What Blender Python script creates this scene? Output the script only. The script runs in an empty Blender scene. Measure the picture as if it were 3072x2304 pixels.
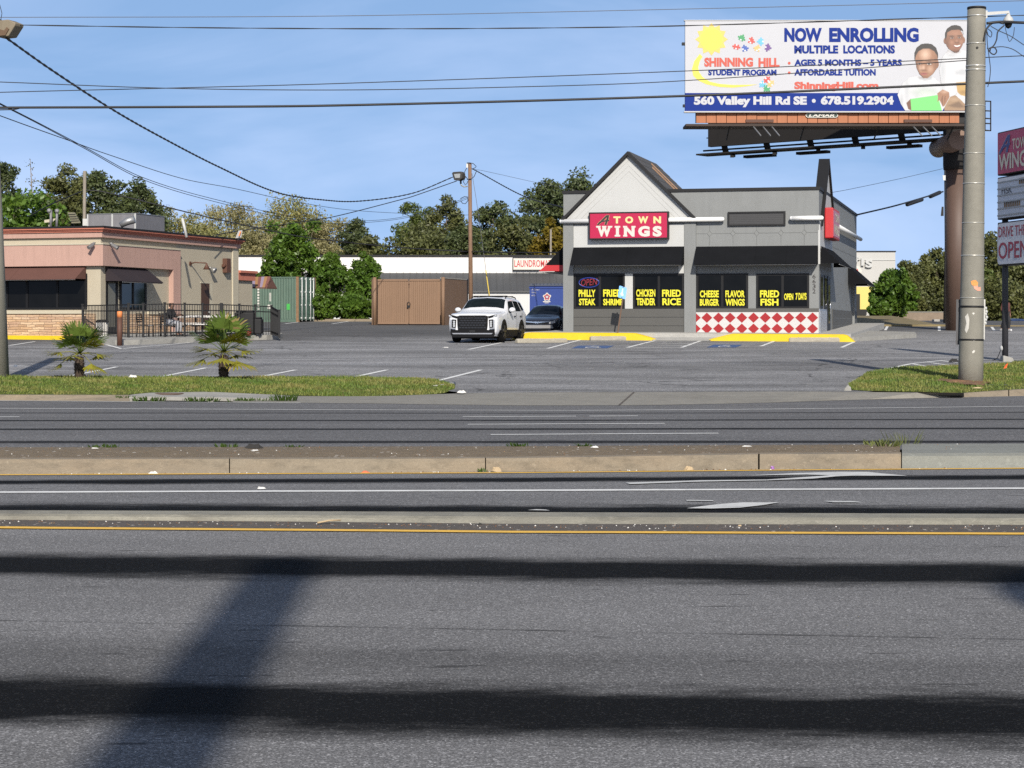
import bpy, bmesh, math, random
import numpy as np
from mathutils import Vector, Matrix, Euler
# ------------------------------------------------------------------ camera, world, sun, exposure
SC = bpy.context.scene
F, CX, HY, CH = 6000.0, 1536.0, 978.0, 1.24      # focal length in photo pixels, principal column, horizon row, eye height
cam = bpy.data.objects.new("camera", bpy.data.cameras.new("camera"))
SC.collection.objects.link(cam)
cam.location = (0, 0, CH)
cam.rotation_euler = (math.radians(90), 0, 0)
cam.data.sensor_width = 36.0
cam.data.lens = F / 3072 * 36.0
cam.data.shift_y = -(1152 - HY) / 3072
cam.data.clip_start, cam.data.clip_end = 0.1, 6000
SC.camera = cam
SUN_ELEV = math.radians(31)
LDIR = Vector((-0.115, 1.0, -math.tan(SUN_ELEV))).normalized()
world = bpy.data.worlds.new("World")
SC.world = world
world.use_nodes = True
wn, wl = world.node_tree.nodes, world.node_tree.links
wn.clear()
w_out = wn.new("ShaderNodeOutputWorld")
w_bg = wn.new("ShaderNodeBackground")
w_bg.inputs["Strength"].default_value = 0.131
sky = wn.new("ShaderNodeTexSky")
sky.sky_type = 'NISHITA'
sky.sun_disc = False
sky.sun_elevation = SUN_ELEV
sky.sun_rotation = math.atan2(-LDIR.x, -LDIR.y)
sky.air_density, sky.dust_density, sky.ozone_density = 1.0, 0.7, 2.2
# thin cirrus veil: stretched noise over the direction
w_tc = wn.new("ShaderNodeTexCoord")
w_map = wn.new("ShaderNodeMapping")
w_map.inputs["Scale"].default_value = (2.2, 2.2, 9.0)
w_map.inputs["Rotation"].default_value = (0, math.radians(7), 0)
w_map.inputs["Location"].default_value = (0.6, 0.2, 0.35)
w_noise = wn.new("ShaderNodeTexNoise")
w_noise.inputs["Scale"].default_value = 1.5
w_noise.inputs["Detail"].default_value = 6
w_noise.inputs["Roughness"].default_value = 0.5
w_noise.inputs["Distortion"].default_value = 0.5
w_rng = wn.new("ShaderNodeMapRange")
w_rng.inputs["From Min"].default_value = 0.42
w_rng.inputs["From Max"].default_value = 0.78
w_rng.inputs["To Max"].default_value = 0.5
w_mix = wn.new("ShaderNodeMix")
w_mix.data_type = 'RGBA'
w_mix.inputs["B"].default_value = (5.9, 6.6, 8.6, 1)
# the photograph's clear blue reaches right down to the horizon: look the sky colour up a little higher than the view direction
w_up = wn.new("ShaderNodeMapping")
w_up.inputs["Scale"].default_value = (1.0, 1.0, 0.4)
w_up.inputs["Location"].default_value = (0, 0, 0.30)
wl.new(w_tc.outputs["Generated"], w_up.inputs["Vector"])
wl.new(w_up.outputs["Vector"], sky.inputs["Vector"])
wl.new(w_tc.outputs["Generated"], w_map.inputs["Vector"])
wl.new(w_map.outputs["Vector"], w_noise.inputs["Vector"])
wl.new(w_noise.outputs["Fac"], w_rng.inputs["Value"])
wl.new(w_rng.outputs["Result"], w_mix.inputs["Factor"])
wl.new(sky.outputs["Color"], w_mix.inputs["A"])
w_sep = wn.new("ShaderNodeSeparateXYZ")
w_zen = wn.new("ShaderNodeMapRange")
for k_, v_ in (("From Min", 0.16), ("From Max", 0.7), ("To Min", 1.0), ("To Max", 0.5)):
 w_zen.inputs[k_].default_value = v_
w_mul = wn.new("ShaderNodeVectorMath")
w_mul.operation = 'SCALE'
wl.new(w_tc.outputs["Generated"], w_sep.inputs[0])
wl.new(w_sep.outputs[2], w_zen.inputs["Value"])
wl.new(w_mix.outputs["Result"], w_mul.inputs[0])
wl.new(w_zen.outputs["Result"], w_mul.inputs["Scale"])
wl.new(w_mul.outputs[0], w_bg.inputs["Color"])
wl.new(w_bg.outputs["Background"], w_out.inputs["Surface"])
sun = bpy.data.objects.new("sun", bpy.data.lights.new("sun", 'SUN'))
SC.collection.objects.link(sun)
sun.data.energy = 4.7
sun.data.angle = math.radians(0.53)
sun.data.color = (1.0, 0.93, 0.82)
sun.rotation_euler = LDIR.to_track_quat('-Z', 'Y').to_euler()
sun.location = (5, -30, 30)
vs = SC.view_settings
vs.view_transform = 'Standard'
try:
 vs.look = 'None'
except Exception:
 pass
vs.exposure = 0.33
vs.gamma = 1.0
SC.cycles.max_bounces = 6
SC.cycles.transparent_max_bounces = 8
SC.cycles.use_adaptive_sampling = True
SC.cycles.use_denoising = False
RNG = random.Random(7)
COL = SC.collection
# ------------------------------------------------------------------ placing helpers
def P(x, y, d):
 """Point at distance d seen at photo pixel (x, y)."""
 return Vector(((x - CX) * d / F, d, CH - (y - HY) * d / F))
def lotz(d):
 return -0.153 + 0.0221 * (min(max(d, 42.0), 120.0) - 42)
def G(x, y, up=0.0):
 """Point of the sloping car park seen at photo pixel (x, y)."""
 d = min(13927.0 / max(y - 845.4, 1), 400)
 return Vector(((x - CX) * d / F, d, lotz(d) + up))
def lotp(X, Y, up=0.0):
 return Vector((X, Y, lotz(Y) + up))
class Frame:
 """A wall plane: O on it, u to the viewer's right along it, n out of it, z up."""
 def __init__(self, O, deg, side=False):
  a = math.radians(deg)
  self.O = Vector(O)
  if side:
   self.u, self.n = Vector((math.sin(a), math.cos(a), 0)), Vector((math.cos(a), -math.sin(a), 0))
  else:
   self.u, self.n = Vector((math.cos(a), -math.sin(a), 0)), Vector((-math.sin(a), -math.cos(a), 0))
 def pt(self, s, z, t=0.0):
  p = self.O + self.u * s + self.n * t
  return Vector((p.x, p.y, z))
 def px(self, x, y, t=0.0):
  r = Vector(((x - CX) / F, 1.0, -(y - HY) / F))
  c = Vector((0, 0, CH))
  o = Vector((self.O.x, self.O.y, 0)) - Vector((0, 0, 0))
  k = (o.dot(self.n) + t) / r.dot(self.n)
  p = c + r * k
  return ((p - self.O).dot(self.u), p.z)
# ------------------------------------------------------------------ mesh builder
_text_cache = {}
def text_geo(s, bold=0.0, shear=0.0, extrude=0.0, spacing=1.0):
 key = (s, bold, shear, extrude, spacing)
 if key not in _text_cache:
  cu = bpy.data.curves.new("letters", 'FONT')
  cu.body, cu.offset, cu.shear, cu.extrude, cu.space_character = s, bold, shear, extrude, spacing
  cu.resolution_u = 3
  ob = bpy.data.objects.new("letters", cu)
  SC.collection.objects.link(ob)
  dg = bpy.context.evaluated_depsgraph_get()
  me = bpy.data.meshes.new_from_object(ob.evaluated_get(dg))
  v = np.array([tuple(q.co) for q in me.vertices]) if len(me.vertices) else np.zeros((0, 3))
  f = [tuple(p.vertices) for p in me.polygons]
  bpy.data.objects.remove(ob)
  bpy.data.curves.remove(cu)
  bpy.data.meshes.remove(me)
  _text_cache[key] = (v, f)
 return _text_cache[key]
class MB:
 def __init__(self):
  self.v, self.f, self.m, self.s = [], [], [], []
 def add(self, verts, faces, m=0, smooth=False):
  b = len(self.v)
  self.v += [Vector(q) for q in verts]
  for fc in faces:
   self.f.append(tuple(b + i for i in fc))
   self.m.append(m)
   self.s.append(smooth)
  return self
 def face(self, pts, m=0):
  return self.add(pts, [tuple(range(len(pts)))], m)
 def box6(self, c, m=0):
  return self.add(c, [(0, 3, 2, 1), (4, 5, 6, 7), (0, 1, 5, 4), (1, 2, 6, 5), (2, 3, 7, 6), (3, 0, 4, 7)], m)
 def box(self, x0, x1, y0, y1, z0, z1, m=0):
  return self.box6([(x0, y0, z0), (x1, y0, z0), (x1, y1, z0), (x0, y1, z0), (x0, y0, z1), (x1, y0, z1), (x1, y1, z1), (x0, y1, z1)], m)
 def fbox(self, fr, s0, s1, z0, z1, t0, t1, m=0):
  """Box in a wall frame, t0 the inner face and t1 the outer one."""
  if s0 > s1:
   s0, s1 = s1, s0
  if z0 > z1:
   z0, z1 = z1, z0
  if t0 > t1:
   t0, t1 = t1, t0
  p = fr.pt
  return self.box6([p(s0, z0, t1), p(s1, z0, t1), p(s1, z0, t0), p(s0, z0, t0), p(s0, z1, t1), p(s1, z1, t1), p(s1, z1, t0), p(s0, z1, t0)], m)
 def pbox(self, fr, x0, y0, x1, y1, t0, t1, m=0):
  """The same from two corners in photo pixels, taken on the outer face."""
  s0, z0 = fr.px(x0, y0, t1)
  s1, z1 = fr.px(x1, y1, t1)
  return self.fbox(fr, s0, s1, z0, z1, t0, t1, m)
 def prism(self, fr, poly, t0, t1, m=0):
  """Polygon of (s, z) pushed from t0 out to t1."""
  n = len(poly)
  area = sum(poly[i][0] * poly[(i + 1) % n][1] - poly[(i + 1) % n][0] * poly[i][1] for i in range(n))
  if area < 0:
   poly = poly[::-1]
  if t0 > t1:
   t0, t1 = t1, t0
  a = [fr.pt(s, z, t1) for s, z in poly]
  b = [fr.pt(s, z, t0) for s, z in poly]
  fs = [tuple(range(n)), tuple(range(2 * n - 1, n - 1, -1))]
  fs += [(i, n + i, n + (i + 1) % n, (i + 1) % n) for i in range(n)]
  return self.add(a + b, fs, m)
 def sheet(self, fr, poly, t, m=0):
  n = len(poly)
  area = sum(poly[i][0] * poly[(i + 1) % n][1] - poly[(i + 1) % n][0] * poly[i][1] for i in range(n))
  if area < 0:
   poly = poly[::-1]
  return self.face([fr.pt(s, z, t) for s, z in poly], m)
 def psheet(self, fr, pts, t, m=0):
  return self.sheet(fr, [fr.px(x, y, t) for x, y in pts], t, m)
 def tube(self, pts, r, n=8, m=0, cap=True, smooth=True):
  pts = [Vector(q) for q in pts]
  rs = r if isinstance(r, (list, tuple)) else [r] * len(pts)
  b = len(self.v)
  up = None
  for i, q in enumerate(pts):
   d = (pts[min(i + 1, len(pts) - 1)] - pts[max(i - 1, 0)]).normalized()
   if up is None:
    up = Vector((0, 0, 1)) if abs(d.z) < 0.9 else Vector((1, 0, 0))
   side = d.cross(up).normalized()
   up = side.cross(d).normalized()
   for k in range(n):
    a = 2 * math.pi * k / n
    self.v.append(q + (side * math.cos(a) + up * math.sin(a)) * rs[i])
  for i in range(len(pts) - 1):
   for k in range(n):
    self.f.append((b + i * n + k, b + i * n + (k + 1) % n, b + (i + 1) * n + (k + 1) % n, b + (i + 1) * n + k))
    self.m.append(m)
    self.s.append(smooth)
  if cap:
   self.f.append(tuple(b + k for k in range(n - 1, -1, -1)))
   self.f.append(tuple(b + (len(pts) - 1) * n + k for k in range(n)))
   self.m += [m, m]
   self.s += [False, False]
  return self
 def bar(self, a, b, w, h, m=0):
  """Square bar from a to b, w across and h up."""
  a, b = Vector(a), Vector(b)
  d = (b - a).normalized()
  ref = Vector((0, 0, 1)) if abs(d.z) < 0.95 else Vector((0, 1, 0))
  s = d.cross(ref).normalized() * (w / 2)
  u = s.cross(d).normalized() * (h / 2)
  return self.box6([a - s - u, a + s - u, b + s - u, b - s - u, a - s + u, a + s + u, b + s + u, b - s + u], m)
 def lathe(self, c, prof, n=24, m=0, ax=None, smooth=True):
  """Rings of (radius, height) round the axis ax through c."""
  c = Vector(c)
  az = Vector(ax).normalized() if ax is not None else Vector((0, 0, 1))
  ref = Vector((1, 0, 0)) if abs(az.x) < 0.9 else Vector((0, 1, 0))
  a1 = az.cross(ref).normalized()
  a2 = az.cross(a1)
  b = len(self.v)
  for r, h in prof:
   for k in range(n):
    t = 2 * math.pi * k / n
    self.v.append(c + az * h + (a1 * math.cos(t) + a2 * math.sin(t)) * r)
  for i in range(len(prof) - 1):
   for k in range(n):
    self.f.append((b + i * n + k, b + i * n + (k + 1) % n, b + (i + 1) * n + (k + 1) % n, b + (i + 1) * n + k))
    self.m.append(m)
    self.s.append(smooth)
  self.f.append(tuple(b + k for k in range(n - 1, -1, -1)))
  self.f.append(tuple(b + (len(prof) - 1) * n + k for k in range(n)))
  self.m += [m, m]
  self.s += [False, False]
  return self
 def ball(self, c, r, n=12, m=0, sz=1.0):
  k = max(6, n // 2)
  return self.lathe(Vector(c), [(max(r * math.sin(math.pi * i / k), 1e-4), -r * sz * math.cos(math.pi * i / k)) for i in range(k + 1)], n, m)
 def text(self, fr, s, x0, y0, x1, y1, t, bold=0.0, shear=0.0, thick=0.0, m=0, spacing=1.0, pts=None):
  """Lettering fitted to a photo-pixel rectangle on the wall plane; x0..x1 may be on different rows through pts=(y0b, y1b)."""
  v, f = text_geo(s, bold, shear, 0.0, spacing)
  lo, hi = v.min(0), v.max(0)
  q = (v - lo) / np.maximum(hi - lo, 1e-6)
  yb0, yb1 = pts if pts else (y0, y1)
  tl, bl = fr.px(x0, y0, t), fr.px(x0, y1, t)
  tr, br = fr.px(x1, yb0, t), fr.px(x1, yb1, t)
  out = []
  for a, b, _ in q:
   s_ = (bl[0] * (1 - b) + tl[0] * b) * (1 - a) + (br[0] * (1 - b) + tr[0] * b) * a
   z_ = (bl[1] * (1 - b) + tl[1] * b) * (1 - a) + (br[1] * (1 - b) + tr[1] * b) * a
   out.append(fr.pt(s_, z_, t))
  base = len(self.v)
  self.add(out, f, m)
  if thick:
   back = [o - fr.n * thick for o in out]
   edges = {}
   for fc in f:
    for i in range(len(fc)):
     e = (fc[i], fc[(i + 1) % len(fc)])
     if (e[1], e[0]) in edges:
      del edges[(e[1], e[0])]
     else:
      edges[e] = 1
   nb = len(out)
   self.add(out + back, [(a, nb + a, nb + b, b) for a, b in edges], m)
  return self
 def build(self, name, mats, parent=None, local=False, bevel=0.0, recalc=False, loc=None):
  me = bpy.data.meshes.new(name)
  off = Vector((0, 0, 0))
  if parent is not None and not local:
   q = parent
   while q is not None:
    off += q.location
    q = q.parent
  if loc is not None:
   off = Vector(loc)
  me.from_pydata([tuple(q - off) for q in self.v], [], self.f)
  mats = mats if isinstance(mats, (list, tuple)) else [mats]
  for q in mats:
   me.materials.append(q)
  me.polygons.foreach_set("material_index", self.m)
  me.polygons.foreach_set("use_smooth", self.s)
  if recalc or bevel:
   bm = bmesh.new()
   bm.from_mesh(me)
   if recalc:
    bmesh.ops.recalc_face_normals(bm, faces=bm.faces)
   if bevel:
    es = [e for e in bm.edges if len(e.link_faces) == 2 and e.calc_face_angle(0) > 0.5]
    bmesh.ops.bevel(bm, geom=es, offset=bevel, segments=2, affect='EDGES', profile=0.5, clamp_overlap=True)
   bm.to_mesh(me)
   bm.free()
  me.update()
  o = bpy.data.objects.new(name, me)
  COL.objects.link(o)
  if parent is not None:
   o.parent = parent
  elif loc is not None:
   o.location = loc
  return o
def tag(o, label=None, cat=None, group=None, kind=None):
 if label:
  o["label"] = label
 if cat:
  o["category"] = cat
 if group:
  o["group"] = group
 if kind:
  o["kind"] = kind
 return o
def thing(name, label, cat, loc=(0, 0, 0), rz=0.0, group=None):
 o = bpy.data.objects.new(name, None)
 o.empty_display_size = 0.3
 COL.objects.link(o)
 o.location = loc
 o.rotation_euler = (0, 0, rz)
 return tag(o, label, cat, group)
def fast_mesh(name, co, quads, mats, parent=None, loc=None):
 """Many loose quads at once: co (n,3), quads (k,4)."""
 co = np.asarray(co, dtype=np.float32)
 off = Vector((0, 0, 0))
 if parent is not None:
  off = Vector(parent.location)
 elif loc is not None:
  off = Vector(loc)
 co = co - np.array(off, dtype=np.float32)
 me = bpy.data.meshes.new(name)
 k = quads.shape[1]
 me.vertices.add(len(co))
 me.vertices.foreach_set("co", co.ravel())
 me.loops.add(quads.size)
 me.loops.foreach_set("vertex_index", quads.ravel().astype(np.int32))
 me.polygons.add(len(quads))
 me.polygons.foreach_set("loop_start", np.arange(0, quads.size, k, dtype=np.int32))
 for q in (mats if isinstance(mats, (list, tuple)) else [mats]):
  me.materials.append(q)
 me.update(calc_edges=True)
 o = bpy.data.objects.new(name, me)
 COL.objects.link(o)
 if parent is not None:
  o.parent = parent
 elif loc is not None:
  o.location = loc
 return o
# ------------------------------------------------------------------ materials
class NT:
 def __init__(self, name):
  self.mat = bpy.data.materials.new(name)
  self.mat.use_nodes = True
  self.nt = self.mat.node_tree
  self.b = self.nt.nodes["Principled BSDF"]
  self.tc = self.nt.nodes.new("ShaderNodeTexCoord")
 def n(self, kind, **kw):
  q = self.nt.nodes.new(kind)
  for k, v in kw.items():
   setattr(q, k, v)
  return q
 def link(self, a, b):
  self.nt.links.new(a, b)
 def val(self, sock, v):
  if hasattr(v, "is_output"):
   self.link(v, sock)
  else:
   sock.default_value = v
 def math(self, op, a, b=0.0, clamp=False):
  q = self.n("ShaderNodeMath", operation=op, use_clamp=clamp)
  self.val(q.inputs[0], a)
  self.val(q.inputs[1], b)
  return q.outputs[0]
 def noise(self, scale, detail=4, rough=0.55, vec=None, stretch=None, dist=0.0):
  q = self.n("ShaderNodeTexNoise")
  q.inputs["Scale"].default_value = scale
  q.inputs["Detail"].default_value = detail
  q.inputs["Roughness"].default_value = rough
  q.inputs["Distortion"].default_value = dist
  v = vec if vec is not None else self.tc.outputs["Object"]
  if stretch:
   mp = self.n("ShaderNodeMapping")
   mp.inputs["Scale"].default_value = stretch
   self.link(v, mp.inputs["Vector"])
   v = mp.outputs["Vector"]
  self.link(v, q.inputs["Vector"])
  return q.outputs["Fac"]
 def rng(self, v, a, b, c=0.0, d=1.0, smooth=False):
  q = self.n("ShaderNodeMapRange")
  if smooth:
   q.interpolation_type = 'SMOOTHSTEP'
  self.val(q.inputs["Value"], v)
  for nm, x in (("From Min", a), ("From Max", b), ("To Min", c), ("To Max", d)):
   self.val(q.inputs[nm], x)
  return q.outputs["Result"]
 def mix(self, fac, a, b, mode='MIX'):
  q = self.n("ShaderNodeMix", data_type='RGBA', blend_type=mode)
  self.val(q.inputs["Factor"], fac)
  for s, c in (("A", a), ("B", b)):
   if hasattr(c, "is_output"):
    self.link(c, q.inputs[s])
   else:
    q.inputs[s].default_value = (*c[:3], 1)
  return q.outputs["Result"]
 def bump(self, h, strength=0.3, dist=0.02):
  q = self.n("ShaderNodeBump")
  q.inputs["Strength"].default_value = strength
  q.inputs["Distance"].default_value = dist
  self.link(h, q.inputs["Height"])
  self.link(q.outputs["Normal"], self.b.inputs["Normal"])
def scl(c, k):
 return tuple(min(1.0, q * k) for q in c[:3])
def mat(name, col, rough=0.6, metal=0.0, var=0.12, vs_=1.5, bump=0.0, bs=40.0, streak=0.0, grime=0.0, spec=0.5, coat=0.0, alpha=None):
 t = NT(name)
 c = t.mix(t.noise(vs_, 6, 0.6), scl(col, 1 - var), scl(col, 1 + var))
 if streak:
  c = t.mix(t.rng(t.noise(1.0, 5, 0.65, stretch=(7, 7, 0.5)), 0.45, 0.8, 0.0, streak), c, scl(col, 0.45))
 if grime:
  c = t.mix(t.rng(t.noise(2.6, 8, 0.7), 0.5, 0.8, 0.0, grime), c, (0.09, 0.075, 0.06))
 t.link(c, t.b.inputs["Base Color"])
 t.b.inputs["Roughness"].default_value = rough
 t.b.inputs["Metallic"].default_value = metal
 t.b.inputs["Specular IOR Level"].default_value = spec
 t.b.inputs["Coat Weight"].default_value = coat
 t.b.inputs["Coat Roughness"].default_value = 0.05
 if bump:
  t.bump(t.noise(bs, 4, 0.6), bump, 0.02)
 return t.mat
def leafmat(name, col, var=0.35, warm=(1.25, 1.1, 0.6), trans=0.45, rough=0.5):
 t = NT(name)
 gi = t.n("ShaderNodeNewGeometry")
 r = gi.outputs["Random Per Island"]
 a = t.mix(r, scl(col, 1 - var), scl(col, 1 + var))
 a = t.mix(t.rng(t.noise(0.5, 3), 0.4, 0.7, 0, 0.55), a, (col[0] * warm[0], col[1] * warm[1], col[2] * warm[2]))
 t.link(a, t.b.inputs["Base Color"])
 t.b.inputs["Roughness"].default_value = rough
 t.b.inputs["Specular IOR Level"].default_value = 0.35
 tr = t.n("ShaderNodeBsdfTranslucent")
 t.link(t.mix(1.0, a, (1.0, 1.0, 0.55), 'MULTIPLY'), tr.inputs["Color"])
 ms = t.n("ShaderNodeMixShader")
 ms.inputs[0].default_value = trans
 t.link(t.b.outputs[0], ms.inputs[1])
 t.link(tr.outputs[0], ms.inputs[2])
 t.link(ms.outputs[0], t.nt.nodes["Material Output"].inputs["Surface"])
 return t.mat
def asphalt(name, col, bands=(), grain=95.0, contrast=0.55, patch=0.18, cracks=0.0, blot=0.0, streaky=0.0, seams=(), old=0.0):
 """Worn asphalt: aggregate grain, cloudy wear, dark drip bands along the lanes at Y = d0 + m X, cracks, tar blots."""
 t = NT(name)
 sep = t.n("ShaderNodeSeparateXYZ")
 t.link(t.tc.outputs["Object"], sep.inputs[0])
 x, y = sep.outputs[0], sep.outputs[1]
 g1 = t.noise(grain, 3, 0.7)
 vo = t.n("ShaderNodeTexVoronoi")
 vo.inputs["Scale"].default_value = grain * 1.3
 t.link(t.tc.outputs["Object"], vo.inputs["Vector"])
 spk = t.n("ShaderNodeSeparateColor")
 t.link(vo.outputs["Color"], spk.inputs[0])
 c = t.mix(t.rng(g1, 0.3, 0.7), scl(col, 1 - contrast), scl(col, 1 + contrast))
 c = t.mix(t.rng(t.noise(grain * .42, 2, 0.6, stretch=(0.75, 1, 1)), 0.36, 0.64, contrast * .62, 0.0), c, scl(col, 0.38))
 c = t.mix(t.rng(spk.outputs[0], 0.80, 1.0, 0, 0.8), c, scl(col, 2.5))
 c = t.mix(t.rng(spk.outputs[1], 0.75, 1.0, 0, 0.55), c, scl(col, 0.35))
 cl = t.rng(t.noise(0.55, 7, 0.62, stretch=(0.3, 1.0, 1)), 0.3, 0.72, 1 - patch, 1 + patch)
 gray = t.n("ShaderNodeCombineColor")
 for i in range(3):
  t.link(cl, gray.inputs[i])
 c = t.mix(1.0, c, gray.outputs[0], 'MULTIPLY')
 if old:
  # darker, newer sealed areas of the car park: at the back and by the diner, with ragged edges
  far_ = t.math('ADD', t.math('ADD', y, t.math('MULTIPLY', x, -0.55)), t.math('MULTIPLY', t.noise(0.12, 5, 0.6), 26.0))
  c = t.mix(t.rng(far_, 94, 102, 0, old), c, scl(col, 0.33))
  c = t.mix(t.rng(t.noise(0.11, 6, 0.62, stretch=(0.5, 1.3, 1)), 0.5, 0.66, 0, old * 0.6), c, scl(col, 0.42))
 if streaky:
  c = t.mix(t.rng(t.noise(1.0, 5, 0.6, stretch=(0.5, 5.5, 1)), 0.6, 0.76, 0, streaky), c, scl(col, 0.3))
 if blot:
  c = t.mix(t.rng(t.noise(2.3, 4, 0.6, stretch=(0.7, 4.5, 1)), 0.645, 0.69, 0, blot), c, scl(col, 0.3))
 edge = t.noise(1.6, 6, 0.7, stretch=(0.7, 2.0, 1))
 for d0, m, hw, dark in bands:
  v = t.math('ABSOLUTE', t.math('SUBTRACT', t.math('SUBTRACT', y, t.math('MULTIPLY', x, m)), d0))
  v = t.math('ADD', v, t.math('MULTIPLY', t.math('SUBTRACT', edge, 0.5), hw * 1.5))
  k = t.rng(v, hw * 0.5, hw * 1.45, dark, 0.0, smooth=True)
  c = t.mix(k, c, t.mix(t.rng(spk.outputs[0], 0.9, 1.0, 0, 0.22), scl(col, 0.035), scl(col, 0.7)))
 for d0, m in seams:
  v = t.math('ABSOLUTE', t.math('SUBTRACT', t.math('SUBTRACT', y, t.math('MULTIPLY', x, m)), d0))
  v = t.math('ADD', v, t.math('MULTIPLY', t.math('SUBTRACT', edge, 0.5), 0.06))
  k = t.math('MULTIPLY', t.rng(v, 0.006, 0.02, 0.8, 0.0), t.rng(t.noise(3.0, 4), 0.38, 0.55))
  c = t.mix(k, c, scl(col, 0.2))
 if cracks:
  vc = t.n("ShaderNodeTexVoronoi", feature='DISTANCE_TO_EDGE')
  vc.inputs["Scale"].default_value = 0.22
  wob = t.n("ShaderNodeVectorMath", operation='ADD')
  t.link(t.tc.outputs["Object"], wob.inputs[0])
  nz = t.n("ShaderNodeTexNoise")
  nz.inputs["Scale"].default_value = 1.1
  nz.inputs["Detail"].default_value = 6
  t.link(t.tc.outputs["Object"], nz.inputs["Vector"])
  sc_ = t.n("ShaderNodeVectorMath", operation='SCALE')
  sc_.inputs["Scale"].default_value = 1.6
  t.link(nz.outputs["Color"], sc_.inputs[0])
  t.link(sc_.outputs[0], wob.inputs[1])
  t.link(wob.outputs[0], vc.inputs["Vector"])
  k = t.math('MULTIPLY', t.rng(vc.outputs["Distance"], 0.004, 0.014, cracks, 0.0), t.rng(t.noise(0.25, 3), 0.42, 0.58))
  c = t.mix(k, c, scl(col, 0.22))
 t.link(c, t.b.inputs["Base Color"])
 t.b.inputs["Roughness"].default_value = 0.92
 t.b.inputs["Specular IOR Level"].default_value = 0.06
 t.bump(g1, 0.35, 0.012)
 return t.mat
def concrete(name, col, var=0.25, stain=0.4, rust=0.0, bump=0.4):
 t = NT(name)
 c = t.mix(t.noise(3.0, 8, 0.65), scl(col, 1 - var), scl(col, 1 + var))
 c = t.mix(t.rng(t.noise(1.2, 8, 0.7, stretch=(0.5, 1, 2)), 0.5, 0.75, 0, stain), c, (0.10, 0.09, 0.075))
 if rust:
  c = t.mix(t.rng(t.noise(0.9, 6, 0.7, stretch=(0.5, 1, 1)), 0.42, 0.7, 0, rust), c, (0.50, 0.30, 0.14))
 c = t.mix(t.rng(t.noise(70, 3, 0.7), 0.35, 0.7, 0, 0.35), c, scl(col, 0.5))
 c = t.mix(t.rng(t.noise(5, 8, 0.75, stretch=(0.6, 1, 1.6)), 0.5, 0.68, 0, stain * .8), c, scl(col, 0.42))
 c = t.mix(t.rng(t.noise(16, 4, 0.7), 0.58, 0.7, 0, 0.5), c, scl(col, 1.35))
 t.link(c, t.b.inputs["Base Color"])
 t.b.inputs["Roughness"].default_value = 0.9
 t.bump(t.noise(45, 5, 0.7), bump, 0.02)
 return t.mat
def bits(name, base, spots, scale=14.0):
 """Dirt strewn with small pale grit and leaf litter."""
 t = NT(name)
 c = t.mix(t.noise(7, 7, 0.7), scl(base, 0.55), scl(base, 1.5))
 vo = t.n("ShaderNodeTexVoronoi")
 vo.inputs["Scale"].default_value = scale
 t.link(t.tc.outputs["Object"], vo.inputs["Vector"])
 sp = t.n("ShaderNodeSeparateColor")
 t.link(vo.outputs["Color"], sp.inputs[0])
 k = t.math('MULTIPLY', t.rng(sp.outputs[0], 0.86, 0.9), t.rng(vo.outputs["Distance"], 0.25, 0.4, 1, 0))
 c = t.mix(k, c, t.mix(sp.outputs[1], (0.16, 0.10, 0.05), spots))
 t.link(c, t.b.inputs["Base Color"])
 t.b.inputs["Roughness"].default_value = 0.95
 t.bump(t.noise(30, 5, 0.7), 0.8, 0.03)
 return t.mat
def paint_line(name, col, wear=0.5, under=(0.09, 0.09, 0.095)):
 t = NT(name)
 k = t.rng(t.noise(9, 8, 0.75, stretch=(0.4, 1.5, 1)), 0.5, 0.7, 0, wear)
 c = t.mix(k, t.mix(t.noise(40, 3), scl(col, 0.8), scl(col, 1.1)), under)
 t.link(c, t.b.inputs["Base Color"])
 t.b.inputs["Roughness"].default_value = 0.8
 return t.mat
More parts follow.
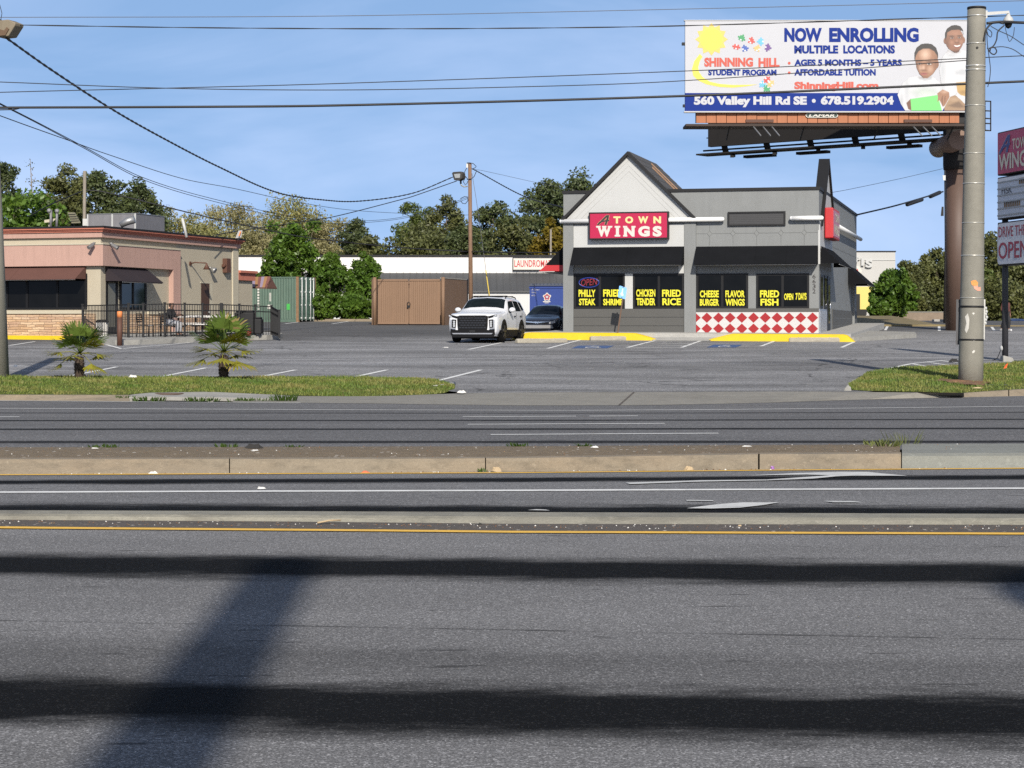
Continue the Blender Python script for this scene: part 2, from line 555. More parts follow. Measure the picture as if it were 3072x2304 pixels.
def stone_veneer(name, fr):
 t = NT(name)
 ge = t.n("ShaderNodeNewGeometry")
 d1 = t.n("ShaderNodeVectorMath", operation='DOT_PRODUCT')
 t.link(ge.outputs["Position"], d1.inputs[0])
 d1.inputs[1].default_value = tuple(fr.u)
 sp = t.n("ShaderNodeSeparateXYZ")
 t.link(ge.outputs["Position"], sp.inputs[0])
 wob = t.math('MULTIPLY', t.math('SUBTRACT', t.noise(2.2, 3), 0.5), 0.10)
 cb = t.n("ShaderNodeCombineXYZ")
 t.link(d1.outputs["Value"], cb.inputs[0])
 t.link(t.math('ADD', sp.outputs[2], wob), cb.inputs[1])
 br = t.n("ShaderNodeTexBrick")
 br.offset, br.squash, br.squash_frequency = 0.37, 0.72, 3
 br.inputs["Scale"].default_value = 1.0
 br.inputs["Brick Width"].default_value = 0.55
 br.inputs["Row Height"].default_value = 0.10
 br.inputs["Mortar Size"].default_value = 0.007
 br.inputs["Mortar Smooth"].default_value = 0.3
 br.inputs["Bias"].default_value = 0.0
 br.inputs["Color1"].default_value = (0.0, 0.0, 0.0, 1)
 br.inputs["Color2"].default_value = (1.0, 1.0, 1.0, 1)
 br.inputs["Mortar"].default_value = (0.5, 0.5, 0.5, 1)
 t.link(cb.outputs[0], br.inputs["Vector"])
 ramp = t.n("ShaderNodeValToRGB")
 el = ramp.color_ramp.elements
 el[0].color, el[1].color = (0.26, 0.16, 0.10, 1), (0.66, 0.53, 0.38, 1)
 for p, c in ((0.3, (0.52, 0.34, 0.20, 1)), (0.5, (0.60, 0.44, 0.29, 1)), (0.75, (0.42, 0.27, 0.18, 1))):
  e = el.new(p)
  e.color = c
 mx = t.n("ShaderNodeSeparateColor")
 t.link(br.outputs["Color"], mx.inputs[0])
 t.link(t.math('ADD', t.math('MULTIPLY', mx.outputs[0], 0.75), t.math('MULTIPLY', t.noise(3.5, 4), 0.3)), ramp.inputs[0])
 c = t.mix(br.outputs["Fac"], ramp.outputs[0], (0.09, 0.06, 0.045))
 c = t.mix(t.rng(t.noise(24, 5), 0.35, 0.7, 0, 0.5), c, (0.22, 0.14, 0.09))
 t.link(c, t.b.inputs["Base Color"])
 t.b.inputs["Roughness"].default_value = 0.9
 t.bump(t.math('SUBTRACT', mx.outputs[0], t.math('MULTIPLY', br.outputs["Fac"], 1.5)), 0.9, 0.03)
 return t.mat
M = {}
M["white_bar"] = mat("white_cornice_paint", (0.66, 0.66, 0.65), 0.55, var=0.05)
M["white_wall"] = mat("white_painted_wall", (0.41, 0.414, 0.405), 0.6, var=0.04, bump=0.1, bs=30, streak=0.05)
M["grey_wall"] = mat("light_grey_painted_block", (0.178, 0.185, 0.184), 0.7, var=0.10, bump=0.35, bs=60, streak=0.16)
M["dark_grey_wall"] = mat("dark_grey_painted_block", (0.070, 0.069, 0.065), 0.7, var=0.07, bump=0.35, bs=60)
M["groove"] = mat("wall_groove", (0.12, 0.125, 0.125), 0.8)
M["groove_white"] = mat("gable_groove", (0.36, 0.36, 0.35), 0.8)
M["black_trim"] = mat("black_trim", (0.011, 0.011, 0.012), 0.6, var=0.2, spec=0.3)
M["awning_black"] = mat("black_awning_fabric", (0.0075, 0.008, 0.0095), 0.85, var=0.35, bump=0.1, bs=90, spec=0.08)
M["glass"] = mat("dark_window_glass", (0.0045, 0.0045, 0.0045), 0.05, var=0.95, vs_=0.9, spec=0.13)
M["glass_tint"] = mat("tinted_glass", (0.02, 0.024, 0.022), 0.05, var=0.3, spec=0.6)
M["frame_black"] = mat("black_window_frame", (0.009, 0.009, 0.010), 0.5, spec=0.25)
M["yellow_letter"] = mat("yellow_vinyl_lettering", (0.60, 0.56, 0.02), 0.5, var=0.03)
M["sign_red"] = mat("crimson_sign_face", (0.38, 0.007, 0.05), 0.4, var=0.05)
M["letter_cream"] = mat("cream_lettering", (0.56, 0.51, 0.23), 0.5, var=0.03)
M["letter_white"] = mat("white_lettering", (0.52, 0.50, 0.45), 0.5, var=0.03)
M["letter_black"] = mat("black_lettering", (0.02, 0.015, 0.015), 0.5)
M["red"] = mat("bright_red_paint", (0.40, 0.015, 0.02), 0.5, var=0.06)
M["checker_white"] = mat("white_checker_tile", (0.47, 0.46, 0.45), 0.4, var=0.04)
M["checker_red"] = mat("red_checker_tile", (0.28, 0.010, 0.012), 0.4, var=0.06)
M["shingle"] = mat("dark_roof_shingle", (0.055, 0.055, 0.058), 0.9, var=0.4, vs_=6, bump=0.8, bs=14)
M["wood_weathered"] = mat("weathered_board", (0.26, 0.16, 0.10), 0.9, var=0.3, vs_=4, streak=0.5)
M["metal_grey"] = mat("grey_metal", (0.30, 0.30, 0.30), 0.45, 0.6, var=0.15)
M["chrome"] = mat("chrome", (0.75, 0.75, 0.76), 0.12, 1.0, var=0.03)
M["diamond_plate"] = mat("polished_metal_panel", (0.45, 0.45, 0.46), 0.3, 0.8, var=0.35, vs_=9)
M["curb_yellow"] = mat("yellow_painted_kerb", (0.60, 0.42, 0.005), 0.7, var=0.10, bump=0.3, bs=30, grime=0.12)
M["concrete"] = concrete("weathered_concrete", (0.30, 0.292, 0.267))
M["concrete_light"] = concrete("pale_concrete", (0.36, 0.352, 0.33), stain=0.25)
M["concrete_apron"] = concrete("driveway_apron_concrete", (0.225, 0.212, 0.183), stain=0.5)
M["concrete_kerb_tan"] = concrete("tan_stained_kerb", (0.225, 0.187, 0.135), rust=0.14, stain=0.75)
M["concrete_median"] = concrete("grimy_median_concrete", (0.245, 0.232, 0.188), stain=0.85)
M["concrete_nose"] = concrete("median_nose_concrete", (0.21, 0.214, 0.19), stain=0.4)
M["wheel_stop"] = concrete("wheel_stop_concrete", (0.34, 0.31, 0.25), stain=0.7)
M["line_white"] = paint_line("white_road_paint", (0.70, 0.70, 0.68), 0.55)
M["line_worn"] = paint_line("worn_white_paint", (0.58, 0.58, 0.56), 0.85)
M["line_yellow"] = paint_line("yellow_road_paint", (0.74, 0.44, 0.06), 0.35)
M["line_blue"] = paint_line("blue_bay_paint", (0.035, 0.085, 0.22), 0.9)
M["dirt"] = bits("median_dirt", (0.150, 0.113, 0.070), (0.5, 0.47, 0.42), 16)
M["grit"] = bits("gutter_grit", (0.085, 0.072, 0.062), (0.5, 0.47, 0.42), 26)
M["leaf_litter"] = bits("leaf_litter_and_soil", (0.16, 0.085, 0.045), (0.4, 0.25, 0.12), 14)
M["wire"] = mat("black_cable", (0.014, 0.014, 0.016), 0.6)
M["wire_grey"] = mat("grey_cable", (0.09, 0.09, 0.10), 0.6)
# ------------------------------------------------------------------ ground, roads, medians, car park
XS = np.array([0, 192, 384, 576, 768, 960, 1152, 1344, 1536, 1728, 1920, 2112, 2304, 2496, 2688, 2880, 3072], float)
def row(pts, z=None, d=None):
 """Points across the road from photo (x, y) pairs: z given (d follows) or d given (z follows). Runs straight on past the frame."""
 xs, ys = [q[0] for q in pts], [q[1] for q in pts]
 y = np.interp(XS, xs, ys)
 if z is not None:
  dd = F * (CH - z) / (y - HY)
  zz = np.full_like(dd, z)
 else:
  dd = np.interp(XS, [q[0] for q in d], [q[1] for q in d]) if isinstance(d, list) else (np.full_like(y, d) if np.isscalar(d) else d)
  zz = CH - (y - HY) * dd / F
 X = (XS - CX) * dd / F
 out = [Vector((a, b, c)) for a, b, c in zip(X, dd, zz)]
 return ext(out)
def ext(r, reach=75):
 a, b = r[0], r[-1]
 return [Vector((-reach, a.y, a.z))] + r + [Vector((reach, b.y, b.z))]
def shift(r, dy, dz=0.0, z=None):
 return [Vector((q.x, q.y + dy, q.z + dz if z is None else z)) for q in r]
def flat_row(y, z, ref):
 return [Vector((q.x, y, z)) for q in ref]
def strips(rows, mats=None):
 mb = MB()
 for i in range(len(rows) - 1):
  a, b = rows[i], rows[i + 1]
  for k in range(len(a) - 1):
   mb.face([a[k], a[k + 1], b[k + 1], b[k]], 0 if mats is None else mats[i])
 return mb
def row_at(r, x):
 """Point of a row at photo column x."""
 pr = [CX + F * q.x / q.y for q in r]
 X = np.interp(x, pr, [q.x for q in r])
 Y = np.interp(x, pr, [q.y for q in r])
 Z = np.interp(x, pr, [q.z for q in r])
 return Vector((X, Y, Z))
def line_along(r, w, x0=None, x1=None, up=0.006, off=0.0):
 """Painted line of width w lying along a row between two photo columns."""
 mb = MB()
 if x0 is None:
  pts = r
 else:
  pts = [row_at(r, x) for x in np.linspace(x0, x1, 9)]
 for a, b in zip(pts[:-1], pts[1:]):
  mb.face([a + Vector((0, off - w / 2, up)), b + Vector((0, off - w / 2, up)), b + Vector((0, off + w / 2, up)), a + Vector((0, off + w / 2, up))])
 return mb
def road(name, mb, m):
 o = mb.build(name, m)
 tag(o, kind="structure")
 return o
# far terrain under everything and out to the horizon
gm = NT("ground_grass_and_soil")
gm.link(gm.mix(gm.noise(0.08, 8, 0.7), (0.05, 0.06, 0.02), (0.13, 0.10, 0.06)), gm.b.inputs["Base Color"])
gm.b.inputs["Roughness"].default_value = 0.95
mb = MB()
prof = [(-400, -0.35), (11, -0.35), (38, -0.6), (46, -0.45), (113, 1.12), (125, 1.25), (152, 1.30), (170, 1.42), (400, 1.6), (3000, 2.0)]
for (y0, z0), (y1, z1) in zip(prof[:-1], prof[1:]):
 low = lambda y, z: 0.28 if 120 < y < 155 else z          # lower ground beyond the bank on the right
 mb.face([(-2500, y0, z0), (23, y0, z0), (23, y1, z1), (-2500, y1, z1)])
 mb.face([(23, y0, z0), (25.5, y0, low(y0, z0)), (25.5, y1, low(y1, z1)), (23, y1, z1)])
 mb.face([(25.5, y0, low(y0, z0)), (2500, y0, low(y0, z0)), (2500, y1, low(y1, z1)), (25.5, y1, low(y1, z1))])
road("ground", mb, gm.mat)
# near carriageway
K1b = row([(0, 1565), (768, 1570), (1536, 1578), (3072, 1581)], z=0.0)
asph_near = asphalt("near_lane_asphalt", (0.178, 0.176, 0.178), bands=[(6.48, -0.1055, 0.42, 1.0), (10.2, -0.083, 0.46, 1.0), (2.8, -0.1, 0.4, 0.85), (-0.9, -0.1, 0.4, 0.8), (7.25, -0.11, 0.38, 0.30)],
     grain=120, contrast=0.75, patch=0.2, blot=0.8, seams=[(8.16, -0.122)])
near_back = flat_row(-5.6, 0.0, K1b)
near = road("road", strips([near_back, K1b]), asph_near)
Yn = row([(0, 1584.6), (384, 1588), (1152, 1594), (1536, 1598), (3072, 1603.5)], z=0.0)
line_along(Yn, 0.115).build("yellow_edge_line", M["line_yellow"], near)
grit = MB()
for a, b in zip(Yn[:-1], Yn[1:]):
 pass
gr0, gr1 = shift(Yn, 0.075, 0.005), shift(K1b, 0.02, 0.012)
strips([gr0, gr1]).build("gutter_grit", M["grit"], near)
o = road("verge", strips([flat_row(-60, 0.02, K1b), flat_row(-7.4, 0.02, K1b)]), gm.mat)
o = road("pavement", strips([flat_row(-7.4, 0.1, K1b), flat_row(-5.6, 0.1, K1b), flat_row(-5.6, 0.0, K1b)]), M["concrete"])
# first median: a low concrete separator
K1t = row([(0, 1541.6), (768, 1546), (1536, 1551), (3072, 1555.6)], z=0.046)
K1k = row([(0, 1530.5), (768, 1533), (1536, 1536), (3072, 1541.6)], z=0.048)
o = road("median_separator", strips([K1b, shift(K1t, -0.01, -0.012), shift(K1t, 0.03, 0.0), K1k, shift(K1k, 0.02, -0.1)]), M["concrete_median"])
# turn lanes
T0 = shift(K1k, 0.018, z=-0.035)
T1 = row([(0, 1520), (1536, 1523.5), (3072, 1529)], z=-0.05)
T2 = row([(0, 1478.5), (768, 1475.5), (1536, 1473.2), (3072, 1466.6)], z=-0.087)
T3 = row([(0, 1425.7), (768, 1422.5), (1536, 1419.5), (2304, 1412), (3072, 1406)], z=-0.182)
K2b = row([(0, 1423), (768, 1419), (1536, 1415), (2304, 1408), (3072, 1402.8)], z=-0.186)
asph_turn = asphalt("turn_lane_asphalt", (0.172, 0.171, 0.174), bands=[(13.72, -0.032, 0.74, 1.0), (17.95, 0.06, 0.42, 1.0)], grain=85, contrast=0.6, patch=0.12, blot=0.7)
turn = road("turn_lane_road", strips([T0, T1, T2, T3, shift(K2b, 0.02)]), asph_turn)
line_along(T2, 0.14).build("white_lane_line", M["line_white"], turn)
line_along(T3, 0.11).build("yellow_edge_line", M["line_yellow"], turn)
def turn_z(d):
 return float(np.interp(d, [12.9, 14.2, 16.1, 19.3], [-0.035, -0.05, -0.087, -0.182]))
def on_turn(x, y, up=0.008):
 ps = [row_at(r, x) for r in (K2b, T3, T2, T1, T0)]
 ys = [HY + F * (CH - q.z) / q.y for q in ps]
 i = min(max(int(np.searchsorted(ys, y)), 1), 4)
 q = ps[i - 1].lerp(ps[i], (y - ys[i - 1]) / (ys[i] - ys[i - 1]))
 return Vector(((x - CX) * q.y / F, q.y, q.z + up))
def poly_ground(pts, fn, name, m, parent):
 mb = MB()
 q = [fn(*p) for p in pts]
 a = sum(q[i].x * q[(i + 1) % len(q)].y - q[(i + 1) % len(q)].x * q[i].y for i in range(len(q)))
 mb.face(q if a > 0 else q[::-1])
 return mb.build(name, m, parent)
poly_ground([(1877, 1453), (2100, 1446), (2300, 1444), (2490, 1431), (2420, 1428), (2245, 1431), (2390, 1423), (2520, 1419), (2600, 1419.5), (2722, 1432.5), (2560, 1432), (2510, 1434), (2440, 1441), (2300, 1446.5), (2100, 1450), (1890, 1457)],
   on_turn, "turn_arrow", M["line_worn"], turn)
poly_ground([(2060, 1528), (2150, 1517), (2230, 1511.5), (2300, 1512), (2340, 1511), (2290, 1519), (2220, 1526), (2130, 1529)], on_turn, "turn_arrow", M["line_worn"], turn)
poly_ground([(2470, 1507.5), (2560, 1508), (2586, 1511.5), (2500, 1511.5)], on_turn, "arrow_remnant", M["line_worn"], turn)
poly_ground([(2058, 1504.5), (2140, 1505.5), (2140, 1507.5), (2060, 1506.5)], on_turn, "arrow_remnant", M["line_worn"], turn)
poly_ground([(1583, 1534), (1610, 1531.5), (1638, 1533), (1650, 1535.5)], on_turn, "arrow_remnant", M["line_worn"], turn)
# second median: kerb, dirt strip, concrete nose at the right
K2t = row([(0, 1377.8), (1152, 1376.5), (1536, 1374.5), (2280, 1362.5), (3072, 1360)], d=[(0, 19.42), (1536, 19.62), (2280, 19.95), (3072, 20.24)])
K2d = shift(K2t, 0.17, 0.004)
B2 = row([(0, 1341.7), (1536, 1338.5), (2650, 1333), (3072, 1332)], d=[(0, 21.1), (1536, 21.3), (3072, 21.7)])
Mid = [Vector((a.x, (a.y + b.y) / 2, (a.z + b.z) / 2 + 0.02)) for a, b in zip(K2d, B2)]
def cut(rows, x0, x1, n=24):
 """Part of a set of rows between two photo columns."""
 return [[row_at(r, x) for x in np.linspace(x0, x1, n)] for r in rows]
kerb_rows = [shift(K2b, -0.02, -0.03), shift(K2b, 0.0, 0.0), shift(K2t, -0.03, -0.03), K2t, K2d]
k = 0
for x0, x1 in ((-2600, 687), (690, 1455), (1458, 2274), (2279, 2703)):
 o = road("kerb", strips(cut(kerb_rows, x0, x1, 40)), M["concrete_kerb_tan"])
o = road("median_dirt", strips(cut([shift(K2d, 0, -0.012), Mid, B2, shift(B2, 0.05, -0.12)], -2600, 2700, 60)), M["dirt"])
o = road("median_nose", strips(cut([shift(K2b, -0.02, -0.03), shift(K2b, 0.0, 0.0), shift(K2t, -0.06, -0.02), shift(K2t, 0.02, 0.004), shift(B2, 0, 0.005), shift(B2, 0.05, -0.12)], 2706, 5600, 40)), M["concrete_nose"])
# far carriageway
R0 = shift(B2, 0.02, z=-0.10)
E = row([(0, 1306), (1536, 1304.5), (2155, 1300.7), (3072, 1297)], z=-0.12)
D = row([(0, 1275), (1405, 1274), (1995, 1271), (3072, 1265)], z=-0.171)
C = row([(0, 1251.4), (1536, 1250.3), (3072, 1243)], z=-0.227)
B = row([(0, 1225.7), (1152, 1230.5), (1728, 1232), (2230, 1229), (3072, 1219.5)], z=-0.28)
A = row([(0, 1200.7), (1042, 1210), (1536, 1216.7), (1883, 1216.7), (2230, 1211), (2578, 1199), (3072, 1187.5)], z=-0.275)
asph_far = asphalt("far_lane_asphalt", (0.130, 0.129, 0.132), bands=[(23.3, 0, 0.28, 0.85), (26.9, 0.0, 0.28, 0.9), (30.5, 0.01, 0.28, 0.88), (34.3, 0.0, 0.24, 0.7)], grain=45, contrast=0.35, patch=0.16, blot=0.5)
far = road("far_road", strips([R0, E, D, C, B, shift(A, 0.0)]), asph_far)
line_along(B, 0.11).build("white_edge_line", M["line_white"], far)
for r, x0, x1 in ((E, 1472, 2155), (D, 1403, 1994), (C, 1388, 1728), (C, 1768, 1914), (C, -400, 59), (E, -1800, -900), (D, -1500, -700), (C, 3200, 3700), (D, 3400, 4000)):
 line_along(r, 0.12, x0, x1).build("lane_dash", M["line_white"], far)
OUT = row([(0, 1202.8), (903, 1209.7), (3072, 1230)], z=-0.279)
line_along(shift(OUT, -0.12, 0.0), 0.1, -1500, 903, up=0.012).build("white_edge_line", M["line_white"], far)
# driveway apron
AP = row([(0, 1187), (880, 1187), (1069, 1191), (1278, 1185), (1354, 1180.5), (1536, 1177.5), (2439, 1174), (2855, 1179), (3072, 1175)], d=42.0)
apx = [700, 880, 1000, 1100, 1200, 1300, 1354, 1450, 1536, 1700, 1900, 2100, 2300, 2439, 2600, 2750, 2855, 2892]
def at(r, xs):
 return [row_at(r, x) for x in xs]
o = road("driveway_apron", strips([at(shift(A, -0.01, 0.004), apx), at(AP, apx)]), M["concrete_apron"])
crk = MB()
a, b = row_at(A, 1858), row_at(AP, 1903)
crk.face([a + Vector((-.02, 0, .012)), a + Vector((.02, 0, .012)), b + Vector((.02, 0, .008)), b + Vector((-.02, 0, .008))])
crk.build("expansion_joint", M["grit"], o)
# left and right kerbs of the far road
KLt = row([(0, 1184.7), (392, 1186), (3072, 1186)], d=[(0, 40.85), (400, 40.6), (3072, 40.6)])
xl = list(np.linspace(-5200, 388, 24))
o = road("kerb", strips([at(shift(A, -0.01, -0.02), xl), at(shift(A, 0.02, 0.0), xl), at(KLt, xl), at(shift(KLt, 0.16, 0.004), xl)]), M["concrete_kerb_tan"])
KRt = row([(0, 1180), (2890, 1180), (3072, 1168)], d=[(0, 42.6), (2890, 42.7), (3072, 43.6)])
for x0, x1 in ((2888, 3024), (3027, 3290), (3293, 7000)):
 xr = list(np.linspace(x0, x1, 8))
 road("kerb", strips([at(shift(A, -0.01, -0.02), xr), at(shift(A, 0.02, 0.0), xr), at(KRt, xr), at(shift(KRt, 0.17, 0.004), xr)]), M["concrete_kerb_tan"])
# car park, one sloping sheet
asph_lot = asphalt("car_park_asphalt", (0.208, 0.207, 0.211), grain=30, contrast=0.30, patch=0.38, cracks=0.8, blot=0.6, streaky=0.65, old=0.75)
L0 = []
for x in np.linspace(-6200, 7400, 69):
 if 1285 < x < 2640:
  p = row_at(AP, x)
  L0.append(Vector((p.x, p.y, p.z + 0.003)))
 else:
  L0.append(Vector(((x - CX) * 45.0 / F, 45.0, lotz(45.0))))
rows = [L0]
for y in (46, 50, 60, 80, 100, 106, 120, 140, 168):
 rows.append([Vector((min(q.x * max(1, y / 45), 22.5 if y > 106 else 999), y, lotz(y))) for q in L0])
lot = road("car_park", strips(rows), asph_lot)
def lot_line(p, q, w, m="line_white", name="stall_line", up=0.006):
 a, b = G(*p), G(*q)
 d = (b - a)
 s = Vector((-d.y, d.x, 0)).normalized() * (w / 2)
 if s.x > 0:
  s = -s
 n = 6
 mb = MB()
 for i in range(n):
  c0, c1 = a.lerp(b, i / n), a.lerp(b, (i + 1) / n)
  pts = []
  for c, sg in ((c0, -1), (c1, -1), (c1, 1), (c0, 1)):
   e = c + s * sg
   pts.append(Vector((e.x, e.y, lotz(e.y) + up)))
  ar = sum(pts[k].x * pts[(k + 1) % 4].y - pts[(k + 1) % 4].x * pts[k].y for k in range(4))
  mb.face(pts if ar > 0 else pts[::-1])
 return mb.build(name, M[m], lot)
for p, q in (((212, 1128), (351, 1101)), ((486, 1130), (618, 1104)), ((785, 1130), (887, 1110)), ((1069, 1130), (1161, 1110)), ((1312, 1143), (1443, 1110)),
   ((1405, 1049), (1525, 1024)), ((1642, 1046), (1748, 1018)), ((1881, 1043), (1975, 1019.5)), ((2044, 1043), (2108, 1020.6)),
   ((2283, 1039), (2338, 1018)), ((2524, 1043), (2563, 1026)), ((295, 1028), (365, 1046.6)), ((365, 1046.6), (591, 1026)), ((27, 1037), (105, 1025)),
   ((854, 971.6), (921, 963)), ((997, 971.6), (1074, 960)), ((2656, 991), (2664, 976)), ((2818, 993), (2817, 977)), ((2975, 981), (2983, 992))):
 lot_line(p, q, 0.13)
for p, q in (((1881, 1043), (2044, 1043)), ((1911, 1035), (2066, 1037)), ((1931, 1030), (2080, 1031.5)), ((1950, 1025.5), (2094, 1026.5)), ((1975, 1021), (2100, 1022.5))):
 lot_line(p, q, 0.24, "line_worn", "hatch_line")
pts = [(2601, 1121), (2654, 1108.5), (2697, 1099.5), (2732, 1092), (2793, 1085.5), (2826, 1082), (2870, 1079.6), (3036, 1079.2), (3130, 1076)]
for p, q in zip(pts[:-1], pts[1:]):
 lot_line(p, q, 0.13, "line_white", "hatch_outline", 0.008)
for p, q in (((2737, 1092), (2815, 1106)), ((2786, 1088), (2874, 1099.5)), ((2826, 1083), (2874, 1089)), ((2950, 1090.5), (3021, 1095.6)), ((2950, 1098), (2975, 1100.6)), ((2690, 1100), (2720, 1106))):
 lot_line(p, q, 0.12, "line_white", "hatch_line")
# blue wheelchair bays: worn blue square with a white seated figure
for cx, cy, w in ((1778, 1041.3, 108), (2174, 1038.6, 88)):
 def gp(u, v, up):
  q = G(cx + u * w / 2 + v * 14, cy - v * 5.5)
  return Vector((q.x, q.y, lotz(q.y) + up))
 mb = MB()
 mb.face([gp(-1, -.75, .006), gp(1, -.75, .006), gp(1, .75, .006), gp(-1, .75, .006)])
 mb.build("wheelchair_bay", M["line_blue"], lot)
 mb = MB()
 for (u0, v0), (u1, v1), hw in (((-.05, .55), (-.05, -.05), .06), ((-.05, 0), (.3, 0), .07), ((.3, 0), (.42, -.5), .06), ((.42, -.5), (.55, -.48), .05), ((-.02, .3), (.25, .27), .05)):
  mb.face([gp(u0 - hw, v0 - hw, .011), gp(u1 + hw, v1 - hw, .011), gp(u1 + hw, v1 + hw, .011), gp(u0 - hw, v0 + hw, .011)])
 for i in range(14):
  a0, a1 = math.radians(100 + i * 18), math.radians(118 + i * 18)
  c = (.02, -.22)
  mb.face([gp(c[0] + .38 * math.cos(a0), c[1] + .42 * math.sin(a0), .011), gp(c[0] + .28 * math.cos(a0), c[1] + .3 * math.sin(a0), .011), gp(c[0] + .28 * math.cos(a1), c[1] + .3 * math.sin(a1), .011), gp(c[0] + .38 * math.cos(a1), c[1] + .42 * math.sin(a1), .011)])
 mb.build("wheelchair_symbol", M["line_worn"], lot)
# raised dirt and grass strip at the far right edge of the car park
o = road("planting_bank", strips([[Vector((x, y, (zl if x < 24 else zr))) for x in (9, 22, 24.5, 45, 80)] for y, zl, zr in ((104, lotz(104) - .05, lotz(104) - .05), (104.1, lotz(104) + .10, lotz(104) + .06), (107, lotz(104) + .16, 1.26), (112, lotz(112) + .3, 1.2), (116, lotz(116) + .35, .25), (126, 1.9, .2), (160, 1.9, .2))]),
  mat("bank_soil_and_thin_grass", (0.16, 0.125, 0.06), 0.95, var=0.5, vs_=1.2, bump=0.8, bs=9))
# ------------------------------------------------------------------ grass strips
def grass_patch(front, back, seed, n_blades, name):
 """front/back: lists of (x, point) in photo columns; a gently bulging bank with blades."""
 nx, ny = 90, 10
 x0, x1 = front[0][0], front[-1][0]
 def lerp_pts(lst, x):
  xs = [q[0] for q in lst]
  return np.array([np.interp(x, xs, [q[1][i] for q in lst]) for i in range(3)])
 rng = np.random.default_rng(seed)
 grid = np.zeros((ny + 2, nx + 1, 3))
 for i in range(nx + 1):
  x = x0 + (x1 - x0) * i / nx
  a, b = lerp_pts(front, x), lerp_pts(back, x)
  for j in range(ny + 1):
   t = j / ny
   p = a * (1 - t) + b * t
   p[2] += 0.05 * math.sin(math.pi * t) * min(1, np.linalg.norm(b - a) / 2) + (rng.random() - .5) * 0.02 * (0 < j < ny)
   grid[j, i] = p
  e = grid[ny, i].copy()
  e[1] += 0.12
  e[2] = lotz(e[1]) - 0.05
  grid[ny + 1, i] = e
 mb = MB()
 vs = [tuple(grid[j, i]) for j in range(ny + 2) for i in range(nx + 1)]
 mb.add(vs, [(j * (nx + 1) + i, j * (nx + 1) + i + 1, (j + 1) * (nx + 1) + i + 1, (j + 1) * (nx + 1) + i) for j in range(ny + 1) for i in range(nx)])
 soil = mb.build("lawn_soil", M["lawn_soil"])
 tag(soil, kind="structure")
 # blades: three-sided tapering quads
 u = rng.random(n_blades) * nx * 0.9999
 v = rng.random(n_blades) * ny * 0.9999
 iu, iv = u.astype(int), v.astype(int)
 fu, fv = (u - iu)[:, None], (v - iv)[:, None]
 p = grid[iv, iu] * (1 - fu) * (1 - fv) + grid[iv, iu + 1] * fu * (1 - fv) + grid[iv + 1, iu] * (1 - fu) * fv + grid[iv + 1, iu + 1] * fu * fv
 clump = 0.5 + 0.5 * np.sin(p[:, 0] * 2.1 + 1.3 * np.sin(p[:, 1] * 1.7)) * np.sin(p[:, 1] * 2.9 + p[:, 0])
 h = (0.022 + 0.034 * rng.random(n_blades)) * (0.55 + 0.9 * clump)
 a = rng.random(n_blades) * 2 * math.pi
 w = 0.006 + 0.008 * rng.random(n_blades)
 lean = (rng.random((n_blades, 2)) - .5) * 1.1
 dx = np.stack([np.cos(a) * w, np.sin(a) * w, np.zeros(n_blades)], 1)
 tip = np.stack([lean[:, 0] * h, lean[:, 1] * h, h], 1)
 co = np.stack([p - dx, p + dx, p + tip + dx * .25, p + tip - dx * .25], 1).reshape(-1, 3)
 q = np.arange(n_blades * 4).reshape(-1, 4)
 g = fast_mesh(name, co, q, M["grass"], loc=tuple(grid[0, nx // 2]))
 tag(g, kind="stuff")
 return grid
def lawnmat(name, col):
 t = NT(name)
 c = t.mix(t.noise(0.7, 6, 0.65), scl(col, 0.6), scl(col, 1.35))
 c = t.mix(t.rng(t.noise(1.8, 6, 0.7), 0.52, 0.72, 0, 0.75), c, (0.20, 0.16, 0.06))
 t.link(c, t.b.inputs["Base Color"])
 t.b.inputs["Roughness"].default_value = 0.9
 t.b.inputs["Specular IOR Level"].default_value = 0.1
 return t.mat
M["lawn_soil"] = lawnmat("lawn_soil", (0.075, 0.095, 0.022))
gt = NT("grass_blades")
ggeo = gt.n("ShaderNodeNewGeometry")
gc = gt.mix(ggeo.outputs["Random Per Island"], (0.055, 0.098, 0.016), (0.155, 0.185, 0.035))
gc = gt.mix(gt.rng(gt.noise(1.1, 6, 0.7), 0.44, 0.66, 0, 0.8), gc, (0.25, 0.20, 0.075))
gc = gt.mix(gt.rng(gt.noise(0.45, 4, 0.6), 0.48, 0.6, 0, 0.6), gc, (0.05, 0.11, 0.015))
gt.link(gc, gt.b.inputs["Base Color"])
gt.b.inputs["Roughness"].default_value = 0.6
gt.b.inputs["Specular IOR Level"].default_value = 0.25
M["grass"] = gt.mat
def ray_d(x, y, d):
 return P(x, y, d)
fl = [(-1400, P(-1400, 1183.5, 41.02)), (0, P(0, 1183.5, 41.02)), (388, P(388, 1184.5, 40.8)), (430, P(430, 1179, 41.6)), (625, P(625, 1175.5, 41.7)), (833, P(833, 1185, 42.0)), (1069, P(1069, 1190.5, 42.0)), (1278, P(1278, 1184.5, 42.0)), (1345, P(1345, 1178, 42.4)), (1364, P(1364, 1166, 43.6))]
bl = [(-1400, P(-1400, 1129, 46.5)), (0, P(0, 1129, 46.5)), (486, P(486, 1131, 46.5)), (1000, P(1000, 1131, 46.3)), (1250, P(1250, 1133, 46.2)), (1320, P(1320, 1143, 45.6)), (1364, P(1364, 1158, 44.6))]
grass_patch(fl, bl, 3, 46000, "grass")
fr_ = [(2548, P(2548, 1168, 42.6)), (2600, P(2600, 1172.5, 42.3)), (2760, P(2760, 1175.5, 42.1)), (2860, P(2860, 1178.5, 42.3)), (2890, P(2890, 1178.5, 42.85)), (3072, P(3072, 1166.5, 43.8)), (3800, P(3800, 1166.5, 44.2))]
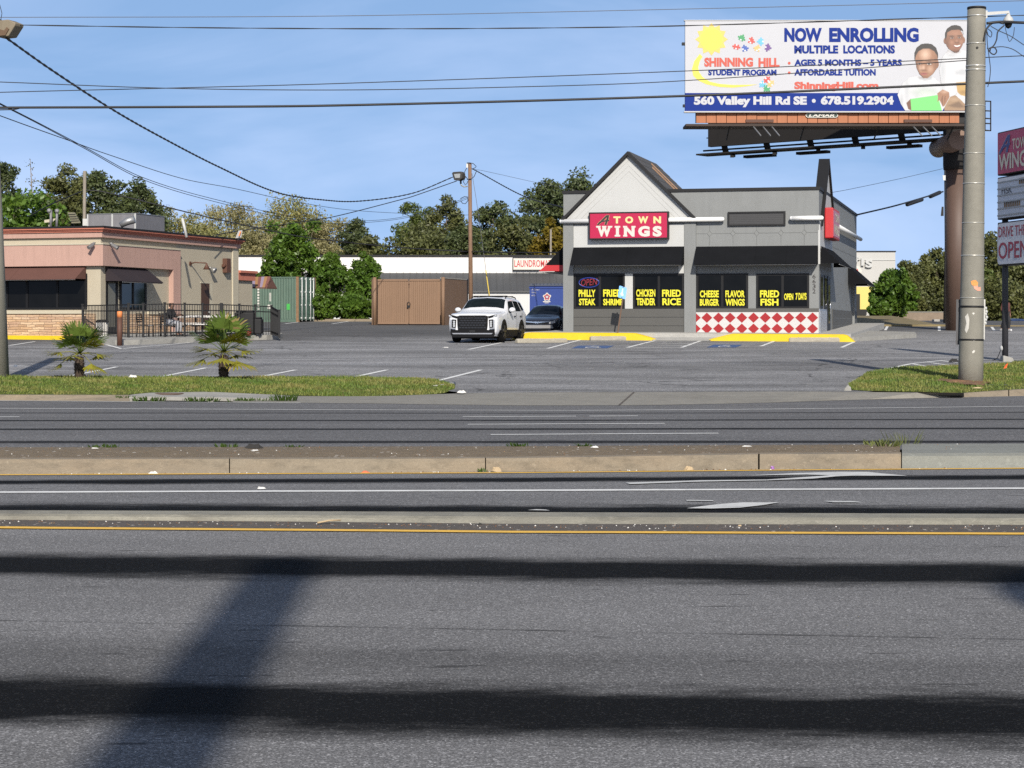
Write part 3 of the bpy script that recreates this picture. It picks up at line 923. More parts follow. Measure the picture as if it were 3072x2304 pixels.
bk_ = [(2548, P(2548, 1158, 44.2)), (2575, G(2575, 1140, .02)), (2601, G(2601, 1124, .05)), (2700, G(2700, 1109, .07)), (2818, G(2818, 1106, .07)), (2945, G(2945, 1100, .07)), (3021, G(3021, 1097, .07)), (3072, G(3072, 1090, .07)), (3800, G(3800, 1085, .07))]
rgrid = grass_patch(fr_, bk_, 5, 34000, "grass")
# curved kerb ends at the tips of the two grass strips
mb = MB()
mb.tube([P(2543, 1172, 42.4), P(2549, 1160, 44), P(2560, 1148, 46.4), P(2580, 1136, 48.5)], 0.075, 8)
tag(mb.build("kerb", M["concrete"]), kind="structure")
mb = MB()
mb.tube([P(1302, 1164, 43.5), P(1330, 1160, 44.0), P(1352, 1156.5, 44.5), P(1360, 1152, 45.2)], 0.06, 8)
tag(mb.build("kerb", M["concrete_light"]), kind="structure")
# bare soil ring round the steel pole foot
mb = MB()
c = P(2908, 1141, 45.6)
ring = [(c.x - .12 + math.cos(a) * (0.62 + .16 * math.sin(3 * a)), c.y + math.sin(a) * .8) for a in np.linspace(0, 2 * math.pi, 20, endpoint=False)]
gz_ = rgrid[:-1].reshape(-1, 3)
def lawn_z(x, y):
 return float(gz_[np.argmin((gz_[:, 0] - x) ** 2 + (gz_[:, 1] - y) ** 2), 2])
ring3 = [(x, y, lawn_z(x, y) + .012) for x, y in ring] + [(c.x + (x - c.x) * .5, c.y + (y - c.y) * .5, lawn_z(c.x + (x - c.x) * .5, c.y + (y - c.y) * .5) + .05) for x, y in ring]
mb.add(ring3 + [(c.x, c.y, lawn_z(c.x, c.y) + .07)], [(i, (i + 1) % 20, 20 + (i + 1) % 20, 20 + i) for i in range(20)] + [(20 + i, 20 + (i + 1) % 20, 40) for i in range(20)])
tag(mb.build("soil_patch", M["leaf_litter"]), kind="structure")
# ------------------------------------------------------------------ the grey wings restaurant
TH = 14.0
FR = Frame((12.2, 79.5, 0), TH)                 # front wall, s = 0 at its right corner
SR = Frame((12.2, 79.5, 0), TH, side=True)      # right side wall, s = depth
W, DEP = 10.4, 20.0
LFo = FR.pt(-W, 0)
LS = Frame((LFo.x, LFo.y, 0), TH)
LSide = Frame((LFo.x, LFo.y, 0), 0)
LSide.u = Vector((-SR.u.x, -SR.u.y, 0))         # left side wall: u runs towards the viewer, n to the left
LSide.n = Vector((-SR.n.x, -SR.n.y, 0))
ZB, ZT = 0.9, 6.76
rest = thing("fast_food_restaurant", "grey flat-roofed restaurant with white front gable, black awnings and red diamond checkers", "restaurant", (12.2, 79.5, 0.9))
def part(mb, name, m, parent=None, **kw):
 return mb.build(name, M[m] if isinstance(m, str) else m, parent if parent is not None else rest, **kw)
mb = MB()
mb.fbox(FR, -W, 0, 0.3, ZT - 0.02, -DEP, 0.0)
wall = part(mb, "wall", "grey_wall")
# black parapet cap round the roof edge
mb = MB()
for fr, s0, s1 in ((FR, -W - .05, .05),):
 mb.fbox(fr, s0, s1, ZT - .10, ZT + .02, -.25, .05)
mb.fbox(SR, 0.25, DEP + .05, ZT - .10, ZT + .02, -.25, .05)
mb.fbox(LSide, -DEP - .05, -.25, ZT - .10, ZT + .02, -.25, .05)
part(mb, "parapet_cap", "black_trim")
# grooves scored in the upper front wall, with diamonds where they cross
mb = MB()
zg = FR.px(2200, 700)[1]
for x0, x1 in ((2088, 2121), (2137, 2192), (2206, 2263), (2278, 2335), (2351, 2406), (2420, 2456)):
 s0, s1 = FR.px(x0, 700)[0], FR.px(x1, 700)[0]
 mb.fbox(FR, s0, s1, zg - .012, zg + .012, 0, .004)
for x in (2129, 2199, 2270, 2343, 2413):
 s = FR.px(x, 700)[0]
 for z0, z1 in ((zg + .11, FR.px(x, 674)[1]), (FR.px(x, 735)[1], zg - .11)):
  mb.fbox(FR, s - .01, s + .01, z0, z1, 0, .004)
 for a, b in (((0, .12), (.1, 0)), ((.1, 0), (0, -.12)), ((0, -.12), (-.1, 0)), ((-.1, 0), (0, .12))):
  mb.bar(FR.pt(s + a[0], zg + a[1], .002), FR.pt(s + b[0], zg + b[1], .002), .02, .006)
part(mb, "wall_groove", "groove")
# piers
for x0, x1, top in ((1690, 1720.5, 668), (2053, 2088, 668)):
 mb = MB()
 s0, s1 = FR.px(x0, 800, .06)[0], FR.px(x1, 800, .06)[0]
 mb.fbox(FR, s0, s1, .5, FR.px(1900, top)[1], -.02, .09)
 part(mb, "pier", "grey_wall")
sL, sR = FR.px(1720.5, 800)[0] + .003, FR.px(2053, 800)[0] - .003
mb = MB()
mb.fbox(FR, sL, sR, FR.px(1880, 741)[1], 5.36, -.02, .05)
part(mb, "fascia_panel", "white_wall")
# dark base under the left windows, grooved
mb = MB()
zs = FR.px(1880, 926)[1]
for i in range(3):
 z0, z1 = .5 if i == 0 else ZB + (zs - ZB) * i / 3, ZB + (zs - ZB) * (i + 1) / 3
 mb.fbox(FR, sL, sR, z0 + .008, z1 - .008, -.02, .035)
part(mb, "base_panel", "dark_grey_wall")
mb = MB()
mb.fbox(FR, FR.px(1875.5, 870)[0], FR.px(1899, 870)[0], zs, FR.px(1880, 821)[1], -.02, .05)
part(mb, "window_post", "white_wall")
mb = MB()
mb.fbox(FR, FR.px(2036, 870)[0], sR, FR.px(1880, 821)[1], FR.px(1880, 798)[1], -.02, .03)
part(mb, "window_header", "white_wall")
# base of the right bay: dark band over the red and white diamonds
s0, s1 = FR.px(2088.5, 970)[0] + .003, -.004
mb = MB()
zc1, zc0 = FR.px(2280, 936.5)[1], FR.px(2280, 1002.5)[1]
mb.fbox(FR, s0, s1, zc1 + .003, zs + .0, -.02, .04)
part(mb, "base_panel", "dark_grey_wall")
mb = MB()
mb.fbox(FR, s0, s1, .5, zc1, -.02, .05, 0)
wch = (s1 - s0)
nd = 10.45
pitch = wch / nd
hh = (zc1 - zc0) / 2
for r in range(2):
 zc = zc1 - hh * (r + .5)
 for i in range(12):
  cx = s0 + (i) * pitch - .03
  a, b = pitch * .47, hh * .47
  poly = [(cx - a, zc), (cx, zc + b), (cx + a, zc), (cx, zc - b)]
  poly = [(min(max(p[0], s0), s1), p[1]) for p in poly]
  if cx < s0:
   poly = [(s0, zc + b * (1 - (s0 - cx) / a)), (cx + a, zc), (s0, zc - b * (1 - (s0 - cx) / a))]
  elif cx > s1:
   if cx - a > s1:
    continue
   k = 1 - (cx - s1) / a
   poly = [(s1, zc + b * k), (cx - a, zc), (s1, zc - b * k)]
  elif cx + a > s1:
   k = 1 - (s1 - cx) / a
   poly = [(cx - a, zc), (cx, zc + b), (s1, zc + b * k), (s1, zc - b * k), (cx, zc - b)]
  elif cx - a < s0:
   k = 1 - (cx - s0) / a
   poly = [(cx + a, zc), (cx, zc + b), (s0, zc + b * k), (s0, zc - b * k), (cx, zc - b)]
  mb.sheet(FR, poly, .054, 1)
mb.build("checker_panel", [M["checker_white"], M["checker_red"]], rest)
# windows with vinyl words
def win(x0, x1, words, mull):
 z0, z1 = FR.px(x0, 926)[1], FR.px(x0, 821)[1]
 a, b = FR.px(x0, 870)[0] + .004, FR.px(x1, 870)[0] - .004
 fw = .085
 mb = MB()
 sm = FR.px(mull, 870)[0]
 mb.fbox(FR, a, a + fw, z0, z1, -.01, .035)
 mb.fbox(FR, b - fw, b, z0, z1, -.01, .035)
 mb.fbox(FR, a + fw, b - fw, z0, z0 + fw, -.01, .035)
 mb.fbox(FR, a + fw, b - fw, z1 - fw, z1, -.01, .035)
 mb.fbox(FR, sm - .05, sm + .05, z0 + fw, z1 - fw, -.01, .03)
 w = part(mb, "window", "frame_black")
 for p0, p1 in ((a + fw, sm - .05), (sm + .05, b - fw)):
  mb = MB()
  mb.fbox(FR, p0, p1, z0 + fw, z1 - fw, -.01, .012)
  part(mb, "pane", "glass", w)
 for side in (0, 1):
  mb = MB()
  for s, u0, v0, u1, v1 in words:
   if (u0 > mull) == bool(side):
    mb.text(FR, s, u0, v0, u1, v1, .017, bold=.036)
  part(mb, "lettering", "yellow_letter", w)
def c5(px, py):
 return 1680 + px * .226, 720 + py * .226
def c6(px, py):
 return 2050 + px * .3496, 480 + py * .3496
def wd(s, f, a, b, c, d):
 p, q = f(a, b), f(c, d)
 return (s, p[0], p[1], q[0], q[1])
win(1722, 1875.5, [wd("PHILLY", c5, 247, 660, 470, 754), wd("STEAK", c5, 252, 778, 470, 866), wd("FRIED", c5, 573, 657, 822, 753), wd("SHRIMP", c5, 573, 780, 838, 867)], 1800)
win(1899, 2053, [wd("CHICKEN", c5, 1012, 655, 1265, 753), wd("TENDER", c5, 1015, 772, 1265, 866), wd("FRIED", c5, 1355, 660, 1605, 753), wd("RICE", c5, 1358, 772, 1605, 866)], 1977)
win(2089, 2245, [wd("CHEESE", c6, 142, 1119, 304, 1179), wd("BURGER", c6, 142, 1192, 306, 1251), wd("FLAVOR", c6, 361, 1119, 527, 1179), wd("WINGS", c6, 361, 1191, 527, 1251)], 2167)
win(2268.5, 2428, [wd("FRIED", c6, 658, 1118, 822, 1179), wd("FISH", c6, 662, 1190, 816, 1250), wd("OPEN", c6, 865, 1145, 943, 1201), wd("7", c6, 963, 1142, 982, 1200), wd("DAYS", c6, 988, 1140, 1057, 1200)], 2348)
# house number down the corner pier
mb = MB()
for ch, y0, y1 in (("6", 982, 1016), ("6", 1025, 1058), ("3", 1067, 1101), ("2", 1109, 1144)):
 a, b = c6(1108, y0), c6(1135, y1)
 mb.text(FR, ch, a[0], a[1], b[0], b[1], .012, bold=.0)
part(mb, "house_number", "letter_black")
# sloping shed awnings
def shed(fr, s0, s1, ztop, zbot, out, base_t, name="awning", valance=.09, m="awning_black", inset=0.0, parent=None):
 mb = MB()
 th = .03
 tri = lambda s: [fr.pt(s, ztop, base_t), fr.pt(s, zbot, base_t + out), fr.pt(s, zbot - valance * 0.0, base_t + out), fr.pt(s, zbot, base_t)]
 A, Bp, C, Dp = fr.pt(s0, ztop, base_t), fr.pt(s1, ztop, base_t), fr.pt(s1, zbot, base_t + out), fr.pt(s0, zbot, base_t + out)
 mb.face([Dp, C, Bp, A])
 lo = Vector((0, 0, -th))
 mb.face([A + lo, Bp + lo, C + lo, Dp + lo])
 mb.face([Dp + lo, C + lo, C, Dp])
 nn = 1
 # triangular ends
 mb.face([A, fr.pt(s0, zbot, base_t), Dp])
 mb.face([Bp, C, fr.pt(s1, zbot, base_t)])
 # seams in the cloth
 for k in range(1, 4):
  s = s0 + (s1 - s0) * k / 4
  mb.bar(fr.pt(s, ztop, base_t) + fr.n * .004, fr.pt(s, zbot, base_t + out) + fr.n * .004, .02, .012)
 o = part(mb, name, m, parent)
 mb = MB()
 mb.tube([fr.pt(s0 + .03, zbot - .04, base_t + out - .04), fr.pt(s1 - .03, zbot - .04, base_t + out - .04)], .018, 6)
 part(mb, "awning_bar", "metal_grey", o)
 return o
s0 = FR.px(1721, 740)[0]
shed(FR, s0 + .0, sR - .01, FR.px(1890, 741)[1], FR.px(1880, 793, .7)[1], .66, .055)
s0 = FR.px(2088, 738)[0]
shed(FR, s0, -.03, FR.px(2280, 738)[1], FR.px(2280, 791, .7)[1], .66, .01)
mb = MB()
mb.fbox(FR, -.03, .05, FR.px(2457, 792)[1], FR.px(2457, 690)[1], -.03, .012)
part(mb, "corner_trim", "white_wall")
# right side
shed(SR, .02, 5.7, FR.px(2457, 738)[1], 3.73, .75, .09)
shed(SR, 14.6, 19.3, 4.05, 3.2, .95, .01)
mb = MB()
mb.fbox(SR, 5.9, 19.9, .5, zs, -.02, .03)
part(mb, "base_panel", "dark_grey_wall")
mb = MB()
for z in (ZB + .34, ZB + .68):
 mb.fbox(SR, 5.9, 19.9, z - .012, z + .012, .03, .034)
for z in (4.0, 4.62):
 mb.fbox(SR, 5.8, 19.9, z - .012, z + .012, 0, .004)
part(mb, "wall_groove", "groove")
mb = MB()
mb.fbox(SR, 16.9, 17.05, .7, 3.1, .032, .14)
part(mb, "downpipe", "grey_wall")
# right gable: a white panel and peaked front with a black roof edge
gz0, gzE, gzA = FR.px(2457, 752)[1], 5.45, 7.98
cg, hg = 3.45, 2.75
mb = MB()
mb.prism(SR, [(.02, gz0), (5.7, gz0), (5.7, gzE + .1), (cg + hg, gzE), (cg, gzA), (cg - hg, gzE), (.02, gzE - .1)], -.1, .04)
part(mb, "gable", "white_wall")
mb = MB()
th = .13
mb.prism(SR, [(cg - hg - .25, gzE - .23), (cg, gzA + .02), (cg, gzA + th * 1.45), (cg - hg - .4, gzE - .23)], -.32, .13)
mb.prism(SR, [(cg + hg + .25, gzE - .23), (cg, gzA + .02), (cg, gzA + th * 1.45), (cg + hg + .4, gzE - .23)], -.32, .13)
part(mb, "gable_roof", "black_trim")
# the same small peak on the left side, seen from behind its front slope
mb = MB()
zl = 7.32
mb.prism(LSide, [(-9.4, ZT), (-7.7, ZT), (-8.55, zl)], -.45, -.05)
part(mb, "gable", "white_wall")
mb = MB()
mb.prism(LSide, [(-8.55, zl + .02), (-8.55, zl + .16), (-7.5, ZT + .03), (-7.7, ZT + .03)], -.48, .1)
mb.prism(LSide, [(-8.55, zl + .02), (-8.55, zl + .16), (-9.6, ZT + .03), (-9.4, ZT + .03)], -.48, .1)
part(mb, "gable_roof", "black_trim")
# front gable: white triangle with three scored chevrons, deep shingle roof
zE = FR.px(1890, 656)[1]
sa, za = FR.px(1886, 467)
sl, sr = FR.px(1700, 656)[0], FR.px(2076, 656)[0]
mb = MB()
mb.prism(FR, [(sl, zE), (sr, zE), (sa, za)], -6.5, .10)
part(mb, "gable", "white_wall")
mb = MB()
for q in ((1707, 655, 1886, 480.5, 2062, 655), (1726, 655, 1886.5, 496.5, 2044, 655), (1744, 655, 1887, 513.5, 2027, 655)):
 p = [FR.px(q[i], q[i + 1], .1) for i in (0, 2, 4)]
 for a, b in ((p[0], p[1]), (p[1], p[2])):
  mb.bar(FR.pt(a[0], a[1], .1), FR.pt(b[0], b[1], .1), .012, .018)
part(mb, "gable_groove", "groove_white")
mb = MB()
slope = lambda p, k: (p[0], p[1] + k)
for e, sg in ((sl, -1), (sr, 1)):
 e2 = (e + sg * .06, zE - .02)
 mb.prism(FR, [e2, (sa, za), (sa, za + .16), (e2[0] + sg * .14, e2[1] - .0)], -6.6, .28)
rf = part(mb, "gable_roof", "black_trim")
mb = MB()
for e, sg in ((sl, -1), (sr, 1)):
 for k in range(9):
  f0, f1 = k / 9, (k + 1) / 9 - .004
  a0, a1 = (sa + (e - sa + sg * .16) * f0, za + .165 + (zE - za - .15) * f0), (sa + (e - sa + sg * .16) * f1, za + .165 + (zE - za - .15) * f1)
  mb.prism(FR, [a0, a1, (a1[0], a1[1] + .035), (a0[0], a0[1] + .02)], -6.6, -.02)
part(mb, "roof_shingles", "shingle", rf)
for t0, t1, f0, f1 in ((-2.75, -2.55, .2, .75), (-3.9, -3.8, .1, .6)):
 mb = MB()
 e, sg = sr, 1
 a0, a1 = (sa + (e - sa) * f0, za + .2 + (zE - za) * f0), (sa + (e - sa) * f1, za + .2 + (zE - za) * f1)
 mb.prism(FR, [a0, a1, (a1[0], a1[1] + .06), (a0[0], a0[1] + .06)], t0, t1)
 part(mb, "exposed_board", "wood_weathered", rf)
# rounded white cornice bars
zc = FR.px(1900, 661, .2)[1]
def bar_round(pts, r):
 mb = MB()
 mb.tube(pts, r, 12)
 for e in (pts[0], pts[-1]):
  mb.ball(e, r * .98, 12)
 return mb
part(bar_round([FR.pt(FR.px(1684, 661, .2)[0], zc, .2), FR.pt(FR.px(2167, 658, .2)[0], zc, .2)], .092), "cornice_bar", "white_bar")
part(bar_round([FR.pt(FR.px(2375, 658, .2)[0], zc, .2), FR.pt(.12, zc, .2)], .092), "cornice_bar", "white_bar")
part(bar_round([SR.pt(6.1, zc, .2), SR.pt(DEP + .1, zc, .2)], .092), "cornice_bar", "white_bar")
# side entrance: tinted glass door and sidelight behind the side awning
mb = MB()
zd = 3.3
mb.fbox(SR, 3.4, 4.75, .93, zd, -.02, .045)
mb.fbox(SR, 3.55, 4.6, 1.0, zd - .1, .045, .05)
d = part(mb, "door", "frame_black")
mb = MB()
mb.fbox(SR, 3.68, 4.47, 1.35, 2.95, .05, .056)
part(mb, "pane", "glass_tint", d)
mb = MB()
mb.tube([SR.pt(3.75, 1.75, .06), SR.pt(3.75, 1.75, .12), SR.pt(3.75, 2.15, .12), SR.pt(3.75, 2.15, .06)], .018, 6)
part(mb, "handle", "chrome", d)
mb = MB()
for a_, b_ in ((.55, 1.5), (2.2, 3.1)):
 mb = MB()
 mb.fbox(SR, a_, b_, zs, zd, -.02, .03)
 w_ = part(mb, "window", "frame_black")
 mb = MB()
 mb.fbox(SR, a_ + .1, b_ - .1, zs + .1, zd - .1, .03, .036)
 part(mb, "pane", "glass", w_)
mb = MB()
mb.fbox(SR, .02, 3.3, .5, zs - .02, -.02, .03)
for i in range(6):
 s = .12 + i * .52
 mb.prism(SR, [(s, .92), (s + .4, .92), (s + .4, zs - .1), (s, zs - .1)], .03, .05)
part(mb, "metal_base_panel", "diamond_plate")
# left side: big awning over the drive-through lane, black slope over a red valance
zt = 3.6
p0 = LSide.pt
sA, sB = -9.5, -1.0
mb = MB()
A, Bq, Cq, Dq = p0(sA, 4.75, .02), p0(sB, 4.75, .02), p0(sB, 3.78, .98), p0(sA, 3.78, .98)
mb.face([A, Bq, Cq, Dq])
mb.face([A, Dq, p0(sA, 3.78, .02)])
mb.face([Bq, p0(sB, 3.78, .02), Cq])
aw = part(mb, "awning", "awning_black")
mb = MB()
mb.box6([p0(sA, 3.52, .02), p0(sB - .0, 3.52, .02), p0(sB, 3.52, 1.27), p0(sA, 3.52, 1.27), p0(sA, 3.77, .02), p0(sB, 3.77, .02), p0(sB, 3.77, .96), p0(sA, 3.77, .96)])
part(mb, "valance", "red", aw, recalc=True)
mb = MB()
mb.fbox(LSide, sA, sB, 3.49, 3.515, .6, 1.28)
part(mb, "valance_edge", "white_wall", aw)
mb = MB()
mb.fbox(LSide, -13.5, -11.5, 1.9, 3.2, -.02, .05)
part(mb, "window", "frame_black")
# blank black reader board
board = thing("sign_board", "blank black framed board on the grey wall right of the gable", "sign board", FR.pt(FR.px(2270, 656)[0], FR.px(2270, 676)[1], .06))
mb = MB()
mb.pbox(FR, 2186, 638.5, 2353, 672.5, .005, .05)
for k in range(6):
 z = FR.px(2270, 642 + k * 5.4)[1]
 mb.fbox(FR, FR.px(2188, 650)[0], FR.px(2351, 650)[0], z - .008, z + .008, .05, .056)
part(mb, "panel", mat("dark_slatted_board", (0.035, 0.035, 0.037), .6), board)
mb = MB()
a, b = FR.px(2183, 635.6, .09), FR.px(2356, 676, .09)
for q in ((a[0], b[0], a[1] - .06, a[1]), (a[0], b[0], b[1], b[1] + .06), (a[0], a[0] + .06, b[1] + .06, a[1] - .06), (b[0] - .06, b[0], b[1] + .06, a[1] - .06)):
 mb.fbox(FR, *q, .005, .09)
part(mb, "frame", "black_trim", board)
# main sign on the gable
def wings_text(mb, fr, boxes, t, m, thick=0.0):
 """Fat slab-serif WINGS: bold letters with serif blocks."""
 for ch, x0, y0, x1, y1 in boxes:
  w, h = x1 - x0, y1 - y0
  if ch == "I":
   mb.psheet(fr, [(x0 + w * .24, y0), (x1 - w * .24, y0), (x1 - w * .24, y1), (x0 + w * .24, y1)], t, m)
   for ya, yb in ((y0, y0 + h * .17), (y1 - h * .17, y1)):
    mb.psheet(fr, [(x0 + .06 * w, ya), (x1 - .06 * w, ya), (x1, (ya + yb) / 2), (x1 - .06 * w, yb), (x0 + .06 * w, yb), (x0, (ya + yb) / 2)], t + .002, m)
  else:
   mb.text(fr, ch, x0 + (w * .06 if ch in "WN" else 0), y0, x1 - (w * .06 if ch in "WN" else 0), y1, t, bold=.06, m=m)
   if ch == "W":
    for cx in (x0 + w * .13, x0 + w * .5, x1 - w * .13):
     mb.psheet(fr, [(cx - w * .15, y0), (cx + w * .15, y0), (cx + w * .13, y0 + h * .16), (cx - w * .13, y0 + h * .16)], t + .002, m)
   if ch == "N":
    for cx, yy in ((x0 + w * .16, y0), (x0 + w * .17, y1 - h * .16), (x1 - w * .15, y0)):
     mb.psheet(fr, [(cx - w * .17, yy), (cx + w * .17, yy), (cx + w * .17, yy + h * .16), (cx - w * .17, yy + h * .16)], t + .002, m)
def c4(px, py):
 return 1660 + px * .226, 440 + py * .226
sg = thing("wall_sign", "red box sign with cream and white lettering mounted on the white front gable", "sign", FR.pt(FR.px(1886, 676)[0], FR.px(1886, 716)[1], .1))
mb = MB()
a, b = FR.px(1766.2, 637.3, .36), FR.px(2005, 716.2, .36)
mb.fbox(FR, a[0], b[0], a[1], b[1], .08, .34)
for q in ((a[0], b[0], a[1] - .05, a[1]), (a[0], b[0], b[1], b[1] + .05), (a[0], a[0] + .05, b[1] + .05, a[1] - .05), (b[0] - .05, b[0], b[1] + .05, a[1] - .05)):
 mb.fbox(FR, *q, .34, .365)
part(mb, "cabinet", "black_trim", sg)
mb = MB()
mb.fbox(FR, a[0] + .052, b[0] - .052, b[1] + .052, a[1] - .052, .34, .35)
part(mb, "sign_face", "sign_red", sg)
for ch, x0, x1 in (("T", 797, 892), ("O", 953, 1060), ("W", 1125, 1260), ("N", 1328, 1430)):
 p, q = c4(x0, 925), c4(x1, 1019)
 mb = MB()
 mb.text(FR, ch, p[0], p[1], q[0], q[1], .356, bold=.055)
 part(mb, "letter", "letter_cream", sg)
mb = MB()
bx = []
for ch, x0, x1 in (("W", 570, 780), ("I", 812, 890), ("N", 927, 1088), ("G", 1125, 1280), ("S", 1318, 1440)):
 p, q = c4(x0, 1052), c4(x1, 1194)
 bx.append((ch, p[0], p[1], q[0], q[1]))
wings_text(mb, FR, bx, .356, 0)
part(mb, "wings_lettering", "letter_white", sg)
def script_A(fr, f, t, dark, light, parent):
 """Slanted brush-script capital A with a pale outline; f maps 0..1 x 0..1 to photo pixels."""
 strokes = [[(.02, .97), (.25, .72), (.55, .35), (.82, .04), (.92, .02)], [(.92, .02), (.84, .45), (.72, .86), (.70, .95)], [(.2, .72), (.45, .62), (.75, .56), (.97, .52)]]
 for k, (w, m, tt) in enumerate(((.115, light, t), (.098, dark, t + .006))):
  mb = MB()
  for st in strokes:
   for (x0, y0), (x1, y1) in zip(st[:-1], st[1:]):
    dx, dy = x1 - x0, y1 - y0
    l = math.hypot(dx, dy)
    nx, ny = -dy / l * w, dx / l * w * .7
    ex, ey = dx / l * w * .4, dy / l * w * .4
    mb.psheet(fr, [f(x0 - ex + nx, y0 - ey + ny), f(x1 + ex + nx, y1 + ey + ny), f(x1 + ex - nx, y1 + ey - ny), f(x0 - ex - nx, y0 - ey - ny)], tt + .0004 * len(mb.f), 0)
  part(mb, "script_letter", m, parent)
script_A(FR, lambda u, v: c4(590 + 150 * u, 912 + 125 * v), .354, "letter_black", "letter_cream", sg)
# side sign on the right gable
ss = thing("wall_sign", "red box sign seen edge-on under the right side gable", "sign", SR.pt(3.2, 4.75, .1))
mb = MB()
mb.fbox(SR, 1.7, 4.75, 4.8, 6.05, .07, .42)
part(mb, "cabinet", "red", ss, bevel=.05)
mb = MB()
mb.fbox(SR, 1.8, 4.65, 4.9, 5.95, .42, .43)
part(mb, "sign_face", mat("faded_pink_sign_face", (0.40, 0.12, 0.16), .4), ss)
mb = MB()
class _Q:
 pass
def fit_local(mb, fr, s, s0, s1, z0, z1, t, bold=0.03, m=0):
 v, f = text_geo(s, bold)
 lo, hi = v.min(0), v.max(0)
 q = (v - lo) / np.maximum(hi - lo, 1e-6)
 mb.add([fr.pt(s0 + (s1 - s0) * a, z0 + (z1 - z0) * b, t) for a, b, _ in q], f, m)
fit_local(mb, SR, "TOWN", 2.5, 4.4, 5.5, 5.85, .436)
fit_local(mb, SR, "WINGS", 2.0, 4.5, 4.97, 5.4, .436)
part(mb, "lettering", mat("sun_bleached_lettering", (0.62, 0.55, 0.42), .5), ss)
# neon open sign inside the left window
ns = thing("open_sign", "unlit neon sign reading OPEN in red letters with blue oval in restaurant window", "neon sign", FR.pt(FR.px(1766, 850)[0], FR.px(1766, 862)[1], .03))
mb = MB()
cx, cy = c5(385, 565)
pts = []
for k in range(33):
 a_ = 2 * math.pi * k / 32
 q = FR.px(cx + 30 * math.cos(a_), cy + 14.2 * math.sin(a_) + 0 * math.cos(a_), .03)
 pts.append(FR.pt(q[0], q[1], .03))
mb.tube(pts, .022, 6, cap=False)
part(mb, "oval_tube", mat("blue_neon_tube", (0.02, 0.035, 0.22), .3), ns)
mb = MB()
p, q = c5(280, 525), c5(495, 612)
mb.text(FR, "OPEN", p[0], p[1], q[0], q[1], .036, bold=-.0, shear=.15, pts=(p[1] - 4, q[1] - 4))
part(mb, "letter_tubes", mat("red_neon_tube", (0.22, 0.02, 0.03), .3), ns)
# little wall lamp at the left rear corner
wl_ = MB()
wl_.lathe(FR.pt(-W + .05, 5.65, .14), [(.03, -.1), (.09, -.08), (.10, .06), (.04, .1)], 10)
wl_.tube([FR.pt(-W + .05, 5.72, .0), FR.pt(-W + .05, 5.74, .14)], .025, 6)
tag(part(wl_, "wall_lamp", "black_trim"), None)
# ------------------------------------------------------------------ raised concrete walk with yellow kerbs in front
def wedge_kerb(s0, s1, ramp_left, ramp_right, name):
 mb = MB()
 prof = []
 n = 40
 rows_ = []
 for i in range(n + 1):
  s = s0 + (s1 - s0) * i / n
  g = FR.pt(s, 0, 2.05)
  zl_ = lotz(g.y)
  h = .30
  if ramp_left and s - s0 < ramp_left:
   h *= max(.04, (s - s0) / ramp_left)
  if ramp_right and s1 - s < ramp_right:
   h *= max(.04, (s1 - s) / ramp_right)
  h = min(.29, h)
  rows_.append([FR.pt(s, zl_ - .06, 2.06), FR.pt(s, zl_ + h - .03, 2.03), FR.pt(s, zl_ + h, 1.98), FR.pt(s, zl_ + h + .004, 1.55)])
 for i in range(n):
  for k in range(3):
   mb.face([rows_[i][k], rows_[i + 1][k], rows_[i + 1][k + 1], rows_[i][k + 1]])
 for r, rev in ((rows_[0], True), (rows_[-1], False)):
  q = r + [Vector((r[3].x, r[3].y, r[0].z))]
  mb.face(q[::-1] if not rev else q)
 o = mb.build(name, M["curb_yellow"])
 tag(o, kind="structure")
 return o
sk = lambda x: FR.px(x, 1020, 2.05)[0]
wedge_kerb(sk(1530), sk(1985), .7, 1.15, "kerb")
wedge_kerb(sk(2106), sk(2564), 1.2, .35, "kerb")
mb = MB()
zw = lotz(79.6) + .285
wk = [FR.pt(sk(1545), 0, 1.57), FR.pt(1.0, 0, 1.57), FR.pt(1.35, 0, 1.2), SR.pt(20, 0, 1.35), SR.pt(20, 0, -.1), FR.pt(.02, 0, -.05), FR.pt(-W - .02, 0, -.05), LSide.pt(-20, 0, -.1), LSide.pt(-20, 0, .75), LSide.pt(-1, 0, .75)]
top = [Vector((q.x, q.y, lotz(q.y) + .285)) for q in wk]
bot = [Vector((q.x, q.y, lotz(q.y) - .06)) for q in wk]
n_ = len(wk)
mb.add(top + bot, [tuple(range(n_))] + [(i, n_ + i, n_ + (i + 1) % n_, (i + 1) % n_) for i in range(n_)])
tag(mb.build("pavement", M["concrete_light"], recalc=True), kind="structure")
# the ramp between the two kerbs
mb = MB()
sa0, sa1 = sk(1962), sk(2128)
a0, a1 = FR.pt(sa0, 0, 2.25), FR.pt(sa1, 0, 2.25)
mb.face([Vector((a0.x, a0.y, lotz(a0.y) + .008)), Vector((a1.x, a1.y, lotz(a1.y) + .008)), FR.pt(sa1 + .5, zw + .012, .7), FR.pt(sa0 - .5, zw + .012, .7)])
tag(mb.build("ramp", M["concrete_light"]), kind="structure")
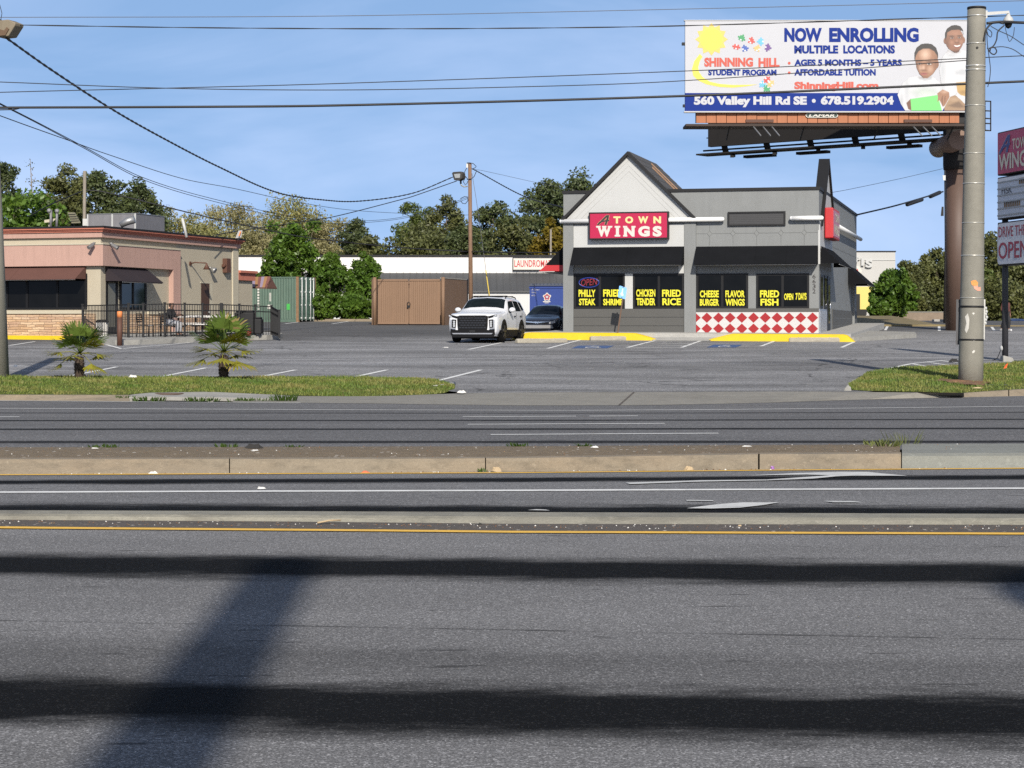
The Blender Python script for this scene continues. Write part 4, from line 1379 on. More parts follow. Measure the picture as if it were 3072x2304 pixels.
# right hand walk slab that runs out past the corner
mb = MB()
q = [G(2462, 1012), G(2676, 1001), G(2674, 997), G(2456, 1000)]
q = [FR.pt(1.1, 0, 1.9), FR.pt(1.5, 0, 1.5), SR.pt(4.5, 0, 3.6), SR.pt(7.5, 0, 3.4), SR.pt(9, 0, 1.3), SR.pt(0, 0, 1.2)]
t_ = [Vector((v.x, v.y, lotz(v.y) + .17)) for v in q]
b_ = [Vector((v.x, v.y, lotz(v.y) - .05)) for v in q]
n_ = len(q)
mb.add(t_ + b_, [tuple(range(n_))] + [(i, n_ + i, n_ + (i + 1) % n_, (i + 1) % n_) for i in range(n_)])
tag(mb.build("pavement", M["concrete"], recalc=True), kind="structure")
# wheel stops
def stop(x0, y0, x1, y1, label):
 a, b = G(x0, y0), G(x1, y1)
 b = Vector((b.x, a.y + (b.y - a.y), 0))
 d = Vector((b.x - a.x, b.y - a.y, 0))
 L = d.length
 o = thing("wheel_stop", label, "wheel stop", ((a.x + b.x) / 2, (a.y + b.y) / 2, lotz((a.y + b.y) / 2)), math.atan2(d.y, d.x), "concrete wheel stops before the restaurant")
 mb = MB()
 sec = [(-.11, 0), (-.10, .13), (-.06, .165), (.06, .165), (.10, .13), (.11, 0)]
 xs = [-L / 2, -L / 2 + .06, -L / 4, 0, L / 4, L / 2 - .06, L / 2]
 rnd = random.Random(int(x0))
 rows_ = []
 for i, x in enumerate(xs):
  k = .8 if i in (0, 6) else 1
  rows_.append([Vector((x, p * k, z * (1 if z == 0 else k) + (rnd.random() - .5) * .012 * (z > 0))) for p, z in sec])
 for i in range(6):
  for k in range(5):
   mb.face([rows_[i][k], rows_[i + 1][k], rows_[i + 1][k + 1], rows_[i][k + 1]])
 mb.face(rows_[0])
 mb.face(rows_[-1][::-1])
 mb.build("wheel_stop_block", M["wheel_stop"], o, local=True, recalc=True)
 for sx in (-.6, .6):
  mb = MB()
  mb.lathe((sx, 0, .14), [(.02, 0), (.02, .035), (.012, .04)], 8)
  mb.build("rebar_pin", M["metal_grey"], o, local=True)
stop(1549, 1030, 1699, 1027, "pale concrete wheel stop left of the bent blue sign, nearest the white car")
stop(1770, 1021.5, 1920, 1020.5, "stained dark concrete wheel stop at the foot of the bent blue sign")
stop(2138, 1021.5, 2287, 1021, "concrete wheel stop below the left half of the red checkers")
stop(2367, 1025.5, 2518, 1025.5, "concrete wheel stop at the right end of the yellow kerb")
# bent blue parking sign
b0 = FR.pt(FR.px(1852, 1000, 1.75)[0], lotz(79) + .2, 1.75)
sp = thing("parking_sign", "faded light blue accessible parking sign on a leaning rusty post", "sign", b0)
tp = P(1873.5, 860, b0.y + .05)
mb = MB()
mb.bar(b0, tp, .055, .03)
part(mb, "post", mat("rusty_brown_post", (0.10, 0.06, 0.04), .8, var=.3, vs_=8), sp)
mb = MB()
q = [(1858, 858), (1860, 857), (1879, 863), (1880.5, 866), (1876, 896), (1874, 897.5), (1855, 892), (1853.6, 890)]
fr_s = Frame((tp.x, tp.y - .05, 0), 4)
mb.prism(fr_s, [fr_s.px(x, y, .012) for x, y in q], 0, .012)
pn = part(mb, "sign_panel", mat("faded_blue_sign", (0.18, 0.42, 0.80), .4, var=.12, vs_=5), sp)
mb = MB()
fr2 = lambda x, y: fr_s.px(x, y, .014)
mb.sheet(fr_s, [fr2(*v) for v in ((1867, 865), (1870, 866), (1868.5, 877), (1871, 886), (1868, 888), (1862, 886), (1861, 880), (1865, 876))], .015)
part(mb, "sign_symbol", mat("worn_white_symbol", (0.5, 0.62, 0.78), .5), pn)
mb = MB()
for x, y in ((1869.5, 861.5), (1865.5, 893)):
 c = fr_s.px(x, y, .016)
 mb.lathe(fr_s.pt(c[0], c[1], .012), [(.02, 0), (.02, .008)], 8, ax=fr_s.n)
part(mb, "bolt", "black_trim", pn)
# ------------------------------------------------------------------ the coral and stone diner on the left
M["beige"] = mat("beige_stucco", (0.39, 0.345, 0.26), 0.85, var=0.07, bump=0.4, bs=70, streak=0.12)
M["cream"] = mat("cream_stucco_trim", (0.42, 0.38, 0.29), 0.85, var=0.06, bump=0.3, bs=70)
M["pink"] = mat("faded_pink_stucco", (0.40, 0.252, 0.205), 0.85, var=0.09, bump=0.35, bs=70, streak=0.25)
M["coral"] = mat("coral_stucco", (0.42, 0.145, 0.095), 0.85, var=0.07, bump=0.3, bs=70, streak=0.2)
M["awning_brown"] = mat("brown_awning_cloth", (0.105, 0.052, 0.042), 0.85, var=0.15, spec=0.2)
M["awning_plum"] = mat("dark_plum_awning_cloth", (0.028, 0.022, 0.026), 0.85, var=0.2, spec=0.2)
M["door_brown"] = mat("dark_brown_door", (0.055, 0.026, 0.016), 0.6, var=0.2)
M["rust_brown"] = mat("brown_painted_steel", (0.085, 0.036, 0.022), 0.7, var=0.15, streak=0.2)
M["orange"] = mat("orange_paint", (0.62, 0.20, 0.06), 0.6)
LF = Frame((-16.45, 80, 0), 18)
LR = Frame((-16.45, 80, 0), 18, side=True)
M["stone"] = stone_veneer("stacked_stone_veneer", LF)
M["stone_side"] = stone_veneer("stacked_stone_veneer_side", LR)
din = thing("diner_building", "coral and beige stucco diner with stacked stone base and brown awnings", "restaurant", (-16.45, 80, 0.75))
z1 = lambda y: CH - (y - HY) * 80 / F
def c1(px, py):
 return px * .42194, 460 + py * .42194
LEFT = -13.0
VD = LR.px(713, 800)[0]
VX = LR.px(760, 850)[0]
ztop = z1(680)
mb = MB()
mb.fbox(LF, LEFT, 0, .4, ztop - .1, -VD, 0)
part(mb, "wall", "beige", din)
mb = MB()
mb.fbox(LR, VD, VX, .6, LR.px(735, 812)[1], -8, -.05)
part(mb, "rear_wing", "beige", din)
mb = MB()
zc = LR.px(735, 814)[1]
mb.fbox(LR, VD - .0, VX + .1, zc - .42, zc - .08, -8, .06)
mb.fbox(LR, VD - .0, VX + .15, zc - .08, zc + .03, -8, .16)
part(mb, "rear_cornice", "coral", din)
# cornice: black cap, coral mouldings, pink fascia
mb = MB()
mb.fbox(LF, LEFT, .32, ztop - .05, ztop + .02, -VD - .2, .32)
part(mb, "roof_cap", "black_trim", din)
mb = MB()
for za, zb, t in ((683.5, 688, .30), (688, 692, .24), (692, 696.5, .19)):
 mb.fbox(LF, LEFT, t, z1(zb) + .002, z1(za), -VD - t * .5, t)
part(mb, "cornice", "coral", din)
mb = MB()
mb.fbox(LF, LEFT, .13, z1(712), z1(696.5), -VD - .07, .13)
part(mb, "fascia", "pink", din)
mb = MB()
t = .22
BE = LR.px(542, 790, t)[0]
zb0, zb1 = z1(797.5), z1(734)
mb.fbox(LF, LEFT, t, zb0, zb1, -.05, t)
mb.fbox(LR, .05, BE, zb0, zb1, -.05, t)
LEG = LR.px(520.5, 850, t)[0]
mb.fbox(LR, LEG, BE, .7, zb0 - .002, -.05, t)
part(mb, "pink_band", "pink", din)
mb = MB()
mb.fbox(LF, LEFT, t + .03, zb1, zb1 + .05, -.05, t + .03)
mb.fbox(LR, .05, BE + .02, zb1, zb1 + .05, -.05, t + .03)
part(mb, "band_ledge", "cream", din)
# front window band under a long awning
wx1 = LF.px(262, 880)[0]
zw0, zw1 = z1(928), z1(820)
mb = MB()
mb.fbox(LF, LEFT + .5, wx1, zw0, zw0 + .08, -.02, .04)
mb.fbox(LF, LEFT + .5, wx1, zw1 - .08, zw1, -.02, .04)
for x in (19 + 3, 82, 173, 259, -75, -170):
 s = LF.px(x, 880)[0]
 mb.fbox(LF, s - .05, s + .05, zw0 + .08, zw1 - .08, -.02, .04)
w = part(mb, "window", "frame_black", din)
mb = MB()
mb.fbox(LF, LEFT + .5, wx1 - .06, zw0 + .08, zw1 - .08, -.02, .015)
part(mb, "pane", "glass", w)
shed(LF, LEFT + .4, LF.px(259, 800)[0], z1(798), LF.px(200, 836, .85)[1], .85, .02, m="awning_brown", parent=din)
mb = MB()
mb.fbox(LF, LEFT, wx1 + .0, z1(941), z1(932.5), -.02, .13)
mb.fbox(LR, LR.px(440, 940)[0], LR.px(600, 940)[0], z1(941), z1(932.5), -.02, .12)
part(mb, "window_sill", "cream", din)
mb = MB()
mb.fbox(LF, LEFT, LF.px(287, 980)[0], .5, z1(941), -.02, .07)
part(mb, "stone_base", "stone", din)
mb = MB()
mb.fbox(LR, LR.px(364, 980)[0], LEG, .5, z1(941), -.02, .07)
part(mb, "stone_base", "stone_side", din)
mb = MB()
mb.fbox(LR, BE, LR.px(600, 980)[0], .5, z1(950), -.02, .04)
part(mb, "stone_base", "stone_side", din)
# glazed entrance and window on the side, under their own awning
mb = MB()
d0, d1 = LR.px(317, 880)[0], LR.px(352, 880)[0]
zd1 = z1(826)
mb.fbox(LR, d0, d1, .8, zd1, -.02, .03)
d = part(mb, "door", "frame_black", din)
mb = MB()
mb.fbox(LR, d0 + .15, d1 - .22, 1.2, zd1 - .25, .03, .036)
part(mb, "pane", mat("curtained_glass", (0.13, 0.125, 0.10), .15, var=.2), d)
mb = MB()
mb.tube([LR.pt(d1 - .12, 1.7, .03), LR.pt(d1 - .12, 1.7, .09), LR.pt(d1 - .12, 2.1, .09), LR.pt(d1 - .12, 2.1, .03)], .018, 6)
part(mb, "handle", "chrome", d)
w0, w1 = LR.px(358, 880)[0], LR.px(437, 880)[0]
mb = MB()
mb.fbox(LR, w0, w1, zw0, zd1, -.02, .02)
for x in (360, 397, 435):
 s = LR.px(x, 880)[0]
 mb.fbox(LR, s - .07, s + .07, zw0, zd1, .02, .05)
w = part(mb, "window", "frame_black", din)
mb = MB()
mb.fbox(LR, w0 + .1, w1 - .1, zw0 + .1, zd1 - .1, .02, .026)
part(mb, "pane", "glass_tint", w)
shed(LR, LR.px(315, 800)[0], LR.px(437, 805)[0], z1(799), LR.px(380, 843, .8)[1], .8, .02, m="awning_plum", parent=din)
# brown service door, flat pale strip coloured as its sunlit reveal, corner pilaster
mb = MB()
a, b = LR.px(603, 900)[0], LR.px(628, 900)[0]
zt_ = LR.px(615, 850)[1]
mb.fbox(LR, a, b, .85, zt_, -.02, .012)
d = part(mb, "door", "door_brown", din)
mb = MB()
mb.ball(LR.pt(b - .12, 1.85, .05), .045, 8)
part(mb, "handle", "metal_grey", d)
mb = MB()
mb.fbox(LR, b, LR.px(637, 900)[0], .85, zt_, -.02, .016)
mb.fbox(LR, a - .08, LR.px(637, 900)[0], zt_, zt_ + .06, -.02, .02)
part(mb, "sunlit_reveal_strip", "cream", din)
mb = MB()
mb.fbox(LR, LR.px(696, 850)[0], VD - .02, .8, z1(712) - .0, -.02, .055)
part(mb, "pilaster", "cream", din)
# small fittings on the walls
mb = MB()
p, q = LR.px(570, 791), LR.px(600, 797)
mb.tube([LR.pt(p[0], p[1], .0), LR.pt(p[0], p[1] + .05, .25), LR.pt(p[0] + .05, p[1] + .02, .75)], .03, 6)
mb.lathe(LR.pt(p[0], p[1], .0), [(.1, 0), (.1, .04)], 10, ax=LR.n)
mb.lathe(LR.pt(p[0] + .05, p[1] - .26, .78), [(.16, 0), (.05, .2), (.03, .28)], 12)
tag(mb.build("wall_lamp", M["rust_brown"], loc=LR.pt(p[0], p[1], 0)), "brown gooseneck lamp on the beige side wall above the service door", "wall lamp")
mb = MB()
p = LR.px(625, 803)
mb.tube([LR.pt(p[0], p[1], 0), LR.pt(p[0], p[1], .15)], .04, 6)
mb.lathe(LR.pt(p[0], p[1] - .02, .12), [(.06, 0), (.13, .18), (.13, .26)], 10, ax=(LR.n + Vector((0, 0, -.6))))
tag(mb.build("wall_lamp", M["metal_grey"], loc=LR.pt(p[0], p[1], 0)), "small round floodlight on the beige side wall right of the gooseneck lamp", "wall lamp")
mb = MB()
p = LR.px(675, 797)
mb.fbox(LR, p[0] - .25, p[0] + .15, p[1] - .32, p[1] + .32, 0, .22)
mb.tube([LR.pt(p[0] - .4, p[1], .1), LR.pt(p[0] - .2, p[1], .12)], .08, 8)
tag(mb.build("meter_box", M["rust_brown"], loc=LR.pt(p[0], p[1], 0)), "brown box fixed high on the beige wall near its far corner", "wall box")
for sx, lab in ((LF.pt(-.12, 0, 0), "dark security camera on the front face of the diner corner"), (LR.pt(.25, 0, 0), "dark security camera on the side face of the diner corner")):
 mb = MB()
 z = z1(737)
 f = LF if "front" in lab else LR
 b0 = Vector((sx.x, sx.y, z)) + f.n * t
 mb.tube([b0 + Vector((0, 0, .1)), b0 + f.n * .15 + Vector((0, 0, .1))], .03, 6)
 mb.lathe(b0 + f.n * .12 + Vector((0, 0, .06)), [(.045, 0), (.075, .05), (.075, .3), (.09, .32)], 10, ax=(f.n + Vector((-.4 if f is LF else .2, 0, -.7))))
 tag(mb.build("security_camera", M["metal_grey"], loc=b0), lab, "security camera")
# rear striped awning
mb = MB()
N = 6
tl, tr, bl_, br_ = P(757, 831, 95.2), P(812, 829, 95.2), P(757, 861, 94.3), P(801, 862, 94.3)
for k in range(N):
 a, b = k / N, (k + 1) / N
 mb.face([bl_.lerp(br_, a), bl_.lerp(br_, b), tl.lerp(tr, b), tl.lerp(tr, a)], k % 3)
rr = P(831, 864, 95.2)
mb.face([br_, rr, tr], 3)
mb.face([bl_ + Vector((0, 0, -.07)), br_ + Vector((0, 0, -.07)), br_, bl_], 3)
mb.face([br_ + Vector((0, 0, -.07)), rr + Vector((0, 0, -.05)), rr, br_], 3)
mb.face([bl_ + Vector((0, 0, -.07)), P(757, 864, 95.2), rr + Vector((0, 0, -.05)), br_ + Vector((0, 0, -.07))], 3)
mb.face([tl, tr, rr, P(757, 864, 95.2)], 3)
mb.build("striped_awning", [mat("lavender_awning_stripe", (.22, .175, .24), .8), mat("ochre_awning_stripe", (.26, .14, .06), .8), mat("maroon_awning_stripe", (.15, .06, .05), .8), M["rust_brown"]], din)
# things on the roof
hv = thing("rooftop_unit", "large weathered grey metal air handling box on the diner roof", "rooftop unit", P(335, 690, 86))
HF = Frame(P(407, 690, 85.5), 18)
hz0, hz1 = ztop - .3, HF.px(407, 641)[1]
mb = MB()
hs = HF.px(262, 660)[0]
M["galv"] = mat("dull_galvanised_sheet", (0.20, 0.195, 0.205), 0.6, 0.3, var=0.2, vs_=3, streak=0.3)
mb.fbox(HF, hs, 0, hz0, hz1, -2.6, 0)
part(mb, "casing", "galv", hv)
for s in (hs + .02, HF.px(337, 660)[0], -.02):
 mb = MB()
 mb.fbox(HF, s - .035, s + .035, hz0, hz1 + .02, -.02, .02)
 part(mb, "white_seam", "white_wall", hv)
mb = MB()
mb.fbox(HF, hs, .02, hz1, hz1 + .03, -2.6, .02)
part(mb, "top_flashing", "metal_grey", hv)
mb = MB()
mb.tube([P(361, 676, 84.6), P(380, 665, 84.6), P(404, 658, 84.6)], [.12, .16, .17], 8)
tag(mb.build("roof_duct", M["metal_grey"], loc=P(361, 676, 84.6)), "dark slanting duct in front of the grey rooftop box", "duct")
for x, y0, dx in ((152, 625, "left"), (170, 626, "right")):
 mb = MB()
 b0 = P(x, 685, 83)
 top = P(x + 1, y0 + 6, 83)
 mb.tube([b0, top], .055, 8)
 mb.lathe(top + Vector((-.08 if x < 160 else 0, 0, -.02)), [(.03, -.03), (.095, 0), (.095, .07), (.03, .10)], 12, ax=(.3, -1, .1))
 tag(mb.build("vent_pipe", M["galv"], loc=b0), f"thin silver vent pipe with round cap on the diner roof, {dx} one of a pair", "vent pipe")
mb = MB()
f_ = Frame(P(221, 672, 84), 18)
q = [(202, 637), (222, 637), (240, 669), (215, 670)]
mb.prism(f_, [f_.px(*v) for v in q], -.08, 0)
for k in range(1, 5):
 a, b = f_.px(202 + 13 * k / 5, 637 + 33 * k / 5), f_.px(222 + 18 * k / 5, 637 + 32 * k / 5)
 mb.bar(f_.pt(a[0], a[1], 0.0), f_.pt(b[0], b[1], 0.0), .03, .03, 1)
mb.bar(f_.pt(f_.px(215, 670)[0], f_.px(215, 670)[1], -.05), P(226, 690, 84.5), .06, .06, 1)
tag(mb.build("louvre_hood", [mat("olive_filter_panel", (.16, .15, .10), .7), M["black_trim"]], loc=P(221, 690, 84)), "tilted olive louvred panel on the diner roof left of the bare wooden pole", "roof panel")
mb = MB()
mb.box6([P(133, 668, 83.3), P(158, 666, 83.3), P(158, 666, 83.8), P(133, 668, 83.8), P(133, 660, 83.3), P(169, 655, 83.3), P(169, 655, 83.8), P(133, 660, 83.8)])
mb.tube([P(148, 666, 83.5), P(148, 690, 83.5)], .04, 6)
tag(mb.build("roof_lamp", M["cream"], loc=P(148, 690, 83.5)), "pale cream fixture on the diner roof behind the twin vent pipes", "roof fixture")
mb = MB()
mb.tube([P(560, 712, 84), P(547, 655, 84)], .06, 8)
tag(mb.build("vent_pipe", M["white_wall"], loc=P(560, 712, 84)), "leaning white pipe sticking up behind the diner side parapet", "vent pipe")
mb = MB()
a = P(712, 718, 91)
mb.tube([a, P(716, 712, 91)], .07, 8)
mb.box6([P(706, 715, 90.8), P(724, 712, 90.8), P(724, 712, 91.2), P(706, 715, 91.2), P(715, 692, 90.8), P(727, 690, 90.8), P(727, 690, 91.2), P(715, 692, 91.2)])
mb.bar(P(722, 694, 90.7), P(717, 708, 90.7), .06, .05, 1)
tag(mb.build("roof_floodlight", [M["metal_grey"], M["orange"]], loc=a), "grey floodlight with orange stripe on the far corner of the diner roof", "floodlight")
# ------------------------------------------------------------------ patio, fence, furniture
pp = [(285, 1030), (300, 1033.5), (345, 1036), (420, 1034), (590, 1027), (700, 1022), (800, 1019.5), (838, 1017.5), (848, 1014), (835, 1010)]
top = []
for x, y in pp:
 q = G(x, y)
 top.append(Vector((q.x, q.y, lotz(q.y) + .19)))
back = [LR.pt(11.5, 0, .02), LR.pt(0, 0, .02), LF.pt(-1.0, 0, .1)]
top += [Vector((q.x, q.y, lotz(q.y) + .19)) for q in back]
n_ = len(top)
mb = MB()
mb.add(top + [Vector((q.x, q.y, lotz(q.y) - .05)) for q in top], [tuple(range(n_))] + [(i, n_ + i, n_ + (i + 1) % n_, (i + 1) % n_) for i in range(n_)])
tag(mb.build("patio", M["concrete"], recalc=True), kind="structure")
mb = MB()
a, b = LF.pt(LEFT, 0, .55), LF.pt(-1.15, 0, .55)
mb.face([a + Vector((0, 0, lotz(a.y) - .05)), b + Vector((0, 0, lotz(b.y) - .05)), b + Vector((0, 0, lotz(b.y) + .15)), a + Vector((0, 0, lotz(a.y) + .15))])
c, d_ = LF.pt(LEFT, 0, .05), LF.pt(-1.15, 0, .05)
mb.face([a + Vector((0, 0, lotz(a.y) + .15)), b + Vector((0, 0, lotz(b.y) + .15)), d_ + Vector((0, 0, lotz(b.y) + .16)), c + Vector((0, 0, lotz(a.y) + .16))])
tag(mb.build("kerb", M["curb_yellow"]), kind="structure")
fn = thing("patio_fence", "black metal picket fence enclosing the diner patio", "fence", P(386, 1013, 76.5))
posts = [(248, 914, 1003, 79.3), (386, 911, 1014, 76.5), (430, 911, 1014, 76.6), (494, 909, 1012, 77.0), (554, 910, 1011, 77.6), (607, 911, 1010, 78.2), (664, 911, 1008.5, 78.8), (718, 913, 1007, 79.4), (766, 915, 1006, 80.0), (814, 917, 1006, 80.5), (838, 931, 1013, 78.9)]
M["fence_black"] = mat("black_fence_paint", (0.010, 0.010, 0.011), .6, var=.2, spec=.3)
for i, (x, y0, y1, d) in enumerate(posts):
 mb = MB()
 wdt = .075 if x not in (664,) else .13
 mb.bar(P(x, y1 + 1, d), P(x, y0, d), wdt, wdt)
 mb.box(*[v for k in range(3) for v in (P(x, y0, d)[k] - (.055 if k < 2 else 0), P(x, y0, d)[k] + (.055 if k < 2 else .03))])
 part(mb, "post", "fence_black", fn)
 if i + 1 < len(posts):
  x2, y02, y12, d2 = posts[i + 1]
  a0, a1, b0, b1 = P(x, y0 + 3, d), P(x, y1 - 2, d), P(x2, y02 + 3, d2), P(x2, y12 - 2, d2)
  L = (b0 - a0).length
  mb = MB()
  for f in (.0, .19, .88):
   mb.bar(a0.lerp(a1, f), b0.lerp(b1, f), .035, .04)
  n = max(2, int(L / .115))
  for k in range(1, n):
   f = k / n
   mb.bar(a0.lerp(b0, f), a1.lerp(b1, f), .022, .022)
  part(mb, "picket_panel", "fence_black", fn)
bo = thing("bollard", "brown steel bollard with faded orange top beside the patio kerb", "bollard", G(359, 1037))
b0 = bo.location
mb = MB()
zt_ = P(359, 952, b0.y).z
zo = P(359, 934, b0.y).z
mb.lathe((b0.x, b0.y, 0), [(.098, b0.z - .05), (.096, zt_)], 16)
part(mb, "post", "rust_brown", bo)
mb = MB()
mb.lathe((b0.x, b0.y, 0), [(.1, zt_), (.099, zo - .02), (.085, zo), (.001, zo + .005)], 16)
part(mb, "painted_top", "orange", bo)
def pz(d):
 return lotz(d) + .19
M["table_white"] = mat("pale_table_top", (0.60, 0.58, 0.55), .5)
M["table_frame"] = mat("dark_table_frame", (0.014, 0.011, 0.010), .5, spec=.3)
def picnic(xc, d, label, half=1.05):
 X = (xc - CX) * d / F
 z = pz(d)
 t = thing("picnic_table", label, "picnic table", (X, d, z), math.radians(-18), "picnic tables on the diner patio")
 mb = MB()
 mb.box(-half, half, -.38, .38, .72, .76)
 mb.build("table_top", M["table_white"], t, local=True, bevel=.012)
 for sy in (-.72, .72):
  mb = MB()
  mb.box(-half, half, sy - .14, sy + .14, .43, .465)
  mb.build("bench", M["table_white"], t, local=True, bevel=.01)
 for sx in (-half + .25, half - .25):
  mb = MB()
  mb.tube([(sx, -.72, .43), (sx, -.6, .40), (sx, -.3, .36), (sx, 0, .35), (sx, .3, .36), (sx, .6, .40), (sx, .72, .43)], .035, 8)
  mb.tube([(sx, 0, .02), (sx, 0, .72)], .045, 8)
  mb.tube([(sx, -.5, .02), (sx, .5, .02)], .035, 8)
  mb.build("leg", M["table_frame"], t, local=True)
 return t
picnic(590, 78.9, "white topped picnic table in front of the hooded seated person")
picnic(640, 81.3, "second white picnic table on the patio farther toward the brown service door")
def chair(x, d, rz, label):
 X = (x - CX) * d / F
 t = thing("patio_chair", label, "chair", (X, d, pz(d)), rz, "dark chairs on the diner patio")
 mb = MB()
 mb.box(-.24, .24, -.22, .22, .42, .45)
 mb.build("seat", M["table_white"], t, local=True, bevel=.01)
 mb = MB()
 mb.tube([(-.24, -.22, 0), (-.24, -.22, .43), (-.24, .22, .45), (-.22, .3, .9), (.22, .3, .9), (.24, .22, .45), (.24, -.22, .43), (.24, -.22, 0)], .02, 6)
 mb.tube([(-.24, .22, .43), (-.24, .26, 0)], .02, 6)
 mb.tube([(.24, .22, .43), (.24, .26, 0)], .02, 6)
 mb.build("frame", M["table_frame"], t, local=True)
 mb = MB()
 for k in range(4):
  mb.box(-.22, .22, .265 + k * .008, .285 + k * .008, .56 + k * .085, .61 + k * .085)
 mb.build("backrest", M["table_frame"], t, local=True)
chair(437, 77.6, math.radians(75), "dark framed patio chair behind the fence just right of the bollard")
chair(470, 78.6, math.radians(-100), "dark framed patio chair between the bollard and the seated person")
tc = thing("trash_can", "pale grey ribbed trash can by the diner entrance", "trash can", P(306, 1006, 78.8))
mb = MB()
b0 = Vector(tc.location)
mb.lathe((b0.x, b0.y, b0.z - .08), [(.2, 0), (.235, .6)], 18)
for k in range(18):
 a = 2 * math.pi * k / 18
 mb.bar((b0.x + .203 * math.cos(a), b0.y + .203 * math.sin(a), b0.z - .07), (b0.x + .238 * math.cos(a), b0.y + .238 * math.sin(a), b0.z + .5), .03, .02)
part(mb, "can_body", M["table_white"], tc)
mb = MB()
mb.lathe((b0.x, b0.y, b0.z + .52), [(.26, 0), (.26, .05), (.17, .09), (.15, .1)], 18)
part(mb, "lid", "table_frame", tc)
for (x0, y0, x1, y1, d, lab) in ((707, 931, 764, 1004, 79.9, "tall black covered smoker box behind the right end of the patio fence"), (765, 951, 787, 1004, 79.8, "short black covered box right of the tall smoker box on the patio")):
 a, b = P(x0, y1 + 2, d), P(x1, y0, d)
 t_ = thing("covered_grill", lab, "grill", ((a.x + b.x) / 2, d, pz(d)))
 mb = MB()
 mb.box(a.x, b.x, d - .3, d + .35, pz(d) + .05, b.z - .08)
 mb.box(a.x + .03, b.x - .03, d - .27, d + .32, b.z - .08, b.z)
 part(mb, "cover", "fence_black", t_, bevel=.04)
 mb = MB()
 for xx in (a.x + .08, b.x - .08):
  mb.lathe((xx, d - .25, pz(d) + .04), [(.04, -.02), (.04, .02)], 8, ax=(1, 0, 0))
 part(mb, "wheel", "table_frame", t_)
mb = MB()
b0 = Vector((P(745, 1003, 79.3).x, 79.3, pz(79.3)))
mb.lathe(b0, [(.09, 0), (.11, .02), (.11, .14), (.08, .17), (.03, .19)], 14)
mb.tube([b0 + Vector((-.12, 0, .12)), b0 + Vector((-.08, 0, .27)), b0 + Vector((.08, 0, .27)), b0 + Vector((.12, 0, .12))], .012, 6)
tag(mb.build("fuel_can", mat("dull_red_can", (.16, .012, .012), .6), loc=b0), "small red can on the patio below the tall black smoker box", "can")
# ------------------------------------------------------------------ windmill palms in the grass
def palm(x, y, d, seed, label, htrunk, spread):
 rnd = random.Random(seed)
 b = P(x, y, d)
 t = thing("palm_tree", label, "palm tree", b, 0, "small fan palms in the grass strip")
 mb = MB()
 prof = []
 n = 16
 for i in range(n + 1):
  f = i / n
  r = .082 + .03 * math.sin(f * 3.1) + .014 * (i % 2)
  prof.append((r if i < n else .05, -.04 + htrunk * f))
 mb.lathe((.0, 0, 0), prof, 12)
 for k in range(200):
  a, f = rnd.random() * 6.283, rnd.random()
  r = .10 + .025 * math.sin(f * 3.1)
  c = Vector((r * math.cos(a), r * math.sin(a), htrunk * f))
  o_ = Vector((math.cos(a), math.sin(a), 0))
  s = Vector((-o_.y, o_.x, 0)) * .016
  e = c + o_ * (.025 + .035 * rnd.random()) + Vector((0, 0, .05 - .07 * rnd.random()))
  mb.face([c - s, c + s, e])
 mb.build("trunk", M["palm_trunk"], t, local=True)
 crown = Vector((0.01, 0, htrunk + .02))
 for k in range(19):
  a = k * 2.39996 + rnd.random() * .4
  f = k / 18                                  # 0 = top, young; 1 = old, drooping
  el = math.radians(80 - 100 * f + rnd.uniform(-9, 9))
  dead = False
  pl = (.33 + .15 * rnd.random()) * spread
  o_ = Vector((math.cos(a) * math.cos(el), math.sin(a) * math.cos(el), math.sin(el)))
  side = Vector((-math.sin(a), math.cos(a), 0))
  nrm = side.cross(o_)
  hub = crown + o_ * pl + Vector((0, 0, -.05 * f))
  mb = MB()
  mb.tube([crown, crown + o_ * pl * .5 + Vector((0, 0, .01)), hub], [.011, .009, .007], 5)
  L = (.38 + .10 * rnd.random()) * spread * (1 - .2 * dead)
  nb = 15
  for j in range(nb):
   th = math.radians(-82 + 164 * j / (nb - 1)) + rnd.uniform(-.03, .03)
   dr = (o_ * math.cos(th) + side * math.sin(th)).normalized()
   l = L * (.72 + .28 * math.cos(th * .8)) * rnd.uniform(.9, 1.05)
   cup = nrm * (.10 * abs(math.sin(th)) - .02)
   w = dr.cross(nrm).normalized() * (.024 * spread)
   p1 = hub + dr * l * .5 + cup * .6 + nrm * .02
   sag = Vector((0, 0, -1)) * (l * l * (.95 if dead else .25) * rnd.uniform(.6, 1.3))
   p2 = hub + dr * l * (.78 if dead else .97) + cup + sag
   pm = hub + dr * l * .8 + cup * .9 + sag * .45
   mb.face([hub - w * .35, hub + w * .35, p1 + w, p1 - w], 1 if dead and rnd.random() < .7 else 0)
   tipm = 1 if (dead and rnd.random() < .75) or rnd.random() < .10 + .35 * max(0, f - .6) else 0
   mb.face([p1 - w, p1 + w, pm + w * .75, pm - w * .75], tipm)
   mb.face([pm - w * .75, pm + w * .75, p2], tipm)
  kind = 2 if f > .52 else 0
  mb.build("frond", [M["palm_yellow"] if kind == 2 else M["palm_green"], M["palm_dead"]], t, local=True)
 return t
M["palm_trunk"] = mat("fibrous_palm_trunk", (0.055, 0.038, 0.026), .95, var=.5, vs_=30, bump=.8, bs=60)
M["palm_green"] = leafmat("palm_frond_green", (0.10, 0.15, 0.03), .35, trans=.35, rough=.4)
M["palm_yellow"] = leafmat("palm_frond_yellow_green", (0.24, 0.235, 0.035), .35, trans=.3, rough=.45)
M["palm_dead"] = leafmat("palm_frond_dry", (0.24, 0.185, 0.075), .35, trans=.2, rough=.7)
palm(238, 1136, 45.9, 4, "smaller fan palm near the left pole with dry skirt hanging low", .56, 1.06)
